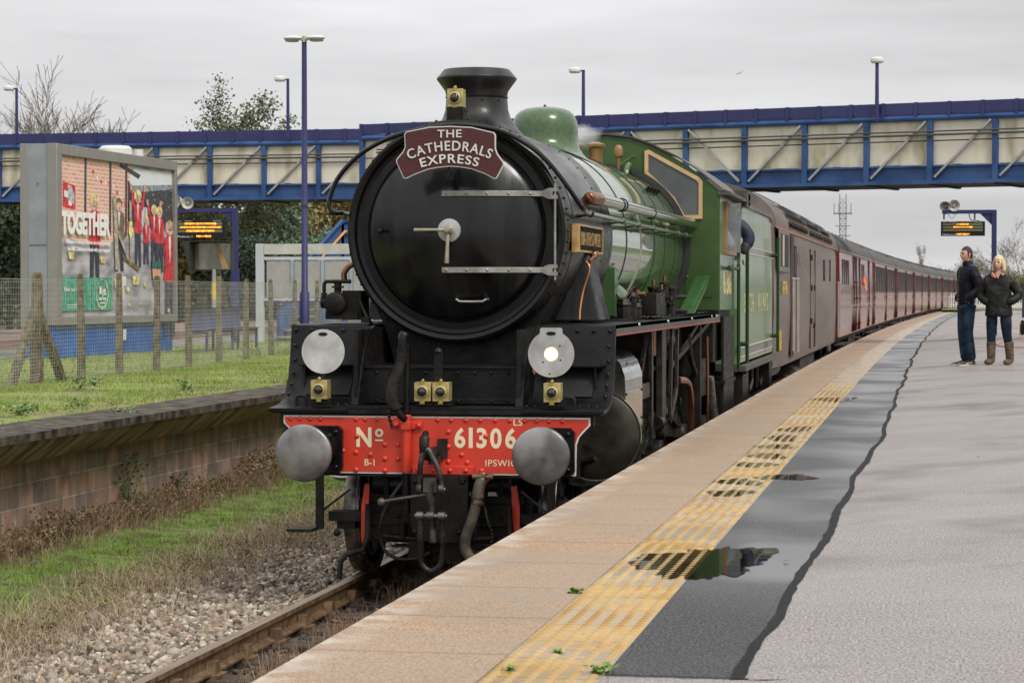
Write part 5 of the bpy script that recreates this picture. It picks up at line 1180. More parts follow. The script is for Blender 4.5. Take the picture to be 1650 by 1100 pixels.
for y in (1.0, 2.9, 4.8):
    for s in (-1, 1):
        wheel('tender_wheel', s*.755, y, .63, TYRE, BLKM, 10, tn, s)
        mb = MB(); mb.bb(s*1.08,s*1.24,y-.15,y+.15,.52,.78); mb.tube([(s*1.18,y-.5,1.0),(s*1.18,y,.86),(s*1.18,y+.5,1.0)], .04, 6)
        for dy in (-.5,.5): mb.cyl((s*1.18,y+dy,.85),(s*1.18,y+dy,1.2),.035,n=8)
        P('axlebox', mb, IRON, parent=tn, bevel=.01)
# coal
coal = mat('coal', (.012,.012,.013), .35, var=.4, bump=1, bscale=20)
mb = MB(); rr = random.Random(8)
for _ in range(160): mb.sph((rr.uniform(-1.1,1.1), rr.uniform(.6,4.5), 2.95+rr.uniform(-.1,.22)), rr.uniform(.08,.17), 6)
tag(mb.build('coal_heap', coal, smooth=0, loc=(0,11.45,0)), 'heap of black coal lying in the tender', 'coal')
MB().bb(-1.2,1.2,.13,5.2,2.80,2.86).build('coal_floor', BLKM, tn)

# ------------------------------------------------------------------ shared rolling stock parts
def bogie(parent, y, m, whl=.46, wb=1.3):
    mb = MB()
    for s in (-1, 1):
        mb.bb(s*1.02,s*1.12,y-wb-.5,y+wb+.5,.52,.72); mb.bb(s*1.0,s*1.2,y-.3,y+.3,.38,.62)
        for dy in (-wb, wb): mb.bb(s*1.05,s*1.2,y+dy-.14,y+dy+.14,.34,.64); mb.tube([(s*1.14,y+dy-.45,.72),(s*1.14,y+dy,.62),(s*1.14,y+dy+.45,.72)], .045, 6); mb.cyl((s*1.14,y+dy-.35,.45),(s*1.14,y+dy-.35,.8),.05,n=8)
        mb.bb(s*1.16,s*1.22,y-wb,y+wb,.28,.34)
    o = P('bogie', mb, m, parent=parent)
    mb = MB()
    for s in (-1, 1):
        for dy in (-wb, wb): mb.lathe([(0,-.07),(whl-.05,-.07),(whl,-.06),(whl,.05),(whl+.03,.065),(0,.07)], (s*.76,y+dy,whl), (-s,0,0), 28)
    mb.build('wheel', TYRE, o)
UND = mat('dusty_underframe', (.06,.045,.035), .8, var=.5, scale=4, col2=(.12,.09,.07), bump=.4)
def side_z(z, X=1.35):   # slight tumblehome
    return X-.05*max(0, (1.9-z))**1.5-.02*max(0, z-2.2)
# ------------------------------------------------------------------ diesel
y0 = 17.4; dl = thing('diesel_locomotive', (bend(y0), y0, 0), 'dusty maroon diesel locomotive with grey roof grilles between the tender and the coaches', 'diesel locomotive', rz=head(26))
DM = mat('dusty_maroon', (.165,.128,.115), .45, coat=.0, var=.12, scale=1.2, col2=(.21,.17,.155), rvar=.05, coatr=.2, stretch=(1,.12,1), spec=.22)
DR = mat('grey_brown_roof', (.17,.14,.125), .7, spec=.12, var=.2, scale=2, stretch=(1,.15,1), col2=(.20,.17,.155))
L_ = 19.9
mb = MB(); zs = [1.05,1.25,1.5,1.9,2.3,2.8,3.12]
for s in (-1, 1): mb.loft([[(s*(side_z(z)+.0)-s*d, y, z) for z in zs] for y, d in ((.1,.05),(2.1,.0),(L_-2.1,0),(L_-.1,.05))])
for y in (.1, L_-.1): mb.pxz([(-1.28,1.05),(1.28,1.05),(1.30,3.12),(1.1,3.35),(-1.1,3.35),(-1.30,3.12)], y-.02, y+.02)
dbody = P('body', mb, DM, parent=dl)
ra = [(x, 3.12+.72*math.sqrt(max(0, 1-(x/1.335)**2))**.9) for x in 1.335*np.cos(np.linspace(0, PI, 27))]
mb = MB(); mb.loft([[(x, y, z) for x, z in ra] for y in (.15, .2, L_-.2, L_-.15)], caps=True); drf = P('roof', mb, DR, parent=dl)
mb = MB()
for s in (-1, 1): mb.bb(s*1.335,s*1.352,.1,L_-.1,3.105,3.13)
mb.build('cantrail_stripe', mat('orange_cantrail', (.40,.16,.08), .5), dbody)
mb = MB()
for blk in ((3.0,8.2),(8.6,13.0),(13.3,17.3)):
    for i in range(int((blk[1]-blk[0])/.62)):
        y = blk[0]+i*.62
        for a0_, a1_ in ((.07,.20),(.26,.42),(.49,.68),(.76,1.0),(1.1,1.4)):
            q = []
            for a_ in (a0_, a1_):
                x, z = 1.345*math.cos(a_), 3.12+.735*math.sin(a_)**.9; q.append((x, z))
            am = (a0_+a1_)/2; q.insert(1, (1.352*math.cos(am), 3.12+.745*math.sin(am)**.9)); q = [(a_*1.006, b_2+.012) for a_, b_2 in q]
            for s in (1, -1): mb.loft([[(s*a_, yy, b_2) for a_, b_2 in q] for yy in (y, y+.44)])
mb.build('grille', mat('grille_shade_black', (.012,.011,.011), .8, spec=.0, rvar=0), drf, smooth=0)  # thin strips; the shade inside recessed louvres is put into their black
mb = MB(); mb.bb(-.45,.45,3.2,16.8,3.82,3.862); mb.build('roof_hatch', mat('hatch_dark', (.03,.027,.025), .8, spec=.05), drf, bevel=.02)
for s in (-1, 1):
    x = s*1.353
    mb = MB(); mb.bb(x-.01,x+s*.004,.40,2.75,2.48,3.10); wn = mb.build('cab_window', mat('window_surround', (.14,.11,.10), .4), dbody, bevel=.004)
    MB().bb(x,x+s*.008,.75,2.45,2.56,3.05).build('pane', mat('cab_pane_dark', (.012,.011,.010), .4, spec=.04, rvar=0), wn)
    mb = MB(); mb.bb(x,x+s*.009,1.1,1.5,2.57,3.04); mb.build('blind', mat('blind_cream', (.45,.4,.28), .7), wn)
    mb = MB(); mb.bb(x-.012,x+s*.002,3.1,3.9,1.15,3.08); dd = mb.build('cab_door', mat('door_recess_shade', (.05,.028,.025), .5, spec=.12), dbody)  # flush plate; the shade of a door recess is put into its colour
    for y in (2.95, 3.25, 3.95, 4.25, L_-1.2, L_-.5): mb = MB(); mb.cyl((x+s*.045,y,1.25 if y < 3 else 1.2),(x+s*.045,y,2.38),.022,n=8); mb.sph((x+s*.045,y,2.38),.03,6); mb.build('cab_handrail', mat('pale_handrail', (.42,.36,.33), .35, metal=.5), dbody)
    for y_, w_, z0_, z1_ in ((4.0,.45,2.42,2.92),(13.2,.5,2.40,2.82),(15.6,.4,2.4,2.85)):
        mb = MB()
        for q in ((y_,y_+.04,z0_,z1_),(y_+w_-.04,y_+w_,z0_,z1_),(y_,y_+w_,z0_,z0_+.03),(y_,y_+w_,z1_-.03,z1_)): mb.bb(x-.005,x+s*.006,*q)
        mb.build('window_rim', mat('panel_line', (.04,.027,.025), .7, spec=.05), dbody)
    mb = MB()
    for k_ in range(6): mb.bb(x-.005,x+s*.006,13.24,13.66,2.45+k_*.06,2.47+k_*.06)
    mb.build('side_grille', mat('panel_line'), dbody); mb = MB()
    for y_ in (8.6,8.64+1.5): mb.bb(x-.02,x+s*.003,y_,y_+.035,1.15,2.95)
    for y_, z_ in ((8.8,2.2),(8.8,1.6),(8.8,2.75),(9.8,2.2),(9.8,1.5)): mb.bb(x-.02,x+s*.02,y_,y_+.14,z_,z_+.10)
    mb.build('door_frame', mat('panel_line'), dbody)
mb = MB(); add_text(mb, '47746', (1.353, 1.7, 2.24), (0,1,0), (0,0,1), 1.1, .21, .002, bold=.02); mb.bb(1.30,1.354-.004,1.0,1.04,1.3,1.6) ; mb.build('number', mat('yellow_number', (.62,.42,.10), .6, spec=.1), dbody, smooth=0)
mb = MB(); add_text(mb, '47746', (1.352, 5.4, 2.72), (0,1,0), (0,0,1), .9, .22, .002, bold=.01); mb.build('number', mat('faded_number', (.20,.17,.11), .5), dbody, smooth=0)
mb = MB(); mb.bb(-1.1,1.1,.3,L_-.3,.95,1.06); 
for s in (-1, 1): mb.bb(s*.9,s*1.25,7.3,11.6,.4,1.0); mb.bb(s*.9,s*1.2,.1,.5,.5,1.05); mb.cyl((s*1.1,6.4,.7),(s*1.1,7.2,.7),.2)
mb.cyl((.87,-.02,1.05),(.87,-.45,1.05),.2,n=20); mb.cyl((-.87,-.02,1.05),(-.87,-.45,1.05),.2,n=20)
P('underframe', mb, UND, parent=dl, bevel=.01)
bogie(dl, 3.6, UND, .53, 1.8); bogie(dl, L_-3.6, UND, .53, 1.8)
mb = MB(); mb.loft([[(-1.29,.09,1.1),(1.29,.09,1.1)],[(-1.29,.0,1.7),(1.29,.0,1.7)],[(-1.27,.09,2.3),(1.27,.09,2.3)],[(-1.1,.3,3.3),(1.1,.3,3.3)]]); P('cab_front', mb, DM, parent=dl)

# ------------------------------------------------------------------ coaches
CM = mat('coach_maroon', (.24,.045,.04), .22, coat=.3, spec=.4, var=.12, rvar=.03, scale=1.5, coatr=.08, stretch=(1,.3,.5))
CME = mat('coach_end_maroon', (.15,.016,.016), .35, coat=.4, var=.2)
CRF = mat('coach_roof_grey', (.12,.115,.108), .75, spec=.12, var=.2, scale=1, col2=(.12,.12,.115))
LINE = mat('coach_lining', (.50,.36,.16), .5)
def coach(y0, kind, label):
    t_ = thing('passenger_coach', (bend(y0+.3), y0, 0), label, 'coach', 'maroon coaches of the train', rz=head(y0+10)); L_ = 19.7
    zs = [1.12,1.3,1.5,1.8,2.1,2.5,2.9,3.14]
    mb = MB()
    for s in (-1, 1): mb.loft([[(s*side_z(z), y, z) for z in zs] for y in (.0, L_)])
    b_ = P('body', mb, CM, parent=t_)
    mb = MB()
    for y in (.0, L_):
        mb.pxz([(-side_z(1.12),1.12),(side_z(1.12),1.12),(side_z(2),2),(side_z(3.1),3.14),(1.0,3.6),(0,3.78),(-1.0,3.6),(-side_z(3.1),3.14),(-side_z(2),2)], y-.01, y+.01)
        mb.bb(-.5,.5,y-.28,y+.28,1.2,3.25)
    P('coach_end', mb, CME, parent=t_)
    ra = [(x, 3.13+.66*math.sqrt(max(0, 1-(x/1.35)**2))**1.05) for x in 1.35*np.cos(np.linspace(0, PI, 21))]
    mb = MB(); mb.loft([[(x, y, z) for x, z in ra] for y in (-.04, L_+.04)], caps=True)
    for y in np.arange(1.2, L_, 2.5): mb.loft([[(x*1.006, y+d, 3.13+(z-3.13)*1.012) for x, z in ra] for d in (-.03, .03)])
    r_ = P('roof', mb, CRF, parent=t_)
    mb = MB()
    for y in np.arange(1.5, L_-1, 1.9):
        for x in (-.35, .35): mb.lathe([(.13,0),(.16,.03),(.13,.09),(0,.11)], (x, y, 3.13+.66*math.sqrt(1-(.35/1.35)**2)-.01), (0,0,1), 10)
    mb.build('roof_vent', CRF, r_)
    mb = MB(); mb.bb(1.345,1.372,0,L_,3.12,3.15); mb.bb(-1.372,-1.345,0,L_,3.12,3.15); mb.build('gutter', mat('gutter_pale', (.30,.24,.22), .5), r_)
    wz = (2.18, 2.98) if kind != 'van' else (2.35, 2.92)
    if kind == 'van': wins = [(1.2+.9*i, .42) for i in range(4)]+[(11.8+1.1*i, .5) for i in range(2)]; drs = [6.6,8.0,10.1,16.4]
    elif kind == 'open': wins = [(1.75+2.05*i, 1.55) for i in range(4)]+[(10.65+2.05*i, 1.45) for i in range(4)]; drs = [.25,9.7,18.7]
    else: wins = [(1.6+1.42*i, 1.12) for i in range(12)]; drs = [.3,7.0,12.8,18.6]
    for s in (-1, 1):
        for y, w_ in wins:
            f = MB(); zc = (wz[0]+wz[1])/2; xx = side_z(zc)
            f.bb(s*(xx-.03),s*(xx+.004),y-.03,y+w_+.03,wz[0]-.03,wz[1]+.03); fo = f.build('window', mat('window_trim', (.10,.025,.022), .5, spec=.1), b_)
            p_ = MB(); p_.bb(s*(xx),s*(xx+.009),y,y+w_,wz[0],wz[1]); p_.build('pane', mat('coach_glass', (.012,.006,.006), .45, coat=0, var=.3, rvar=.04, spec=.06), fo)
        for y in drs:
            f = MB(); 
            for yy in (y, y+.72): f.bb(s*(side_z(2)-.03),s*(side_z(2)+.003),yy,yy+.016,1.15,3.1)
            f.cyl((s*(1.38),y-.10,1.85),(s*1.38,y-.10,2.35),.014,n=6); f.bb(s*1.34,s*1.38,y+.6,y+.66,1.98,2.02)
            for z in (1.3,1.75,2.4): f.bb(s*1.335,s*1.368,y+.70,y+.78,z,z+.05)
            do = f.build('door', mat('door_line', (.05,.012,.012), .6, spec=.05), b_)
            p_ = MB(); p_.bb(s*(side_z(2.6)-.01),s*(side_z(2.6)+.007),y+.12,y+.60,2.28,2.95); p_.build('door_window', mat('coach_glass'), do)
    mb = MB()
    for z in (2.09, 3.08) if kind != 'van' else (3.08,):
        for s in (-1, 1): mb.bb(s*(side_z(z)-.02),s*(side_z(z)+.003),0,L_,z,z+.014)
    mb.build('lining', mat('thin_lining', (.45,.30,.16), .5), b_)
    mb = MB(); mb.bb(-1.15,1.15,.1,L_-.1,.98,1.1)
    for s in (-1, 1):
        mb.bb(s*.75,s*1.2,7.2,8.8,.5,1.0); mb.bb(s*.75,s*1.15,9.8,11.2,.55,1.0); mb.beam((s*1.0,5.4,.95),(s*1.0,8,.55),.05,.05); mb.beam((s*1.0,14.3,.95),(s*1.0,11.5,.55),.05,.05)
        for y in (.6,2.2,17.5,19.1,9.6): mb.bb(s*1.2,s*1.42,y-.35,y+.35,.93,.97)
    mb.cyl((.87,.0,1.05),(.87,-.32,1.05),.17,n=14); P('underframe', mb, UND, parent=t_)
    bogie(t_, 2.9, UND); bogie(t_, L_-2.9, UND)
    return t_
c0 = coach(37.75, 'van', 'first maroon coach behind the diesel, with four small windows and double doors')
c1 = coach(37.75+20.4, 'open', 'second maroon coach, with a passenger looking out of a door window')
labs = ['third maroon coach from the diesel', 'fourth maroon coach from the diesel', 'fifth maroon coach from the diesel', 'sixth maroon coach from the diesel, far away on the curve', 'last maroon coach of the train, far away behind the standing man']
for k_, lb in enumerate(labs):
    y0 = 37.75+20.4*(k_+2); c = copy_tree(c1); c.location = (bend(y0+.3), y0, 0); c.rotation_euler.z = head(y0+10); c['label'] = lb
# ------------------------------------------------------------------ footbridge
FB = thing('footbridge', (-10, 44, 0), 'long blue steel footbridge with stained cream panels crossing over the station', 'footbridge')
O_ = Vector((-10, 44, 0))
stn = mat('stained_cream_panel', ramp=[(.22,.20,.13),(.50,.46,.33),(.68,.63,.50),(.74,.69,.57)], rough=.8, scale=1.4, stretch=(1.6,1.6,.45), detail=7, lo=.28, hi=.62, rvar=0)
ZL = 4.72
def span(A, B, bays, flips):
    A = Vector((A[0], A[1], 0)); B = Vector((B[0], B[1], 0)); d = (B-A).normalized(); L_ = (B-A).length; n_ = Vector((d.y, -d.x, 0))
    if n_.y > 0: n_ = -n_      # towards the camera
    def q(t, off, z): return A+d*t+n_*off+Vector((0,0,z))-O_
    def bx(t0, t1, o0, o1, z0, z1, mb):
        vs = [q(t, o, z) for t in (t0, t1) for o in (o0, o1) for z in (z0, z1)]
        mb.add(vs, [(0,1,3,2),(4,6,7,5),(0,4,5,1),(2,3,7,6),(0,2,6,4),(1,5,7,3)])
    for off in (0, -2.2):
        s = 1 if off == 0 else -1
        mb = MB(); bx(0, L_, off-.04, off+.10, ZL+1.60, ZL+1.86, mb)
        k_ = int(L_/.78)
        for i in range(k_+1): t = L_*i/k_; bx(t-.04, t+.04, off-.05, off+.125, ZL+1.53, ZL+1.87, mb)
        mb.build('coping_band', NAVY, FB)
        mb = MB(); mb.tube([q(0, off+.05, ZL+1.5), q(L_, off+.05, ZL+1.5)], .075, 10); bx(0, L_, off-.08, off+.05, ZL, ZL+.05, mb); bx(0, L_, off-.05, off+.0, ZL+.05, ZL+.40, mb); bx(0, L_, off-.08, off+.08, ZL+.36, ZL+.40, mb)
        bx(0, L_, off-.08, off+.10, ZL-.03, ZL+.05, mb); mb.build('main_beam', BLUE, FB)
        for i in range(bays+1):
            mb = MB(); t = L_*i/bays; bx(t-.065, t+.065, off-.02, off+.09, ZL+.05, ZL+1.46, mb); mb.build('upright_post', BLUE, FB)
        for i in range(bays):
            if off < 0 and i % 2: continue
            t0_ = L_*i/bays+.07; t1_ = L_*(i+(1 if off == 0 else 2))/bays-.07
            mb = MB(); bx(t0_, t1_, off-.03, off-.01, ZL+.42, ZL+.955, mb); bx(t0_, t1_, off-.03, off-.01, ZL+.985, ZL+1.47, mb); mb.build('parapet_panel', stn, FB, smooth=0)
            mb = MB(); bx(t0_, t1_, off-.035, off-.012, ZL+.955, ZL+.985, mb); mb.build('panel_joint', mat('joint_dark', (.03,.03,.05), .6), FB, smooth=0)
            a, b_ = (t0_+.05, t1_-.02) if flips[i % len(flips)] > 0 else (t1_-.05, t0_+.02)
            mb = MB(); mb.beam(q(a, off+.07, ZL+.12), q(b_, off+.07, ZL+1.42), .075, .05); mb.build('diagonal_brace', GALV, FB)
        if off == 0:
            mb = MB(); mb.tube([q(.5, .13, ZL+1.10), q(L_, .13, ZL+1.10)], .03, 6); mb.tube([q(.5, .13, ZL+1.18), q(L_, .13, ZL+1.18)], .022, 6); mb.build('conduit', mat('conduit_dark', (.07,.075,.07), .6), FB)
    mb = MB(); bx(0, L_, -2.2, -.05, ZL-.02, ZL+.08, mb)
    for i in range(bays+1): t = L_*i/bays; bx(t-.05, t+.05, -2.2, -.06, ZL-.07, ZL-.03, mb)
    mb.build('deck', mat('deck_underside', (.05,.05,.055), .8), FB)
    return q
flR = [-1,-1,1,1,1,1,1]
A1 = atY(585, 300, 43.6); B1 = atY(1213, 300, 40.2); dv = (B1-A1); L1 = math.hypot(dv.x, dv.y)
dn = Vector((dv.x, dv.y, 0)).normalized(); E1 = Vector((A1.x, A1.y, 0))+dn*(L1+1.53*10)
nb = round(L1/1.53); span((A1.x, A1.y), (E1.x, E1.y), nb+10, [1]*(nb-2)+[-1,-1]+[1]*10)
A2 = atY(603, 300, 45.2); A2x = A2.x
span((A2x-1.55*20, 46.2), (A2x, 45.2), 20, [-1]*10+[1]*10)
for x_, y_, z_ in ((A2x-.3, 46.4, PZ), (A2x-9.8, 46.9, PZ), (A2x-30, 47.4, .4), (12.5, 37.4, PZ), (A1.x+.3, 44.6, PZ)):
    mb = MB(); mb.bb(x_-.15-O_.x, x_+.15-O_.x, y_-O_.y-.15, y_-O_.y+.15, z_-.1, ZL-.02); mb.bb(x_-.5-O_.x, x_+.5-O_.x, y_-O_.y-.3, y_-O_.y+.3, ZL-.2, ZL-.03); mb.build('bridge_column', BLUE, FB)
# stair tower down to platform 1
ST = thing('bridge_staircase', (-11.4, 43, .95), 'light blue steel staircase leading up from the far platform to the footbridge', 'staircase'); SO = Vector((-11.4, 43, .95))
tp = Vector((-9.7, 46.2, 4.75)); l1 = Vector((-11.3, 43.9, 2.85)); l0 = Vector((-11.7, 43.0, 2.85)); bt = Vector((-12.8, 40.7, .95))
nrm = Vector((.86, -.50, 0)).normalized()
mb = MB()
for off in (0, 1.5):
    for a, b_ in ((tp, l1), (l1, l0), (l0, bt)):
        up = Vector((0,0,1.15)); o_ = nrm*off; dn_ = Vector((0,0,-.32))
        vs = [a+o_+dn_, b_+o_+dn_, b_+o_+up, a+o_+up]; vs = [v-SO for v in vs]; w_ = nrm*.05
        mb.add(vs+[v+w_ for v in vs], [(0,1,2,3),(7,6,5,4),(0,4,5,1),(1,5,6,2),(2,6,7,3),(3,7,4,0)])
mb.build('stair_side', LBLUE, ST)
mb = MB()
for a, b_ in ((tp, l1), (l1, l0), (l0, bt)):
    for t in np.linspace(0, 1, 4): p = a+(b_-a)*t+nrm*.06-SO; mb.beam(p+Vector((0,0,-.3)), p+Vector((0,0,1.2)), .06, .06)
    mb.beam(a+nrm*.06-SO+Vector((0,0,1.18)), b_+nrm*.06-SO+Vector((0,0,1.18)), .1, .07)
mb.build('stair_frame', BLUE, ST)
mb = MB()
for a, b_, n_ in ((tp, l1, 11), (l0, bt, 11)):
    for i in range(n_): p = a+(b_-a)*((i+.5)/n_)+nrm*.78-SO; mb.box(p, (1.4, .32, .05), rz=math.atan2(nrm.y, nrm.x)); mb.box(p-Vector((0,0,.09)), (1.4, .02, .14), rz=math.atan2(nrm.y, nrm.x))
mb.box((l1+l0)/2+nrm*.78-SO, (1.45,1.3,.06)); mb.build('stair_steps', mat('pale_steps', (.42,.41,.37), .7), ST)
mb = MB(); 
for off in (.14, 1.40): mb.tube([bt+nrm*off+Vector((0,0,.9))-SO, l0+nrm*off+Vector((0,0,.9))-SO, l1+nrm*off+Vector((0,0,.9))-SO, tp+nrm*off+Vector((0,0,.9))-SO], .035, 8)
mb.build('orange_handrail', mat('orange_rail', (.75,.33,.08), .45), ST)
mb = MB()
for p in (l1, l0, tp): mb.beam(p+nrm*.1-SO+Vector((0,0,-.3)), Vector((p.x, p.y, .95))+nrm*.1-SO, .16, .16); mb.beam(p+nrm*1.4-SO+Vector((0,0,-.3)), Vector((p.x, p.y, .95))+nrm*1.4-SO, .16, .16)
mb.build('stair_column', BLUE, ST)

# ------------------------------------------------------------------ lamps
def lantern(mb, c, s=1, d=1):
    mb.lathe([(0,.10),(.13,.09),(.165,.05),(.17,.0),(.15,-.05),(0,-.06)], c, (0,0,1), 20)
lp = thing('lamp_post', (-9.15, 30, PZ), 'tall navy lamp post with two white heads in front of the footbridge', 'lamp post')
mb = MB(); mb.tube([(0,0,0),(0,0,1.2),(0,0,1.25),(0,0,6.35)], [.10,.10,.068,.052], 16); mb.cyl((0,0,2.95),(0,0,3.02),.07); mb.build('post', NAVY, lp)
mb = MB()
for s in (-1, 1): mb.tube([(0,0,6.36),(s*.08,0,6.42)], .03, 8)
mb.cyl((0,0,6.33),(0,0,6.47),.045,n=10); mb.build('bracket', mat('bracket_pale', (.45,.4,.3), .5), lp)
for s in (-1, 1):
    mb = MB(); mb.sph((s*.24,0,6.43+.0), .20, 24, sy=.8, sz=.27); h_ = mb.build('lamp_head', WHITEP, lp); 
    mb = MB(); mb.lathe([(.0,-.03),(.13,-.025),(.15,0),(0,.0)], (s*.26,0,6.385), (0,0,1), 20); mb.build('lamp_glass', mat('lamp_glass', (.35,.35,.33), .2), h_)
for i, (u, vt, vb, y, side_, lab) in enumerate([(27,142,214,46,-1,'small white headed lamp above the footbridge at far left'),(464,127,206,44.9,-1,'small white headed lamp above the footbridge between the pine and the tall lamp post'),(940,113,190,42,-1,'small white headed lamp above the footbridge right of the green dome'),(1413,97,178,39,0,'small white lamp above the footbridge at the right of the picture')]):
    b_ = atY(u, vb, y); t_ = thing('bridge_lamp', (b_.x, y, b_.z-.25), lab, 'lamp', 'lamps on the footbridge'); hh = (atY(u, vt, y)-b_).z+.25
    MB().cyl((0,0,0),(0,0,hh),.05,.04,n=10).build('post', NAVY, t_)
    mb = MB(); hx = side_*.22; mb.lathe([(0,.07),(.11,.065),(.15,.03),(.155,-.03),(.13,-.07),(0,-.075)], (hx,0,hh), (0,0,1), 18); mb.build('lamp_head', WHITEP, t_)
    if side_: MB().cyl((0,0,hh-.02),(hx,0,hh-.02),.02,n=6).build('arm', NAVY, t_)

# ------------------------------------------------------------------ billboard
pL = atZ(87, 576, PZ); pR = atZ(281, 563, PZ)
bb = thing('billboard', (pL.x, pL.y, PZ-.02), 'large grey framed billboard with a school poster on a blue plinth', 'billboard')
dR = Vector((pR.x-pL.x, pR.y-pL.y, 0)); WB = dR.length; dR.normalize(); bb.rotation_euler.z = math.atan2(dR.y, dR.x)
# local: x along the face, -y towards the viewer, z up
HT = 4.02; zb0 = .62
mb = MB(); mb.bb(.05,WB-.05,.02,.60,0,zb0); mb.build('plinth', mat('plinth_blue', (.01,.10,.38), .5, var=.15, scale=2, rvar=.05), bb)
MB().bb(WB*.50,WB*.57,-.002,.02,.28,.50).build('notice', mat('notice_white', (.7,.72,.72), .5), bb)
mb = MB(); mb.bb(0,WB,.10,.55,zb0,HT); mb.build('cabinet', PANELG, bb)
mb = MB(); fw = .13
for a, b_, c, d in ((0,WB,zb0,zb0+.16),(0,WB,HT-.20,HT+.0),(0,.22,zb0+.16,HT-.20),(WB-.12,WB,zb0+.16,HT-.20)): mb.bb(a,b_,-.08,.10,c,d)
mb.bb(-.02,.0,-.08,.12,zb0,HT); mb.bb(-.02,.002,.50,.66,zb0-.05,HT); mb.bb(0,WB,.55,.66,HT-.12,HT-.01)
mb.build('frame', FRAMEG, bb, bevel=.008)
mb = MB(); mb.cyl((-.03,.3,HT-.75),(-.022,.3,HT-.75),.02,n=8); mb.bb(-.012,-.001,.14,.48,HT-1.9,HT-1.888); mb.build('panel_seam', mat('seam', (.12,.12,.12), .6), bb)
x0, x1, z0, z1 = .22, WB-.12, zb0+.16, HT-.20; PW = x1-x0; PH = z1-z0
def pxp(u, v):   # fraction of the poster
    return x0+u*PW, z1-v*PH
po = MB().bb(x0,x1,.0,.02,z0,z1).build('poster', mat('poster_ground', (.33,.30,.33), .5, var=.3, scale=1.6, stretch=(1,1,3), col2=(.56,.54,.56)), bb, smooth=0)
cnt = [0]
def fl(name, poly, m, lvl=1):
    cnt[0] += 1; e = .00022*cnt[0]
    MB().pxz([pxp(*p) for p in poly], -.002-e, -.0012-e).build(name, m, po, smooth=0)
bm_ = bpy.data.materials.new('poster_brick'); bm_.use_nodes = True; t = bm_.node_tree; b = t.nodes['Principled BSDF']; tcn = t.nodes.new('ShaderNodeTexCoord'); sp = t.nodes.new('ShaderNodeSeparateXYZ'); cb = t.nodes.new('ShaderNodeCombineXYZ')
t.links.new(tcn.outputs['Object'], sp.inputs[0]); t.links.new(sp.outputs[0], cb.inputs[0]); t.links.new(sp.outputs[2], cb.inputs[1]); br = t.nodes.new('ShaderNodeTexBrick'); t.links.new(cb.outputs[0], br.inputs[0])
br.inputs['Scale'].default_value = 1; br.inputs['Brick Width'].default_value = .24; br.inputs['Row Height'].default_value = .075; br.inputs['Mortar Size'].default_value = .012; br.inputs['Color1'].default_value = (.78,.44,.32,1); br.inputs['Color2'].default_value = (.66,.32,.22,1); br.inputs['Mortar'].default_value = (.80,.64,.54,1)
t.links.new(br.outputs[0], b.inputs['Base Color']); b.inputs['Roughness'].default_value = .5
pm = lambda n_, c, **k: mat('poster_'+n_, c, .45, var=.42, scale=9, detail=6, **k)
PDK = pm('dark', (.06,.055,.06)); PRD = pm('red', (.62,.04,.05)); PWH = mat('poster_white', (.78,.77,.75), .5, var=.05); PSK = pm('skin', (.62,.38,.28)); PYL = pm('yellow', (.78,.62,.25)); PGR = pm('green', (.05,.32,.20)); PNV = pm('navy', (.04,.045,.07)); PWD = pm('wood', (.42,.37,.28)); PBR = pm('brown', (.20,.13,.07)); PGL = pm('pale_grey', (.45,.45,.47))
fl('brick_wall', [(0,0),(.62,0),(.62,.44),(.35,.56),(0,.50)], bm_)
fl('pavement', [(.62,.40),(1,.36),(1,.5),(.62,.5)], PGL)
fl('building', [(.58,.11),(1,.13),(1,.40),(.58,.42)], PDK)
fl('sky', [(.64,.02),(1,.02),(1,.10),(.60,.17),(.60,.07)], mat('poster_sky', (.72,.74,.76), .5, var=.04))
fl('awning', [(.60,.14),(1,.10),(1,.13),(.60,.19)], pm('awning', (.28,.30,.34)))
fl('gable', [(.52,0),(.70,.06),(.68,.09),(.50,.02)], PDK)
for x in (.21,.42,.56): fl('drainpipe', [(x,0),(x+.018,0),(x+.012,.48),(x-.006,.48)], PDK)
fl('window', [(.67,.28),(.78,.27),(.78,.42),(.67,.43)], pm('window', (.40,.45,.46)))
for k_ in range(3): fl('glazing_bar', [(.68+.035*k_,.28),(.688+.035*k_,.28),(.688+.035*k_,.42),(.68+.035*k_,.42)], PWH)
fl('school_sign', [(.035,.16),(.135,.18),(.135,.33),(.035,.32)], PRD); fl('sign_cross', [(.045,.215),(.08,.22),(.08,.19),(.105,.195),(.105,.31),(.08,.305),(.08,.26),(.045,.255)], PWH); fl('sign_leaf', [(.075,.18),(.10,.18),(.13,.24),(.125,.30),(.08,.27)], PGL)
for k_ in range(9): x = .27+.034*k_; y = .065+.16*(k_/8)+.02*math.sin(k_); fl('bunting', [(x,y),(x+.022,y+.006),(x+.012,y+.035)], PWH if k_ % 2 else PRD)
PRS = pm('red_shade', (.36,.02,.03))
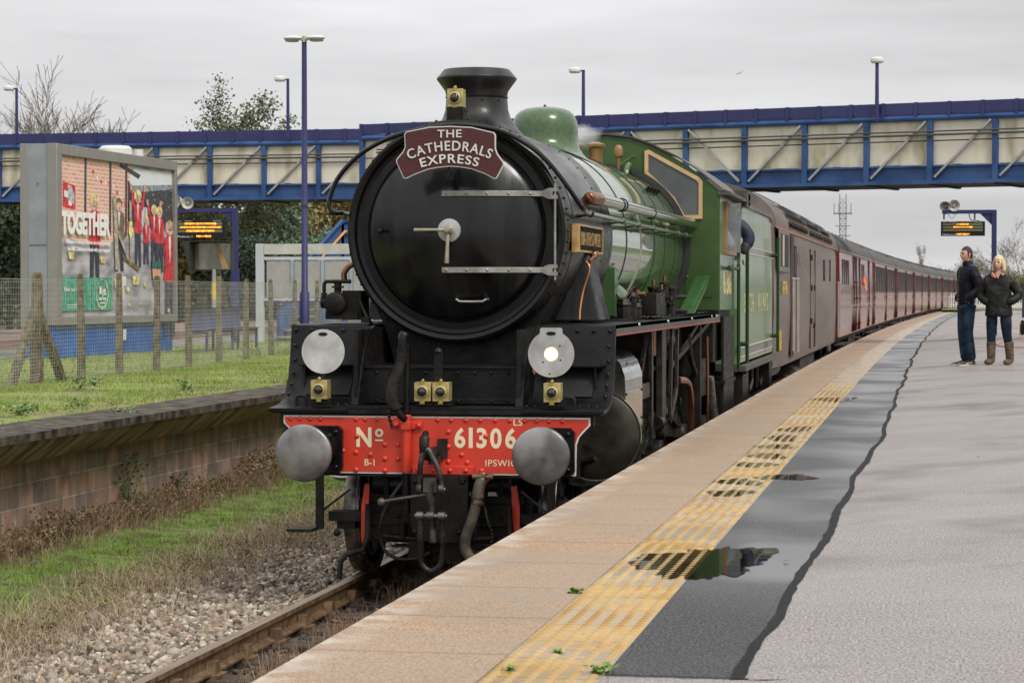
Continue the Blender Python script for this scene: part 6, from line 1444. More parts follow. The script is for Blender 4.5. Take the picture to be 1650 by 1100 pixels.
def kid(x, y, h, skirt=False, arms=0, hair=PYL, top=PRD, w=.035):
    fl('legs', [(x-w*.75,y+h*.52),(x+w*.75,y+h*.52),(x+w*.8,y+h),(x+w*.25,y+h),(x,y+h*.62),(x-w*.25,y+h),(x-w*.8,y+h)], PNV)
    fl('jacket', [(x-w*.35,y+h*.175),(x+w*.35,y+h*.175),(x+w*.85,y+h*.21),(x+w*1.05,y+h*.30),(x+w*.85,y+h*.42),(x+w*1.1,y+h*.55),(x+w*.4,y+h*.57),(x-w*.4,y+h*.56),(x-w*1.05,y+h*.54),(x-w*.8,y+h*.42),(x-w*1.05,y+h*.30),(x-w*.85,y+h*.21)], top)
    fl('sleeve', [(x-w*1.0,y+h*.24),(x-w*.8,y+h*.23),(x-w*.35,y+h*.44),(x-w*.55,y+h*.50)], PRS if top is PRD else top)
    fl('shirt', [(x-w*.2,y+h*.19),(x+w*.2,y+h*.19),(x,y+h*.42)], PWH)
    if arms:
        for s in (-1, 1): fl('arm', [(x+s*w*.8,y+h*.20),(x+s*w*1.3,y+h*.27),(x+s*w*2.0,y-h*.0),(x+s*w*1.5,y-h*.02)], top); fl('hand', [(x+s*w*1.5,y-h*.07),(x+s*w*2.1,y-h*.07),(x+s*w*2.0,y+.01),(x+s*w*1.5,y+.005)], PSK)
    c = (x, y+h*.10); r_ = h*.085
    fl('face', [(c[0]+r_*.62*math.cos(a), c[1]+r_*math.sin(a)) for a in np.linspace(0, 2*PI, 10, endpoint=False)], PSK)
    fl('hair', [(c[0]-r_*.72,c[1]+r_*.5),(c[0]-r_*.8,c[1]-r_*.1),(c[0]-r_*.7,c[1]-r_*.7),(c[0]-r_*.35,c[1]-r_*1.1),(c[0]+r_*.05,c[1]-r_*1.22),(c[0]+r_*.45,c[1]-r_*1.05),(c[0]+r_*.72,c[1]-r_*.6),(c[0]+r_*.72,c[1]+r_*.1),(c[0]+r_*.5,c[1]-r_*.3),(c[0]-r_*.1,c[1]-r_*.55),(c[0]-r_*.5,c[1]-r_*.25)], hair)
    fl('features', [(c[0]-r_*.3,c[1]+r_*.35),(c[0]+r_*.3,c[1]+r_*.35),(c[0],c[1]+r_*.6)], PBR)
fl('bench', [(0,.44),(.30,.455),(.30,.475),(0,.50)], pm('cream', (.66,.60,.42)))
kid(.29,.22,.58, hair=PYL, w=.05); kid(.50,.23,.48, top=PBR, hair=PBR, w=.05); kid(.67,.16,.52, arms=1); kid(.745,.33,.33, arms=0, w=.03); kid(.82,.25,.42, arms=1, w=.035); kid(.87,.26,.45, w=.045); kid(.97,.30,.85, hair=PDK, w=.06)
for k_ in range(60):
    x, y = random.uniform(.68,.99), random.uniform(.12,.30); s_ = random.uniform(.002,.005); fl('confetti', [(x,y-s_),(x+s_,y),(x,y+s_),(x-s_,y)], PWH) if k_ < 34 else 0
fl('timber', [(.44,.22),(.47,.22),(.49,.70),(.46,.70)], PWD); fl('timber', [(.585,.24),(.605,.24),(.605,.66),(.59,.66)], PWD); fl('timber', [(.47,.45),(.49,.44),(.60,.66),(.585,.67)], PWD); fl('timber', [(.52,.62),(.55,.62),(.68,.68),(.67,.71)], PBR)
fl('mop', [(.575,.38),(.61,.38),(.625,.47),(.60,.49),(.58,.46)], PYL)
for x, y, s_ in ((.09,.62,.022),(.35,.64,.02),(.02,.72,.01),(.48,.79,.03),(.64,.77,.028),(.57,.83,.015),(.73,.80,.012),(.95,.975,.012),(.58,.93,.008)): fl('sponge', [(x-s_,y-s_),(x+s_,y-s_*1.1),(x+s_*.9,y+s_),(x-s_*.8,y+s_)], PYL)
fl('cup', [(.485,.74),(.555,.745),(.55,.80),(.53,.81),(.53,.90),(.51,.90),(.50,.81),(.485,.79)], PWH)
fl('bucket', [(.79,.64),(.88,.635),(.87,.80),(.80,.80)], pm('bucket', (.03,.12,.10))); fl('bucket_label', [(.795,.69),(.875,.69),(.87,.765),(.80,.765)], pm('orange', (.75,.35,.2)))
fl('green_panel', [(.0,.755),(.43,.755),(.43,.965),(.0,.965)], PGR)
mb = MB(); xx, zz = pxp(.335,.86)
for rx, rz_, off in ((.30,.30,0),(.31,.28,.012)):
    n_ = 40
    for i in range(n_):
        a0_, a1_ = 2*PI*i/n_, 2*PI*(i+1)/n_; q = lambda a, r: (xx+off+rx*r*math.cos(a), zz+off+rz_*r*math.sin(a)); mb.pxz([q(a0_,1),q(a1_,1),q(a1_,.94),q(a0_,.94)], -.052, -.05)
mb.build('logo_ring', pm('ring', (.75,.74,.45)), po, smooth=0)
mb = MB()
for q in ((-.15,-.03,.0,.14),(.0,.04,-.08,.08),(.06,.17,.03,.1),(.06,.20,-.02,.02),(-.17,-.02,-.12,-.07),(.04,.20,-.12,-.07),(-.10,.16,-.19,-.16)): mb.bb(xx+q[0],xx+q[1],-.054,-.05,zz+q[2],zz+q[3])
for q in ((.05,.36,.90),(.05,.36,.915)): a_, z_ = pxp(q[0],q[2]+.03); mb.bb(a_, a_+.55, -.054,-.05, z_, z_+.012)
mb.build('logo_marks', PWH, po, smooth=0)
mb = MB(); a_, z_ = pxp(.205,.415); add_text(mb, 'TOGETHER', (a_, -.05, z_), (1,0,0), (0,0,1), PW*.40, PH*.145, .004, bold=.05)
a_, z_ = pxp(.225,.535); add_text(mb, 'Millions of school children are raising money', (a_, -.05, z_), (1,0,0), (0,0,1), PW*.37, PH*.034, .003, bold=.02)
a_, z_ = pxp(.23,.58); add_text(mb, 'for BBC Children in Need with your support', (a_, -.05, z_), (1,0,0), (0,0,1), PW*.35, PH*.034, .003, bold=.02)
a_, z_ = pxp(.10,.83); add_text(mb, 'Find out more', (a_+.0, -.052, z_), (1,0,0), (0,0,1), PW*.15, PH*.026, .003)
mb.build('lettering', mat('poster_letters', (.85,.84,.82), .5, var=.02), po, smooth=0)
mb = MB(); mb.lathe([(0,.22),(.28,.21),(.34,.15),(.35,0),(0,0)], (WB*.68,.5,HT+.0), (0,0,1), 24); mb.cyl((WB*.80,.3,HT-.05),(WB*.80,.3,HT+.18),.1,n=14); mb.build('roof_vent', WHITEP, bb)
mb = MB(); mb.bb(WB+.02,WB+.14,.1,.4,-.0,.75); mb.bb(WB+.02,WB+.26,.1,.4,.0,.05); mb.build('white_foot', WHITEP, bb)

# ------------------------------------------------------------------ wire fence with concrete posts
FN = thing('wire_fence', (-8.4, 13.3, PZ-.02), 'wire mesh fence on weathered tapering concrete posts across the grass', 'fence')
FO = Vector((-8.4, 13.3, PZ-.02))
us = [(-420,0),(-300,0),(-185,0),(-80,13.0-1.9*2),(-10,0),(58.6,0),(131,0),(192,0),(252,0),(304,0),(352.7,0),(396,0),(437,0),(475,0),(510,0),(545,0)]
fx = [-7.8,-7.9,-8.0,-8.05,-8.2,-8.39,-8.42,-8.44,-8.46,-8.50,-8.72,-8.95,-9.12,-9.3,-9.5,-9.7]
pp = []
for (u, _), x in zip(us, fx):
    p = atX(u, 470, x); pp.append(Vector((x, p.y, PZ-.02))-FO)
for i, p in enumerate(pp):
    mb = MB(); h_ = 1.50+random.uniform(-.02,.03); w0 = .056 if i != 5 else .085
    S = []
    for z, k_ in ((-.1,1.1),(h_*.5,.95),(h_-.06,.82),(h_,.62)): S.append([(p.x+sx*w0*k_/1.2+z*.01*((i%3)-1), p.y+sy*w0*k_/1.2, p.z+z) for sx, sy in ((-1,-1),(1,-1),(1,1),(-1,1))])
    mb.loft(S, closed=True, caps=True); mb.build('post', POSTC, FN, bevel=.008)
p = pp[5]
for s in (-1, 1):
    mb = MB(); mb.beam(p+Vector((0, s*.0, 1.05)), p+Vector((.02, s*.95, -.05)) if s > 0 else p+Vector((-.1,-.75,-.1)), .10, .12); mb.build('strut', POSTC, FN, bevel=.008)
wm_ = mat('fence_wire', (.45,.45,.40), .5, metal=.1, var=.2)
for i in range(len(pp)-1):
    a, b_ = pp[i]+Vector((.06,-.0,0)), pp[i+1]+Vector((.06,0,0)); mb = MB(); L_ = (b_-a).length; hh = 1.42; n_ = int(L_/.072)
    for k_ in range(n_): q = a+(b_-a)*(k_/n_); mb.beam(q, q+Vector((0,0,hh)), .0027, .0027)
    z = 0.02
    k_ = 0
    while z < hh+.01: mb.beam(a+Vector((0,0,z)), b_+Vector((0,0,z)), .0034, .0034); z += .038+.045*(z/hh)
    mb.beam(a+Vector((0,0,hh)), b_+Vector((0,0,hh)), .006, .006)
    mb.build('mesh_panel', wm_, FN, smooth=0)

# ------------------------------------------------------------------ information displays
OLV = mat('display_olive', (.16,.15,.08), .5); ORG = mat('display_orange', (.9,.35,.02), .5, emit=((1,.42,.04), 1.6)); DBK = mat('display_black', (.012,.012,.012), .5, spec=.3)
def display(base, y, u0, u1, v0, v1, pu, pv, arm_l, num, label, lines, seed, zg):
    g = thing('display_gantry', base, label[0], 'sign gantry'); bx_ = base
    q = lambda u, v: atY(u, v, y)-Vector(base)
    mb = MB(); t_ = q(pu, pv); mb.bb(t_.x-.085,t_.x+.085,-.08,.08,0,t_.z*.55); mb.bb(t_.x-.065,t_.x+.065,-.06,.06,t_.z*.55,t_.z); mb.build('post', NAVY, g, bevel=.005)
    a_ = q(arm_l, pv); mb = MB(); mb.bb(a_.x,t_.x,-.05,.05,t_.z-.10,t_.z-.0); mb.pxz([(t_.x-.06,t_.z-.1),(t_.x-.36,t_.z-.1),(t_.x-.06,t_.z-.40)], -.02, .02); mb.build('arm', NAVY, g)
    p0, p1 = q(u0, v0), q(u1, v1); mb = MB()
    for x in (a_.x+.05, t_.x-.5): mb.cyl((x,0,t_.z-.1),(x,0,t_.z-.25),.022,n=8)
    mb.tube(smoothpath([(t_.x-.65,0,t_.z-.1),(t_.x-.6,.02,t_.z-.25),(t_.x-.45,.0,t_.z-.28),(p1.x-.02,0,p0.z-.02)]), .012, 6); mb.tube(smoothpath([(a_.x+.15,0,t_.z-.1),(a_.x+.25,0,t_.z-.22),(a_.x+.38,0,t_.z-.1)]), .006, 5); mb.build('bracket', mat('dark_bracket', (.04,.04,.06), .5), g)
    cx_, cz_ = (p0.x+p1.x)/2, (p0.z+p1.z)/2; W, H = p1.x-p0.x, p0.z-p1.z
    d_ = thing('departure_board', (base[0]+cx_, y, base[2]+cz_), label[1], 'display board')
    MB().bb(-W/2,W/2,-.10,.10,-H/2,H/2).build('case', DBK, d_, bevel=.005)
    mb = MB()
    for k_ in range(3): z = H*(.30-.20*k_); mb.bb(-W/2+.05*W,W/2-.05*W,-.106,-.10,z-.075*H,z+.065*H)
    mb.build('row_background', OLV, d_, smooth=0)
    mb = MB(); rr = random.Random(seed)
    for z, a, b_ in lines:
        x = a*W/2
        while x < b_*W/2:
            w_ = rr.uniform(.014,.03); zz = z*H
            mb.bb(x,x+w_*.4,-.112,-.106,zz-.045*H,zz+.05*H); mb.bb(x,x+w_,-.112,-.1065,zz+rr.choice((-.045,.02,0))*H,zz+rr.choice((.05,.045))*H) if rr.random() < .7 else 0
            x += w_+.006
    mb.build('lit_text', ORG, d_, smooth=0)
    mb = MB(); add_text(mb, 'Platform '+num, (-W/2+.19*W, -.1, -.40*H), (1,0,0), (0,0,1), .30*W, .105*H, .004, bold=.01)
    for k_, (a, b_) in enumerate(((-.45,-.38),(-.32,-.16),(.27,.42))): mb.bb(a*W,b_*W,-.104,-.1,.435*H,.455*H)
    mb.build('caption', mat('caption_white', (.6,.6,.6), .5), d_, smooth=0)
    return g
gx = atY(379, 551, 38.6)
display((gx.x, 38.6, PZ-.01), 38.6, 285, 364, 355, 384, 379, 335, 286, '1', ('navy steel gantry on the far platform, holding a display and two loudspeakers', 'black departure display reading Platform 1 left of the navy post'), [(.30,-.62,.66),(.10,-.80,.86),(-.10,-.56,.58),(-.39,-.15,.42)], 3, PZ)
gx2 = atY(1602, 480, 46)
display((gx2.x, 46, PZ+.09), 46, 1516, 1587, 357, 380, 1602, 338, 1518, '3', ('navy steel gantry behind the two standing people', 'black departure display reading Platform 3 above the standing man'), [(.30,-.28,.28),(.10,-.42,.46),(-.39,-.28,.30)], 5, PZ)
def speaker(u, v, y, d, lab):
    p = atY(u, v, y); t_ = thing('loudspeaker', p, lab, 'loudspeaker', 'horn loudspeakers on the display gantries'); d = Vector(d)
    MB().lathe([(.0,.14),(.05,.14),(.06,.06),(.09,0),(.135,-.06),(.15,-.075),(.14,-.07),(.08,-.01),(.05,.02),(0,.02)], (0,0,0), d, 24).build('horn', mat('speaker_grey', (.45,.44,.40), .5, var=.1), t_)
    MB().lathe([(0,-.05),(.045,-.045),(.05,.0)], (0,0,0), d, 16).build('driver', mat('speaker_driver', (.30,.29,.26), .5), t_)
    MB().cyl((0,.02,-.02),(0,.02,-.24),.015,n=6).build('stem', BLKM, t_)
speaker(291,325,38.6,(.7,.6,-.1),'small loudspeaker turned away on the left gantry'); speaker(303,327,38.6,(-.15,1,.05),'round loudspeaker facing the camera on the left gantry')
speaker(1524,331,46,(.2,1,.5),'downward tilted loudspeaker on the right gantry'); speaker(1537,331,46,(-.1,1,.05),'loudspeaker facing the camera on the right gantry')

# mirror-like monitor on a pole
p = atY(345, 520, 36.0); mo = thing('platform_mirror', (p.x, 36.0, PZ), 'hooded viewing mirror on a pole with a yellow band', 'mirror'); q = lambda u, v: atY(u, v, 36.0)-Vector((p.x, 36.0, PZ))
a_, b_ = q(314,392), q(371,434)
MB().cyl((0,0,0),(0,0,b_.z),.05,n=12).build('pole', GALV, mo); MB().cyl((0,0,1.05),(0,0,1.45),.053,n=12).build('yellow_band', mat('band_yellow', (.75,.5,.05), .5), mo)
mb = MB(); mb.bb(a_.x-.02,b_.x+.02,0,.25,b_.z-.03,a_.z+.03); mb.pxz([(a_.x-.02,b_.z-.03),(a_.x-.20,a_.z+.03),(a_.x-.02,a_.z+.03)], -.35, .2); mb.bb(a_.x-.20,b_.x+.02,-.35,.2,a_.z+.03,a_.z+.05); mb.build('hood', mat('hood_black', (.03,.032,.03), .5), mo)
MB().bb(a_.x,b_.x,-.006,0,b_.z,a_.z).build('mirror_face', mat('mirror_face', (.30,.28,.22), .12, metal=.6, var=.35, scale=1.4, stretch=(2,1,.7), col2=(.42,.40,.33), rvar=.03), mo, smooth=0)
p0, p1 = a_, b_
mb = MB(); mb.pxz([(a_.x+(b_.x-a_.x)*f, a_.z+(b_.z-a_.z)*g) for f, g in ((.55,.02),(.66,.02),(.97,.98),(.80,.98))], -.010, -.007); mb.build('painted_reflection', mat('reflection_ochre', (.36,.24,.09), .3), mo, smooth=0)  # a stripe seen in the mirror, its reflection painted on as colour

# blue bench
bl = atZ(306,566,PZ); br_ = atZ(390,560,PZ)
be = thing('platform_bench', (bl.x, bl.y, PZ-.01), 'navy metal bench with a rounded backrest behind the wire fence', 'bench'); dB = Vector((br_.x-bl.x, br_.y-bl.y, 0)); LB = dB.length; be.rotation_euler.z = math.atan2(dB.y, dB.x)
mb = MB(); S = []
for x in (0, LB): S.append([(x, y, z) for y, z in ((-.45,.47),(-.30,.44),(-.05,.44),(.02,.50),(.05,.70),(.07,.86),(.05,.90),(.0,.90))])
mb.loft(S); mb.loft([[(x, y, z-.015) for x, y, z in s_] for s_ in S]); mb.build('seat', NAVY, be, smooth=60)
for x in (.05, LB/2, LB-.05):
    mb = MB(); mb.beam((x,-.35,0),(x,-.35,.44),.05,.05); mb.beam((x,.08,0),(x,.08,.85),.05,.05); mb.beam((x,-.35,.40),(x,.08,.40),.04,.04); mb.build('leg', NAVY, be)

# pale sign frame with grey panels
yw = 38.7; wl = atY(413,551,yw); wf = thing('panel_screen', (wl.x, yw, PZ-.01), 'pale metal frame holding grey panels behind the left side of the engine', 'screen'); q = lambda u, v: atY(u, v, yw)-Vector((wl.x, yw, PZ-.01))
xr = q(600,400).x; zt = q(413,393).z
PLP = mat('pale_post', (.50,.53,.55), .45, var=.06); PLB = mat('pale_board', (.50,.49,.44), .6, var=.12, scale=3)
for x in (0, xr-.2): MB().bb(x,x+.20,-.06,.06,0,zt).build('post', PLP, wf, bevel=.01)
MB().bb(.21,xr-.21,-.05,.05,q(413,410).z,zt-.005).build('header', PLB, wf, bevel=.005)
mb = MB(); mb.bb(.21,xr-.21,-.04,.04,q(0,420).z,q(0,415).z); mb.bb(.21,xr-.21,-.04,.04,q(0,484).z,q(0,480).z)
mb.build('rail', PLP, wf)
MB().bb(.21,xr-.21,-.03,.05,q(0,489).z,q(0,485).z).build('lower_rail', NAVY, wf)
edges = [427,471,520,566,598]
for i, u in enumerate(edges[:-1]):
    a, b_ = q(u+(3 if i else 2),0).x, q(edges[i+1]-3,0).x; MB().bb(a,b_,-.02,.0,q(0,479).z,q(0,421).z).build('panel', mat('grey_panel', (.36,.345,.34), .55, var=.08, scale=4, bump=.2, bscale=5), wf)
    if i: MB().bb(a-.09,a-.01,-.05,.03,q(0,480).z,q(0,420).z).build('mullion', mat('mullion_blue_grey', (.30,.36,.42), .5), wf)
# steam from the safety valves
sv = bpy.data.materials.new('steam'); sv.use_nodes = True; t = sv.node_tree; t.nodes.remove(t.nodes['Principled BSDF']); vs_ = t.nodes.new('ShaderNodeVolumePrincipled'); vs_.inputs['Color'].default_value = (1,1,1,1)
tcn = t.nodes.new('ShaderNodeTexCoord'); nz = t.nodes.new('ShaderNodeTexNoise'); nz.inputs['Scale'].default_value = 4.5; nz.inputs['Detail'].default_value = 5
t.links.new(tcn.outputs['Object'], nz.inputs['Vector']); gr = t.nodes.new('ShaderNodeVectorMath'); gr.operation = 'LENGTH'; mpn = t.nodes.new('ShaderNodeMapping'); mpn.inputs['Scale'].default_value = (2.0,2.0,3.2); t.links.new(tcn.outputs['Object'], mpn.inputs[0]); t.links.new(mpn.outputs[0], gr.inputs[0])
m1_ = t.nodes.new('ShaderNodeMath'); m1_.operation = 'SUBTRACT'; t.links.new(nz.outputs[0], m1_.inputs[0])
m0_ = t.nodes.new('ShaderNodeMath'); m0_.operation = 'MULTIPLY'; m0_.inputs[1].default_value = .72; t.links.new(gr.outputs['Value'], m0_.inputs[0]); t.links.new(m0_.outputs[0], m1_.inputs[1])
m2_ = t.nodes.new('ShaderNodeMath'); m2_.operation = 'MULTIPLY'; m2_.inputs[1].default_value = 14; m2_.use_clamp = False; t.links.new(m1_.outputs[0], m2_.inputs[0]); m3_ = t.nodes.new('ShaderNodeMath'); m3_.operation = 'MAXIMUM'; m3_.inputs[1].default_value = 0; t.links.new(m2_.outputs[0], m3_.inputs[0])
t.links.new(m3_.outputs[0], vs_.inputs['Density']); t.links.new(vs_.outputs[0], t.nodes['Material Output'].inputs['Volume'])
tag(MB().sph((0,0,0), .5, 16, sz=.66).build('steam_puff', sv, loc=(-.05,7.4,3.80)), 'small white wisp of steam by the safety valves', 'steam', kind='stuff').scale = (.62, .62, .62)
# ------------------------------------------------------------------ people
def skin(chains, level=2, root=0, xf=None):
    """chains: list of [(pos, radius or (rx, ry)), ...]; equal positions are merged. returns verts, faces"""
    V = []; Rr = []; E_ = []; idx = {}
    for ch in chains:
        prev = None
        for p, r in ch:
            k = tuple(round(c, 4) for c in p)
            if k not in idx: idx[k] = len(V); V.append(k); Rr.append(r if isinstance(r, tuple) else (r, r))
            i = idx[k]
            if prev is not None and prev != i: E_.append((prev, i))
            prev = i
    me = bpy.data.meshes.new('s'); me.from_pydata(V, E_, []); o = bpy.data.objects.new('s', me); COL.objects.link(o)
    o.modifiers.new('skin', 'SKIN')
    if not me.skin_vertices: me.update()
    sv_ = me.skin_vertices[0].data
    for i, r in enumerate(Rr): sv_[i].radius = r
    sv_[root].use_root = True
    s_ = o.modifiers.new('sub', 'SUBSURF'); s_.levels = level; s_.render_levels = level
    dg = bpy.context.evaluated_depsgraph_get(); dg.update(); m2 = bpy.data.meshes.new_from_object(o.evaluated_get(dg))
    vs = [tuple(v.co) for v in m2.vertices]; fs = [tuple(p.vertices) for p in m2.polygons]
    bpy.data.objects.remove(o); bpy.data.meshes.remove(me); bpy.data.meshes.remove(m2)
    return vs, fs
def head_geo(c, s=1.0, rz=0, n=40):
    """head centred at c, facing -Y before turning by rz"""
    vs = []; fs = []; h = n//2+6; g = lambda a, b, w_: math.exp(-((a-b)/w_)**2)
    for i in range(h+1):
        ph = PI*i/h
        for j in range(n):
            th = 2*PI*j/n-PI/2; x = math.sin(ph)*math.cos(th); y = math.sin(ph)*math.sin(th); z = math.cos(ph)
            X, Y, Z = x*.074, y*.096, z*.118
            if Z < -.02: k = 1-.32*min(1, (-.02-Z)/.10); X *= k; Y = Y*(1-.15*min(1, (-.02-Z)/.1)) + (-.012 if Y < 0 else .018)*min(1, (-.02-Z)/.08)
            f = max(0, -y)
            if f > 0:
                Y -= .024*g(X, 0, .014)*g(Z, -.022, .026)*f**2      # nose
                Y -= .006*g(X, 0, .010)*g(Z, .01, .03)*f
                Y += .011*(g(X, .032, .017)+g(X, -.032, .017))*g(Z, .008, .014)*f   # eye sockets
                Y -= .006*g(Z, .032, .012)*f*g(X, 0, .05)
                Y -= .008*g(X, 0, .022)*g(Z, -.062, .008)*f; Y += .004*g(X, 0, .02)*g(Z, -.054, .004)*f
                Y -= .009*g(X, 0, .022)*g(Z, -.098, .016)*f
            vs.append((X*s, Y*s, Z*s))
    for i in range(h):
        for j in range(n): fs.append((i*n+j, (i+1)*n+j, (i+1)*n+(j+1)%n, i*n+(j+1)%n))
    M = Matrix.Translation(Vector(c)) @ Matrix.Rotation(rz, 4, 'Z')
    return [tuple(M @ Vector(v)) for v in vs], fs, M
def hand(side, wrist, fwd, out):
    """five finger chains from a wrist; fwd = direction of the fingers, out = thumb side"""
    w_ = Vector(wrist); f = Vector(fwd).normalized(); o_ = (Vector(out)-f*Vector(out).dot(f)).normalized(); n_ = f.cross(o_)
    palm = w_+f*.05; ch = [[(w_, (.020,.024)), (palm, (.016,.036))]]
    for k_, (l, a) in enumerate(((.075,.030),(.085,.011),(.080,-.009),(.062,-.028))):
        b_ = w_+f*.085+o_*a; ch.append([(palm, (.016,.036)), (b_, .0105), (b_+f*l*.5+n_*.008, .009), (b_+f*l*.8+n_*.022, .008)])
    b_ = w_+f*.03+o_*.036; ch.append([(palm, (.016,.036)), (b_, .011), (b_+f*.03+o_*.014+n_*.01, .010), (b_+f*.055+o_*.016+n_*.016, .009)])
    return ch
def figure(t_, H, J, hz, skinm, jacket, trousers, head_c, neck_r=.052):
    """J: joints; builds the one continuous body with head and hands"""
    ch = [[(J['pelvis'], (.13,.10)), (J['waist'], (.12,.09)), (J['chest'], (.15,.10)), (J['neck0'], (.07,.06)), (J['neck1'], (.048,.05)), (head_c-Vector((0,0,.04)), .045)]]
    for s in 'LR':
        ch.append([(J['chest'], (.15,.10)), (J['sh'+s], .055), (J['el'+s], .042), (J['wr'+s], .028)])
        ch.append([(J['pelvis'], (.13,.10)), (J['hip'+s], .085), (J['kn'+s], .055), (J['an'+s], .034), (J['to'+s], (.028,.024))])
        ch += [[(J['wr'+s], .028), (c[0][0], c[0][1])] + c[1:] if i_ == 0 else c for i_, c in enumerate(hand(s, J['wr'+s], J['hf'+s], J['ho'+s]))]
    v, f = skin(ch); mb = MB(); mb.add(v, f); hv, hf, HM = head_geo(head_c, H, hz); mb.add(hv, hf)
    for s in (-1, 1):
        st = len(mb.v); mb.sph((s*.076*H,.006,-.005), .026*H, 12, sx=.35, sy=.7, sz=1.15)
        for i in range(st, len(mb.v)): mb.v[i] = tuple(HM @ Vector(mb.v[i]))
    bo_ = mb.build('body', skinm, t_, smooth=180)
    mb = MB()
    for s in (-1, 1): mb.sph((s*.032*H,-.083*H,.008*H), .011*H, 10, sy=.5)
    mb.xform(HM); mb.build('eye', mat('eye_dark', (.03,.02,.02), .2), bo_)
    mb = MB()
    for s in (-1, 1): mb.tube([(s*.016*H,-.095*H,.030*H),(s*.032*H,-.094*H,.034*H),(s*.05*H,-.082*H,.028*H)], .0045*H, 6)
    mb.xform(HM); mb.build('eyebrow', mat('brow_'+t_['label'][:8], (.06,.035,.02) if 'man in dark' in t_['label'] else (.35,.22,.12), .7), bo_)
    mb = MB(); mb.tube([(-.022*H,-.097*H,-.060*H),(0,-.106*H,-.0595*H),(.022*H,-.097*H,-.060*H)], .0045*H, 6); mb.xform(HM); mb.build('mouth', mat('lips', (.40,.16,.13), .45), bo_)
    return bo_, HM
def cloth(t_, name, chains, m, level=2):
    v, f = skin(chains, level); mb = MB(); mb.add(v, f); return mb.build(name, m, t_, smooth=180)
def shoe(t_, x, y, rz, m, sole, L_=.29, swoosh=False):
    S = []
    pr = [(-.09,.030,.085),(-.07,.040,.10),(-.02,.042,.095),(.05,.046,.075),(.12,.048,.055),(.17,.040,.045),(.197,.018,.03)]
    for yy, w_, h_ in pr: S.append([(w_*math.cos(a), -yy, .022+(h_-.022)*max(0, math.sin(a)) if a < PI+.001 else .022) for a in np.linspace(0, PI, 9)])
    M = Matrix.Translation(Vector((x, y, 0))) @ Matrix.Rotation(rz, 4, 'Z')
    mb = MB(); mb.loft(S, caps=True); mb.add(S[0], [tuple(range(9))]); mb.xform(M); sh = mb.build('shoe', m, t_, smooth=60)
    mb = MB(); mb.loft([[(w_*1.12*sx, -yy*1.03, z) for sx, z in ((-1,0),(-1,.026),(1,.026),(1,0))] for yy, w_, h_ in pr], closed=True, caps=True); mb.xform(M); mb.build('sole', sole, sh, smooth=40)
    if swoosh:
        for s in (-1, 1):
            mb = MB(); mb.beam((s*.0505,-.10,.040),(s*.043,.02,.058),.004,.012); mb.beam((s*.0505,-.10,.040),(s*.051,-.06,.036),.004,.016); mb.xform(M); mb.build('side_stripe', sole, sh)
Vv = Vector
JACK = mat('black_navy_jacket', (.004,.004,.008), .6, spec=.2, var=.35, scale=9, bump=1, bscale=6, bdist=.05, col2=(.012,.013,.022))
JACKB = mat('black_quilted_jacket', (.005,.005,.005), .5, spec=.25, var=.35, scale=9, bump=1.0, bscale=6, bdist=.05, col2=(.018,.018,.018))
DEN = mat('blue_denim', (.010,.024,.045), .8, spec=.2, var=.35, scale=8, bump=.8, bscale=8, bdist=.03, col2=(.03,.06,.10))
DEN2 = mat('navy_denim', (.005,.010,.024), .75, spec=.2, var=.3, scale=8, bump=.6, bscale=8, bdist=.03, col2=(.018,.03,.055))
p = atZ(1557, 588, PZ+.085)
MAN = thing('person', (p.x, p.y, pz(p.x)), 'standing man in dark jacket and blue jeans, hands in his pockets', 'man', rz=R(-66))
J = dict(pelvis=Vv((0,.0,.98)), waist=Vv((0,.0,1.14)), chest=Vv((0,.02,1.36)), neck0=Vv((0,.035,1.53)), neck1=Vv((0,.025,1.60)),
  shL=Vv((-.19,.03,1.49)), shR=Vv((.19,.03,1.49)), elL=Vv((-.27,.12,1.20)), elR=Vv((.27,.12,1.20)), wrL=Vv((-.19,-.03,1.06)), wrR=Vv((.19,-.03,1.06)),
  hfL=(.55,-.22,-.8), hfR=(-.55,-.22,-.8), hoL=(.3,-.6,.5), hoR=(-.3,-.6,.5),
  hipL=Vv((-.10,.0,.93)), hipR=Vv((.10,.0,.93)), knL=Vv((-.11,-.02,.51)), knR=Vv((.13,-.03,.51)), anL=Vv((-.12,.04,.09)), anR=Vv((.16,.02,.09)), toL=Vv((-.12,.0,.06)), toR=Vv((.16,-.02,.06)))
HC = Vv((0,-.005,1.735))
bo_, HM = figure(MAN, 1.0, J, R(8), SKIN, None, None, HC)
cloth(MAN, 'jacket', [[(Vv((0,-.005,.90)), (.185,.135)), (Vv((0,.0,1.0)), (.182,.132)), (J['waist']+Vv((0,0,.04)), (.182,.135)), (J['chest'], (.20,.14)), (Vv((0,.03,1.50)), (.15,.095)), (Vv((0,.02,1.58)), (.082,.082)), (Vv((0,.008,1.65)), (.092,.098))],
  [(J['chest'], (.20,.14)), (J['shL'], .105), (J['elL'], .085), (J['wrL']+Vv((-.02,-.02,0)), .072), (J['wrL']+Vv((.05,-.04,-.04)), .065)], [(J['chest'], (.20,.14)), (J['shR'], .105), (J['elR'], .085), (J['wrR']+Vv((.02,-.02,0)), .072), (J['wrR']+Vv((-.05,-.04,-.04)), .065)]], JACK)
mb = MB(); mb.tube(smoothpath([(.175,.03,1.565),(.19,.01,1.555),(.205,-.02,1.54)]), .010, 6); mb.bb(.13,.20,-.02,.02,1.555,1.575); mb.build('blue_shoulder_patch', mat('bright_blue', (.02,.08,.55), .6), MAN)
mb = MB(); mb.tube([(.0,-.139,.84),(.0,-.14,1.3),(.0,-.115,1.5)], .006, 5); mb.build('zip', mat('zip_dark', (.05,.05,.06), .4), MAN)
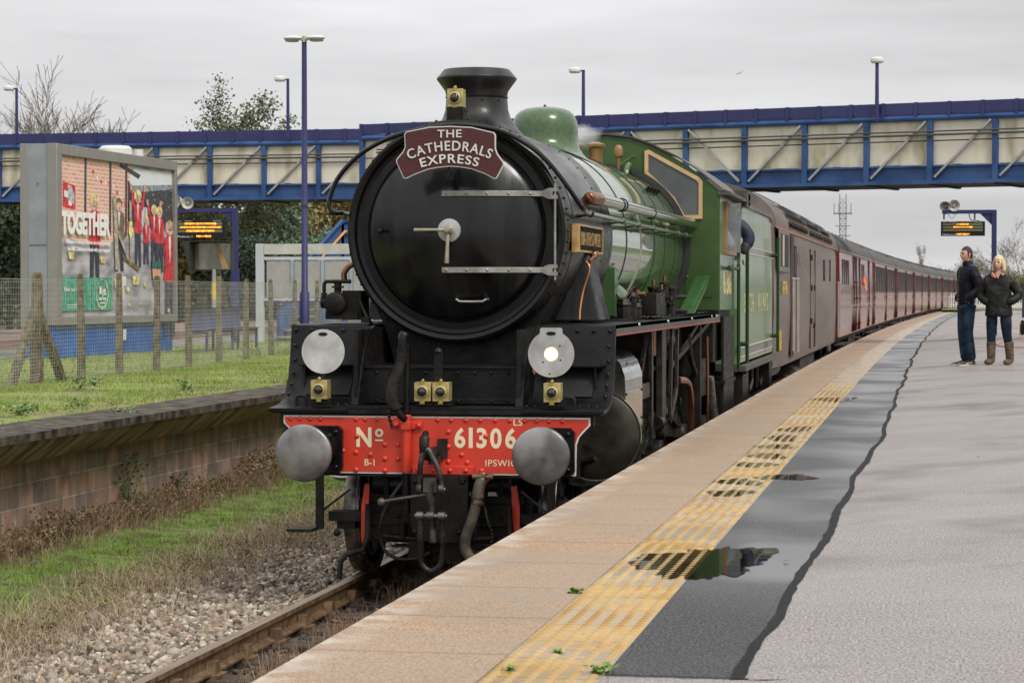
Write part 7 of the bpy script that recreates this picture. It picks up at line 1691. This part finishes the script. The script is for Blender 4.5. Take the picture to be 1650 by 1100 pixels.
cloth(MAN, 'trousers', [[(Vv((0,0,.99)), (.15,.115)), (J['hipL']+Vv((0,0,-.03)), (.105,.11)), (Vv((-.105,-.01,.72)), .095), (J['knL'], .078), (Vv((-.118,.015,.28)), .078), (J['anL']+Vv((0,.0,-.02)), .074)],
  [(Vv((0,0,.99)), (.15,.115)), (J['hipR']+Vv((0,0,-.03)), (.105,.11)), (Vv((.118,-.015,.72)), .095), (J['knR'], .078), (Vv((.148,.0,.28)), .078), (J['anR']+Vv((0,0,-.02)), .074)]], DEN)
SOLE = mat('cream_sole', (.55,.50,.38), .6); SHB = mat('black_trainer', (.02,.02,.02), .5)
shoe(MAN, -.12, -.0, R(-4), SHB, SOLE, swoosh=True); shoe(MAN, .165, -.02, R(8), SHB, SOLE, swoosh=True)
HAIRD = mat('dark_brown_hair', (.028,.018,.012), .6, var=.4, scale=40, bump=1, bscale=60, stretch=(3,3,.6))
def haircap(H, m, HM, bo, cut, kx=1.10, ky=1.12, kz=1.12, back=.9, bumpy=.004, seed=1, name='hair'):
    rr = random.Random(seed); vs = []; fs = []; n = 36; h = 22
    for i in range(h+1):
        ph = PI*.80*i/h
        for j in range(n):
            th = 2*PI*j/n; x, y, z = math.sin(ph)*math.cos(th), math.sin(ph)*math.sin(th), math.cos(ph)
            lim = cut(y)     # lowest z for this direction
            zz = z; k_ = 1+rr.uniform(-bumpy, bumpy)*12
            if z < lim: zz = lim; q = math.sqrt(max(0, 1-zz*zz)); s_ = math.hypot(x, y) or 1; x, y = x/s_*q*.97, y/s_*q*.97; k_ = .93
            vs.append((x*.074*kx*k_*H, y*.096*ky*k_*H+.004, zz*.118*kz*k_*H))
    for i in range(h):
        for j in range(n): fs.append((i*n+j, (i+1)*n+j, (i+1)*n+(j+1)%n, i*n+(j+1)%n))
    mb = MB(); mb.add([tuple(HM @ Vector(v)) for v in vs], fs); return mb.build(name, m, bo, smooth=60)
haircap(1.0, HAIRD, HM, bo_, lambda y: .50 if y < -.45 else (.28 if y < -.12 else (-.05 if y < .2 else -.5)), kx=1.08, ky=1.07, kz=1.08)
mb = MB()
for s in (-1, 1): mb.tube([(s*.074,-.012,.035),(s*.077,-.012,.0),(s*.075,-.010,-.02)], [.014,.012,.008], 6)
mb.xform(HM); mb.build('sideburn', HAIRD, bo_)

p = atZ(1609, 588, PZ+.1)
WOM = thing('person', (p.x, p.y, pz(p.x)), 'standing blonde woman in black jacket, navy jeans and brown boots with hands in her pockets', 'woman', rz=R(-12)); k = .905
def sc_(v): return Vv((v[0], v[1], v[2]*k))
J = dict(pelvis=sc_((0,.0,.98)), waist=sc_((0,.0,1.14)), chest=sc_((0,.0,1.36)), neck0=sc_((0,.02,1.52)), neck1=sc_((0,.015,1.60)),
  shL=sc_((-.17,.01,1.47)), shR=sc_((.17,.01,1.47)), elL=sc_((-.30,.07,1.19)), elR=sc_((.31,.07,1.19)), wrL=sc_((-.18,-.05,1.08)), wrR=sc_((.18,-.05,1.08)),
  hfL=(.7,-.15,-.5), hfR=(-.7,-.15,-.5), hoL=(.2,-.5,.7), hoR=(-.2,-.5,.7),
  hipL=sc_((-.10,.0,.93)), hipR=sc_((.10,.0,.93)), knL=sc_((-.11,-.02,.52)), knR=sc_((.13,-.02,.52)), anL=sc_((-.12,.03,.10)), anR=sc_((.17,.03,.10)), toL=sc_((-.125,-.01,.07)), toR=sc_((.165,-.01,.07)))
HC = Vv((0,-.005,1.735*k))
SKF = mat('fair_skin', (.62,.38,.30), .5, var=.08, scale=12)
bo_, HM = figure(WOM, .94, J, R(-14), SKF, None, None, HC)
cloth(WOM, 'jacket', [[(sc_((0,-.0,.82)), (.225,.175)), (sc_((0,-.0,.85)), (.235,.185)), (sc_((0,0,.93)), (.225,.17)), (sc_((0,0,1.04)), (.215,.16)), (J['waist'], (.215,.155)), (J['chest'], (.205,.14)), (sc_((0,.02,1.50)), (.14,.095)), (sc_((0,.02,1.56)), (.078,.075))],
  [(J['chest'], (.205,.14)), (J['shL'], .092), (J['elL'], .092), (J['wrL'], .075), (J['wrL']+Vv((.06,-.04,0)), .062)], [(J['chest'], (.205,.14)), (J['shR'], .092), (J['elR'], .092), (J['wrR'], .075), (J['wrR']+Vv((-.06,-.04,0)), .062)]], JACKB)
mb = MB(); mb.tube(smoothpath([(-.085,-.075,1.41),(-.06,-.115,1.385),(-.02,-.135,1.35)]), .020, 8); mb.tube(smoothpath([(.085,-.075,1.41),(.07,-.11,1.385)]), .014, 8); mb.build('orange_collar', mat('coral_collar', (.75,.20,.10), .6), WOM)
mb = MB(); mb.pxz([(-.035,1.42),(.045,1.42),(.01,1.33)], -.132, -.122); mb.build('open_neck', SKF, WOM)
mb = MB(); mb.tube(smoothpath([(-.10,-.03,1.41),(-.085,-.09,1.375),(-.04,-.13,1.35)]), .013, 8); mb.build('grey_collar', mat('grey_collar', (.25,.25,.28), .7), WOM)
cloth(WOM, 'trousers', [[(sc_((0,0,.97)), (.11,.10)), (J['hipL']+Vv((0,0,-.02)), (.095,.105)), (sc_((-.105,-.01,.72)), .098), (J['knL'], .078), (sc_((-.118,.015,.40)), .070), (sc_((-.12,.02,.3)), .068)],
  [(sc_((0,0,.97)), (.11,.10)), (J['hipR']+Vv((0,0,-.02)), (.095,.105)), (sc_((.115,-.01,.72)), .098), (J['knR'], .078), (sc_((.145,.015,.40)), .070), (sc_((.16,.02,.3)), .068)]], DEN2)
BOOT = mat('brown_suede_boot', (.085,.055,.035), .8, var=.3, scale=14, bump=.6, bscale=30, col2=(.14,.10,.065))
for s, x, x2 in ((-1,-.12,-.118),(1,.17,.155)):
    v, f = skin([[(Vv((x2,.015,.37)), .084), (Vv((x2,.015,.345)), .082), (Vv(((x+x2)/2,.022,.22)), .072), (Vv((x,.03,.10)), .070), (Vv((x,.03,.06)), .066)], [(Vv((x,.03,.06)), .066), (Vv((x-.03,-.06,.05)), (.058,.05)), (Vv((x-.05,-.15,.042)), (.048,.040))]])
    mb = MB(); mb.add([(a, b_, max(.002, c)) for a, b_, c in v], f); mb.build('boot', BOOT, WOM, smooth=180)
BLON = mat('blonde_hair', (.70,.52,.27), .45, var=.2, scale=30, bump=1, bscale=50, stretch=(3,3,.5), col2=(.82,.68,.42))
haircap(.94, BLON, HM, bo_, lambda y: .42 if y < -.55 else (.0 if y < -.25 else (-.55 if y < .1 else -.75)), kx=1.22, ky=1.16, kz=1.16, bumpy=.004)
rr = random.Random(6); mb = MB()
for _ in range(70):
    a = rr.uniform(-.9, PI+.9); r_ = rr.uniform(.9, 1.1); x, y = .082*math.cos(a)*r_, .085*math.sin(a)*r_+.01; l_ = rr.uniform(.07,.13); dx = rr.uniform(-.02,.035)-.02*(math.cos(a) < 0)
    if math.sin(a) < -.5 : continue
    mb.tube([(x*.8,y*.8,.06),(x,y,.01),(x+dx*.4+.012*math.cos(a),y,-.05),(x+dx,y-.005,-.05-l_*.6)], [.012,.016,.013,.004], 5)
mb.xform(HM); mb.build('hair', BLON, bo_, smooth=60)

# the driver leaning from the cab, passengers leaning out of the coaches
def leaner(loc, rz, label, jm, head_=True, arm=True, hairm=None, cap=None, lean=.25, sleeve=True, glove=None):
    t_ = thing('person', loc, label, 'person', rz=rz)
    c = Vv((0,-.0,.0)); ch = [[(Vv((0,.25,-.15)), (.13,.10)), (Vv((0,.05,.02)), (.16,.11)), (Vv((0,-.05,.16)), (.08,.07)), (Vv((0,-.08,.25)), .05)], [(Vv((0,.05,.02)), (.16,.11)), (Vv((.19,-.02,.04)), .055), (Vv((.24,-.16,-.17)), .042), (Vv((.16,-.26,-.30)), .03)]] 
    ch += hand('R', Vv((.16,-.26,-.30)), (-.3,-.5,-.8), (-.8,0,.3))
    v, f = skin(ch); mb = MB(); mb.add(v, f)
    if head_: hv, hf, HM = head_geo(Vv((0,-.10,.36)), 1, 0); mb.add(hv, hf)
    b_ = mb.build('body', SKIN, t_, smooth=180)
    cloth(t_, 'jacket', [[(Vv((0,.25,-.20)), (.17,.13)), (Vv((0,.05,.02)), (.19,.14)), (Vv((0,-.04,.15)), (.10,.09))], [(Vv((0,.05,.02)), (.19,.14)), (Vv((.19,-.02,.04)), .085), (Vv((.24,-.16,-.17)), .07), (Vv((.18,-.24,-.27)), .05)]], jm)
    if head_ and hairm: haircap(1, hairm, HM, b_, lambda y: .4 if y < -.3 else -.2)
    return t_, b_
NVY = mat('navy_overall', (.015,.018,.045), .6, var=.3, scale=10, bump=.6, bscale=14)
# driver: forearm and hand outside the cab window, head inside
dv_ = thing('person', (1.12, 10.15, 1.96), 'engine driver in navy jacket with an arm hanging out of the cab side window', 'person')
ch = [[(Vv((-.15,.1,.05)), (.09,.08)), (Vv((-.15,.05,.75)), (.13,.10)), (Vv((-.12,.0,1.0)), (.15,.11)), (Vv((-.12,.0,1.15)), .06), (Vv((-.12,0,1.22)), .05)], [(Vv((-.12,.0,1.0)), (.15,.11)), (Vv((.06,.02,1.02)), .06), (Vv((.36,.05,.86)), .048)], [(Vv((-.12,.0,1.0)), (.15,.11)), (Vv((-.32,.02,.98)), .06), (Vv((-.35,-.1,.7)), .045), (Vv((-.25,-.3,.62)), .032)]]
v, f = skin(ch); mb = MB(); mb.add(v, f); hv, hf, HM = head_geo(Vv((-.12,-.02,1.34)), .9, R(30)); mb.add(hv, hf); b_ = mb.build('body', SKIN, dv_, smooth=180)
cloth(dv_, 'jacket', [[(Vv((-.15,.08,.60)), (.17,.13)), (Vv((-.12,.0,1.0)), (.19,.14)), (Vv((-.12,.0,1.12)), (.09,.08))], [(Vv((-.12,.0,1.0)), (.19,.14)), (Vv((.06,.02,1.02)), .10), (Vv((.30,.04,.98)), .10), (Vv((.40,.05,.86)), .085), (Vv((.37,.0,.72)), .065)]], NVY)
v, f = skin([[(Vv((.37,.0,.74)), .055), (Vv((.32,-.02,.62)), .05)]]+[c for c in hand('R', Vv((.325,-.02,.60)), (.15,-.1,-1), (-.5,-.8,0))]); v = [(a*1.0, b_2, c) for a, b_2, c in v]
mb = MB(); mb.add([tuple(Vv((.33,-.02,.5))+(Vv(q)-Vv((.33,-.02,.5)))*1.22) for q in v], f); mb.build('glove', mat('dark_glove', (.03,.022,.028), .6), dv_, smooth=180)
v, f = skin([[(Vv((.05,.0,.98)), .07), (Vv((.16,-.05,.80)), .075), (Vv((.20,-.05,.70)), .07)]]); mb = MB(); mb.add(v, f); mb.build('pale_blue_sleeve', mat('pale_blue_cloth', (.30,.38,.52), .7), dv_, smooth=180)
haircap(.9, HAIRD, HM, b_, lambda y: .4 if y < -.3 else -.2)
def at_coach(u, v, X=1.36):
    p = atX(u, v, X)
    for _ in range(6): p = atX(u, v, X+bend(p.y))
    return p
p = at_coach(1391, 441); leaner((p.x-.24, p.y, p.z-.05), R(60), 'passenger in an orange hi-vis jacket leaning from the first maroon coach', ORANGE)
p = at_coach(1446, 452); leaner((p.x-.04, p.y, p.z-.16), R(60), 'bald passenger in dark clothes leaning from the second maroon coach', mat('dark_cloth', (.04,.045,.035), .7))
p = at_coach(1531, 458); leaner((p.x-.12, p.y, p.z), R(60), 'distant person in orange hi-vis leaning from a far coach', ORANGE)

# ------------------------------------------------------------------ trees
BARK = mat('bark', (.07,.055,.035), .9, var=.4, scale=6, bump=.8, bscale=20, col2=(.13,.11,.07))
TWIG = mat('pale_twig', (.16,.13,.10), .9, var=.3, scale=3, col2=(.26,.22,.18))
def branches(seed, H, spread, levels=4, r0=.12, up=.35, split=4, mind=.3):
    rr = random.Random(seed); segs = []; tips = []
    def grow(p, d, L_, r, lv):
        n = 4; pts = [p]; rs = [r]
        for i in range(n):
            d = (d+Vector((rr.uniform(-1,1), rr.uniform(-1,1), rr.uniform(-.6,1)*up))*.17).normalized(); p = p+d*(L_/n); pts.append(p); rs.append(r*(1-.16*(i+1)))
        segs.append((pts, rs, lv))
        if lv == 0: tips.append((p, d)); return
        for k_ in range(split+(lv > 2)):
            i = rr.randint(1, n); q = pts[i]; a = rr.uniform(0, 2*PI); sd_ = Vector((math.cos(a), math.sin(a), rr.uniform(-.1,.5))); nd = (d*.75+sd_*spread).normalized()
            grow(q, nd, L_*rr.uniform(.5,.8), rs[i]*.62, lv-1)
        grow(pts[-1], d, L_*.7, rs[-1]*.8, lv-1)
    grow(Vector((0,0,0)), Vector((0,0,1)), H*.36, r0, levels); return segs, tips
def leafcloud(name, pts, n, sz, m, parent, rad=.35, up=.2, aspect=.45):
    pts = np.array(pts); c = pts[RNG.integers(0, len(pts), n)]+RNG.normal(0, rad, (n, 3))*np.array([1,1,.7])
    a = RNG.uniform(0, 6.28, n); el = RNG.normal(up, .6, n); s = RNG.uniform(sz*.6, sz*1.3, n)
    u = np.stack([np.cos(a)*np.cos(el), np.sin(a)*np.cos(el), np.sin(el)], 1)*s[:, None]; rv = RNG.normal(size=(n, 3)); v = np.cross(u, rv); v /= (np.linalg.norm(v, axis=1)[:, None]+1e-6); v *= (s*aspect)[:, None]
    V = np.stack([c, c+u*.5-v, c+u, c+u*.5+v], 1).reshape(-1, 3)
    return npmesh(name, V, (np.array([(0,1,2,3)])[None]+(np.arange(n)*4)[:, None, None]).reshape(-1, 4), m, parent=parent)
def tree(name, loc, label, H, seed, kind, group=None, n=9000):
    t_ = thing(name, loc, label, 'tree', group)
    if kind == 'bare': segs, tips = branches(seed, H, .62, 5, r0=.13, up=.9, split=2 if H < 9 else 3)
    elif kind == 'pine': segs, tips = branches(seed, H, .85, 3, r0=.16, up=.3, split=3)
    else: segs, tips = branches(seed, H, .9, 3, r0=.14, up=.3, split=3)
    zs = max(p.z for s_ in segs for p in s_[0]); k_ = H/zs
    tr = MB(); tw = MB()
    for pts, rs, lv in segs:
        (tr if lv >= 3 else tw).tube([q*k_ for q in pts], [max(.011, r*k_**.5) for r in rs], 5 if lv >= 3 else 3, caps=False)
    tr.build('trunk', BARK, t_); tp = [tuple(q*k_) for s_ in segs if s_[2] <= 1 for q in s_[0][1:]]
    if kind == 'bare':
        tw.build('crown', TWIG, t_, smooth=0)
    else:
        cols = {'pine': [(.05,.08,.03),(.10,.13,.05),(.15,.17,.07),(.20,.19,.09)], 'blue': [(.05,.09,.06),(.11,.17,.11),(.18,.26,.18),(.25,.30,.20)], 'green': [(.05,.08,.02),(.11,.15,.04),(.18,.20,.06),(.26,.21,.08)], 'dark': [(.02,.035,.016),(.045,.07,.03),(.07,.10,.05)], 'autumn': [(.16,.11,.04),(.32,.22,.08),(.22,.20,.07),(.42,.30,.12)], 'haze': [(.22,.19,.16),(.30,.27,.22),(.26,.25,.19)]}[kind]  # haze kind: pale winter brown, distance haze put into the leaf colour
        c_ = leafcloud('crown', tp, n, H*(.030 if kind != 'pine' else .0125), mat('leaf_'+kind, ramp=cols, island=True, rough=.7, rvar=0), t_, rad=H*(.045 if kind != 'pine' else .022), aspect=.35 if kind in ('pine','blue') else .5); tw.build('limbs', BARK, c_, smooth=0)
    return t_
b_ = Vector((-33, 78, .4)); 
def tplace(u, Y): p = atY(u, 400, Y); return Vector((p.x, Y, .4))
tree('bare_tree', tplace(88, 72), 'tall leafless tree with ivy stem above the footbridge at far left', 11.2, 11, 'bare')
tree('bare_tree', tplace(30, 78), 'thin leafless tree at the left edge above the footbridge', 9.8, 15, 'bare')
tree('bare_tree', tplace(150, 80), 'leafless tree behind the billboard top, right of the ivy stemmed one', 9.8, 19, 'bare')
tree('pine_tree', tplace(372, 78), 'wiry pine with sparse tufts rising above the footbridge', 10.6, 31, 'pine', n=26000)
tree('bare_tree', tplace(290, 84), 'small sparse tree left of the wiry pine', 8.1, 37, 'bare')
hz = [(18,62,'dark',5.2,'dark evergreen at the left edge beneath the footbridge'),(-25,60,'dark',5.4,'dark evergreen outside the left edge of the picture'),(300,80,'autumn',5.2,'brown leaved tree behind the platform mirror'),(345,84,'blue',6.0,'blue green conifer behind the departure display'),(400,86,'green',5.6,'green bush tree right of the left display gantry'),(432,82,'blue',5.3,'blue green conifer just right of the display gantry post'),(470,96,'autumn',6.8,'golden brown tree beneath the footbridge near the tall lamp post'),(515,100,'green',6.6,'yellow green tree behind the blue staircase'),(560,104,'autumn',7.0,'brown tree beside the smokebox, behind the staircase'),(375,92,'green',6.6,'tall green tree beneath the footbridge behind the display gantry'),(455,88,'blue',4.6,'low blue conifer behind the pale panel screen'),(270,88,'dark',6.4,'dark tree behind the billboard'),(200,90,'dark',6.0,'dark tree hidden behind the middle of the billboard'),(530,88,'blue',4.2,'low blue conifer left of the smokebox')]
for i, (u, Y, kd, H, lab) in enumerate(hz):
    tree('hedge_tree', tplace(u, Y), lab, H*1.12, 100+i, kd, 'trees beyond the far platform', n=8000)
src = [o for o in COL.objects if o.name.startswith('hedge_tree') and not o.parent]
for i in range(16):
    c = copy_tree(src[i % len(src)]); c.location = (-33-random.uniform(0,4), 58-6.5*i, .4); c.rotation_euler.z = i*1.7; c['label'] = 'bushy tree left of the picture, place %s along the far verge' % 'one two three four five six seven eight nine ten eleven twelve thirteen fourteen fifteen sixteen'.split()[i]
n = 26000; ug = RNG.uniform(-60, 620, n); V_ = []
pts = [tuple(tplace(u, 96+4*math.sin(u*.05))+Vector((0,0,random.uniform(.2,3.6)))) for u in range(-60, 640, 4)]
undm = mat('undergrowth_leaf', ramp=[(.05,.05,.025),(.10,.09,.04),(.18,.14,.07),(.09,.10,.04)], island=True, rough=.8, rvar=0)
tag(leafcloud('undergrowth', pts, 30000, .30, undm, None, rad=.9), 'tangled dark undergrowth between the trees under the footbridge', 'undergrowth', kind='stuff')
# brown brambles along the wall foot and low dead growth by the ballast
brm = mat('bramble_leaf', ramp=[(.12,.07,.04),(.24,.15,.09),(.34,.24,.15),(.16,.12,.05),(.28,.18,.11),(.10,.14,.03)], island=True, rough=.85, rvar=0)
rr = random.Random(12); pts = []
for _ in range(520):
    y = rr.uniform(-4, 22); h_ = (.5+.5*math.sin(y*1.9))*(.5+.5*math.sin(y*.63+1)); pts += [(-4.55+abs(rr.gauss(0,.16)), y, -.08+rr.uniform(0, .10+.26*h_)) for _ in range(2)]
tag(leafcloud('brambles', pts, 26000, .030, brm, None, rad=.05), 'brown dead brambles heaped along the foot of the old block wall', 'brambles', kind='stuff')
pts = [(-2.62+rr.gauss(0,.26), rr.uniform(-7, 16), -.19+rr.uniform(0,.07)) for _ in range(900)]
tag(leafcloud('dead_ground_plants', pts, 12000, .022, brm, None, rad=.03), 'low brown dead plants between the moss and the ballast', 'plants', kind='stuff')
# far trees at the end of the platform
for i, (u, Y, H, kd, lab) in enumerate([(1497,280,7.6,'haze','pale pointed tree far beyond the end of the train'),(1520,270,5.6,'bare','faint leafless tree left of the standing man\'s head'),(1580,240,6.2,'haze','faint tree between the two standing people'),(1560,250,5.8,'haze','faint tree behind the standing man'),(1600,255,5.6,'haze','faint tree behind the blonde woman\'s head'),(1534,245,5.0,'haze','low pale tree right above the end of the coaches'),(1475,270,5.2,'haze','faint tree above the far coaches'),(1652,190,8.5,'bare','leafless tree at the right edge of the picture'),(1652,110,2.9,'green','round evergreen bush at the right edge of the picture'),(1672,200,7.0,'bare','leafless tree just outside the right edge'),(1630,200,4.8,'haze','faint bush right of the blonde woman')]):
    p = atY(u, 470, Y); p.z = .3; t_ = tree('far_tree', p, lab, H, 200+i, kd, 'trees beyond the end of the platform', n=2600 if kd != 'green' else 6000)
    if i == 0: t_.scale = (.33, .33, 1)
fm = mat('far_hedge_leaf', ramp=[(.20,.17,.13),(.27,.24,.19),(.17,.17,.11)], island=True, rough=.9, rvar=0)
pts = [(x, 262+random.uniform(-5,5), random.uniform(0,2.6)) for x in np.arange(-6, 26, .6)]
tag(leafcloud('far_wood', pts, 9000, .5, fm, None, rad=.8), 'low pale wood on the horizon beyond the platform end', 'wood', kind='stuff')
# trees on the right beyond the platform, out of the frame (they show in the polished paint)
proto = tree('side_tree', (19, -8, .3), 'bushy tree beyond the right hand platform', 6.5, 301, 'green', 'trees right of the platform', n=6000)
for i, (x, y) in enumerate([(21,-2),(18,5),(20,12),(22,20),(19,29),(21,39),(20,50),(22,64),(24,80)]):
    c = copy_tree(proto); c.location = (x, y, .3); c.rotation_euler.z = i*1.3; c['label'] = 'bushy tree beyond the right hand platform, number %s from the near end' % 'two three four five six seven eight nine ten'.split()[i]; s_ = .8+.12*(i % 4); c.scale = (s_, s_, s_)
verge = moss_mat('verge_grass', [(.09,.13,.03),(.12,.18,.04)], 1)
sheet('grass_verge', 11, 60, -30, 150, PZ+.06, verge)
# white picket fence, grass and odds and ends at the end of the platform
pf = thing('picket_fence', (4, 150, 1.0), 'white picket fence across the far end of the platform', 'fence')
PW_ = mat('white_pickets', (.72,.72,.70), .6, var=.05)
for k_ in range(70): MB().bb(k_*.16,k_*.16+.09,-.02,.02,0,1.1).build('picket', PW_, pf, smooth=0)
MB().bb(0,11.2,.02,.05,.25,.33).build('rail', PW_, pf, smooth=0); MB().bb(0,11.2,.02,.05,.8,.88).build('rail', PW_, pf, smooth=0)
sheet('end_grass', 4.0, 40, 128, 149, PZ+.12, moss_mat('end_lawn', [(.08,.12,.03),(.13,.19,.05)], 1))
p = atZ(1649, 512, PZ+.09); pl_ = thing('dark_post', (p.x, p.y, PZ+.09), 'dark slim post at the right edge beside the woman', 'post')
MB().bb(-.06,.06,-.06,.06,0,1.5).build('shaft', mat('post_navy_dark', (.02,.02,.04), .5), pl_); MB().bb(-.07,.07,-.07,.07,1.5,1.56).build('cap', NAVY, pl_)
hp_ = [atZ(u, v, PZ+.11) for u, v in ((1660,537),(1640,545),(1622,548),(1609,552),(1607,556),(1620,559),(1640,560),(1670,561))]
tag(MB().tube(smoothpath([(q.x,q.y,PZ+.115) for q in hp_]), .022, 6).build('hose', mat('pink_hose', (.55,.27,.22), .6)), 'pink hose lying on the platform behind the woman', 'hose')
p = atZ(1650, 540, PZ+.1); t_ = thing('cable_reel', (p.x+.05, p.y, PZ+.1), 'dark round reel at the right edge where the pink hose ends', 'reel')
MB().lathe([(0,-.1),(.2,-.1),(.2,-.08),(.1,-.08),(.1,.08),(.2,.08),(.2,.1),(0,.1)], (0,0,.2), (1,.3,0), 20).build('drum', BLKM, t_); MB().tube([(-.15,.1,0),(-.15,0,.3),(.15,0,.3),(.15,.1,0)], .012, 6).build('stand', mat('stand_pink', (.5,.3,.25), .5), t_)
p = atZ(1604, 505, PZ+.1); t_ = thing('barrier_post', (p.x+.3, p.y, PZ+.1), 'small red and white barrier post behind the woman', 'barrier')
MB().cyl((0,0,0),(0,0,.55),.05,n=10).build('post', mat('barrier_red', (.6,.25,.18), .5), t_); MB().cyl((0,0,0),(0,0,.04),.2,n=14).build('base', BLKM, t_)
# telecom mast far away
ms = thing('telecom_mast', (atY(1358,400,300).x, 300, 0), 'grey lattice telecom mast on the horizon above the coaches', 'mast')
MG = mat('mast_grey', (.28,.28,.29), .6, var=.05); mb = MB(); H = 15.2; w_ = .42
for i, j in ((-1,-1),(1,-1),(1,1),(-1,1)): mb.beam((i*w_,j*w_,0),(i*w_,j*w_,H),.09,.09)
k_ = 0
while k_ < H-.6:
    for a, b_ in (((-1,-1),(1,-1)),((1,-1),(1,1)),((1,1),(-1,1)),((-1,1),(-1,-1))): mb.beam((a[0]*w_,a[1]*w_,k_),(b_[0]*w_,b_[1]*w_,k_+.7),.05,.05); mb.beam((a[0]*w_,a[1]*w_,k_),(b_[0]*w_,b_[1]*w_,k_),.05,.05)
    k_ += .7
mb.build('lattice', MG, ms, smooth=0)
mb = MB(); mb.bb(-1.2,1.2,-1.2,1.2,12.55,12.65); mb.bb(-1.0,1.0,-1.0,1.0,10.9,10.96); mb.bb(-1.0,1.0,-1,1,9.6,9.66)
for x in (-1.1,-.5,.5,1.1): mb.cyl((x,-1.1,12.4),(x,-1.1,13.9),.06,n=6)
mb.build('antenna_platform', MG, ms, smooth=0)
# a bird in the sky
p = atY(1192, 118, 120); t_ = thing('bird', p, 'small gull gliding in the grey sky above the footbridge', 'bird')
v, f = skin([[(Vv((0,-.12,0)), .03), (Vv((0,0,0)), .06), (Vv((0,.15,0)), .03), (Vv((0,.26,0)), (.04,.01))], [(Vv((0,0,0)), .06), (Vv((-.22,.0,-.06)), (.02,.05)), (Vv((-.42,.08,-.16)), (.01,.02))], [(Vv((0,0,0)), .06), (Vv((.22,0,.12)), (.02,.05)), (Vv((.40,.08,.22)), (.01,.02))]], 1)
mb = MB(); mb.add(v, f); mb.build('body', mat('gull_grey', (.45,.45,.42), .7), t_); t_.scale = (.6,.6,.6)
# leaves caught on the roof line etc. are too small to show
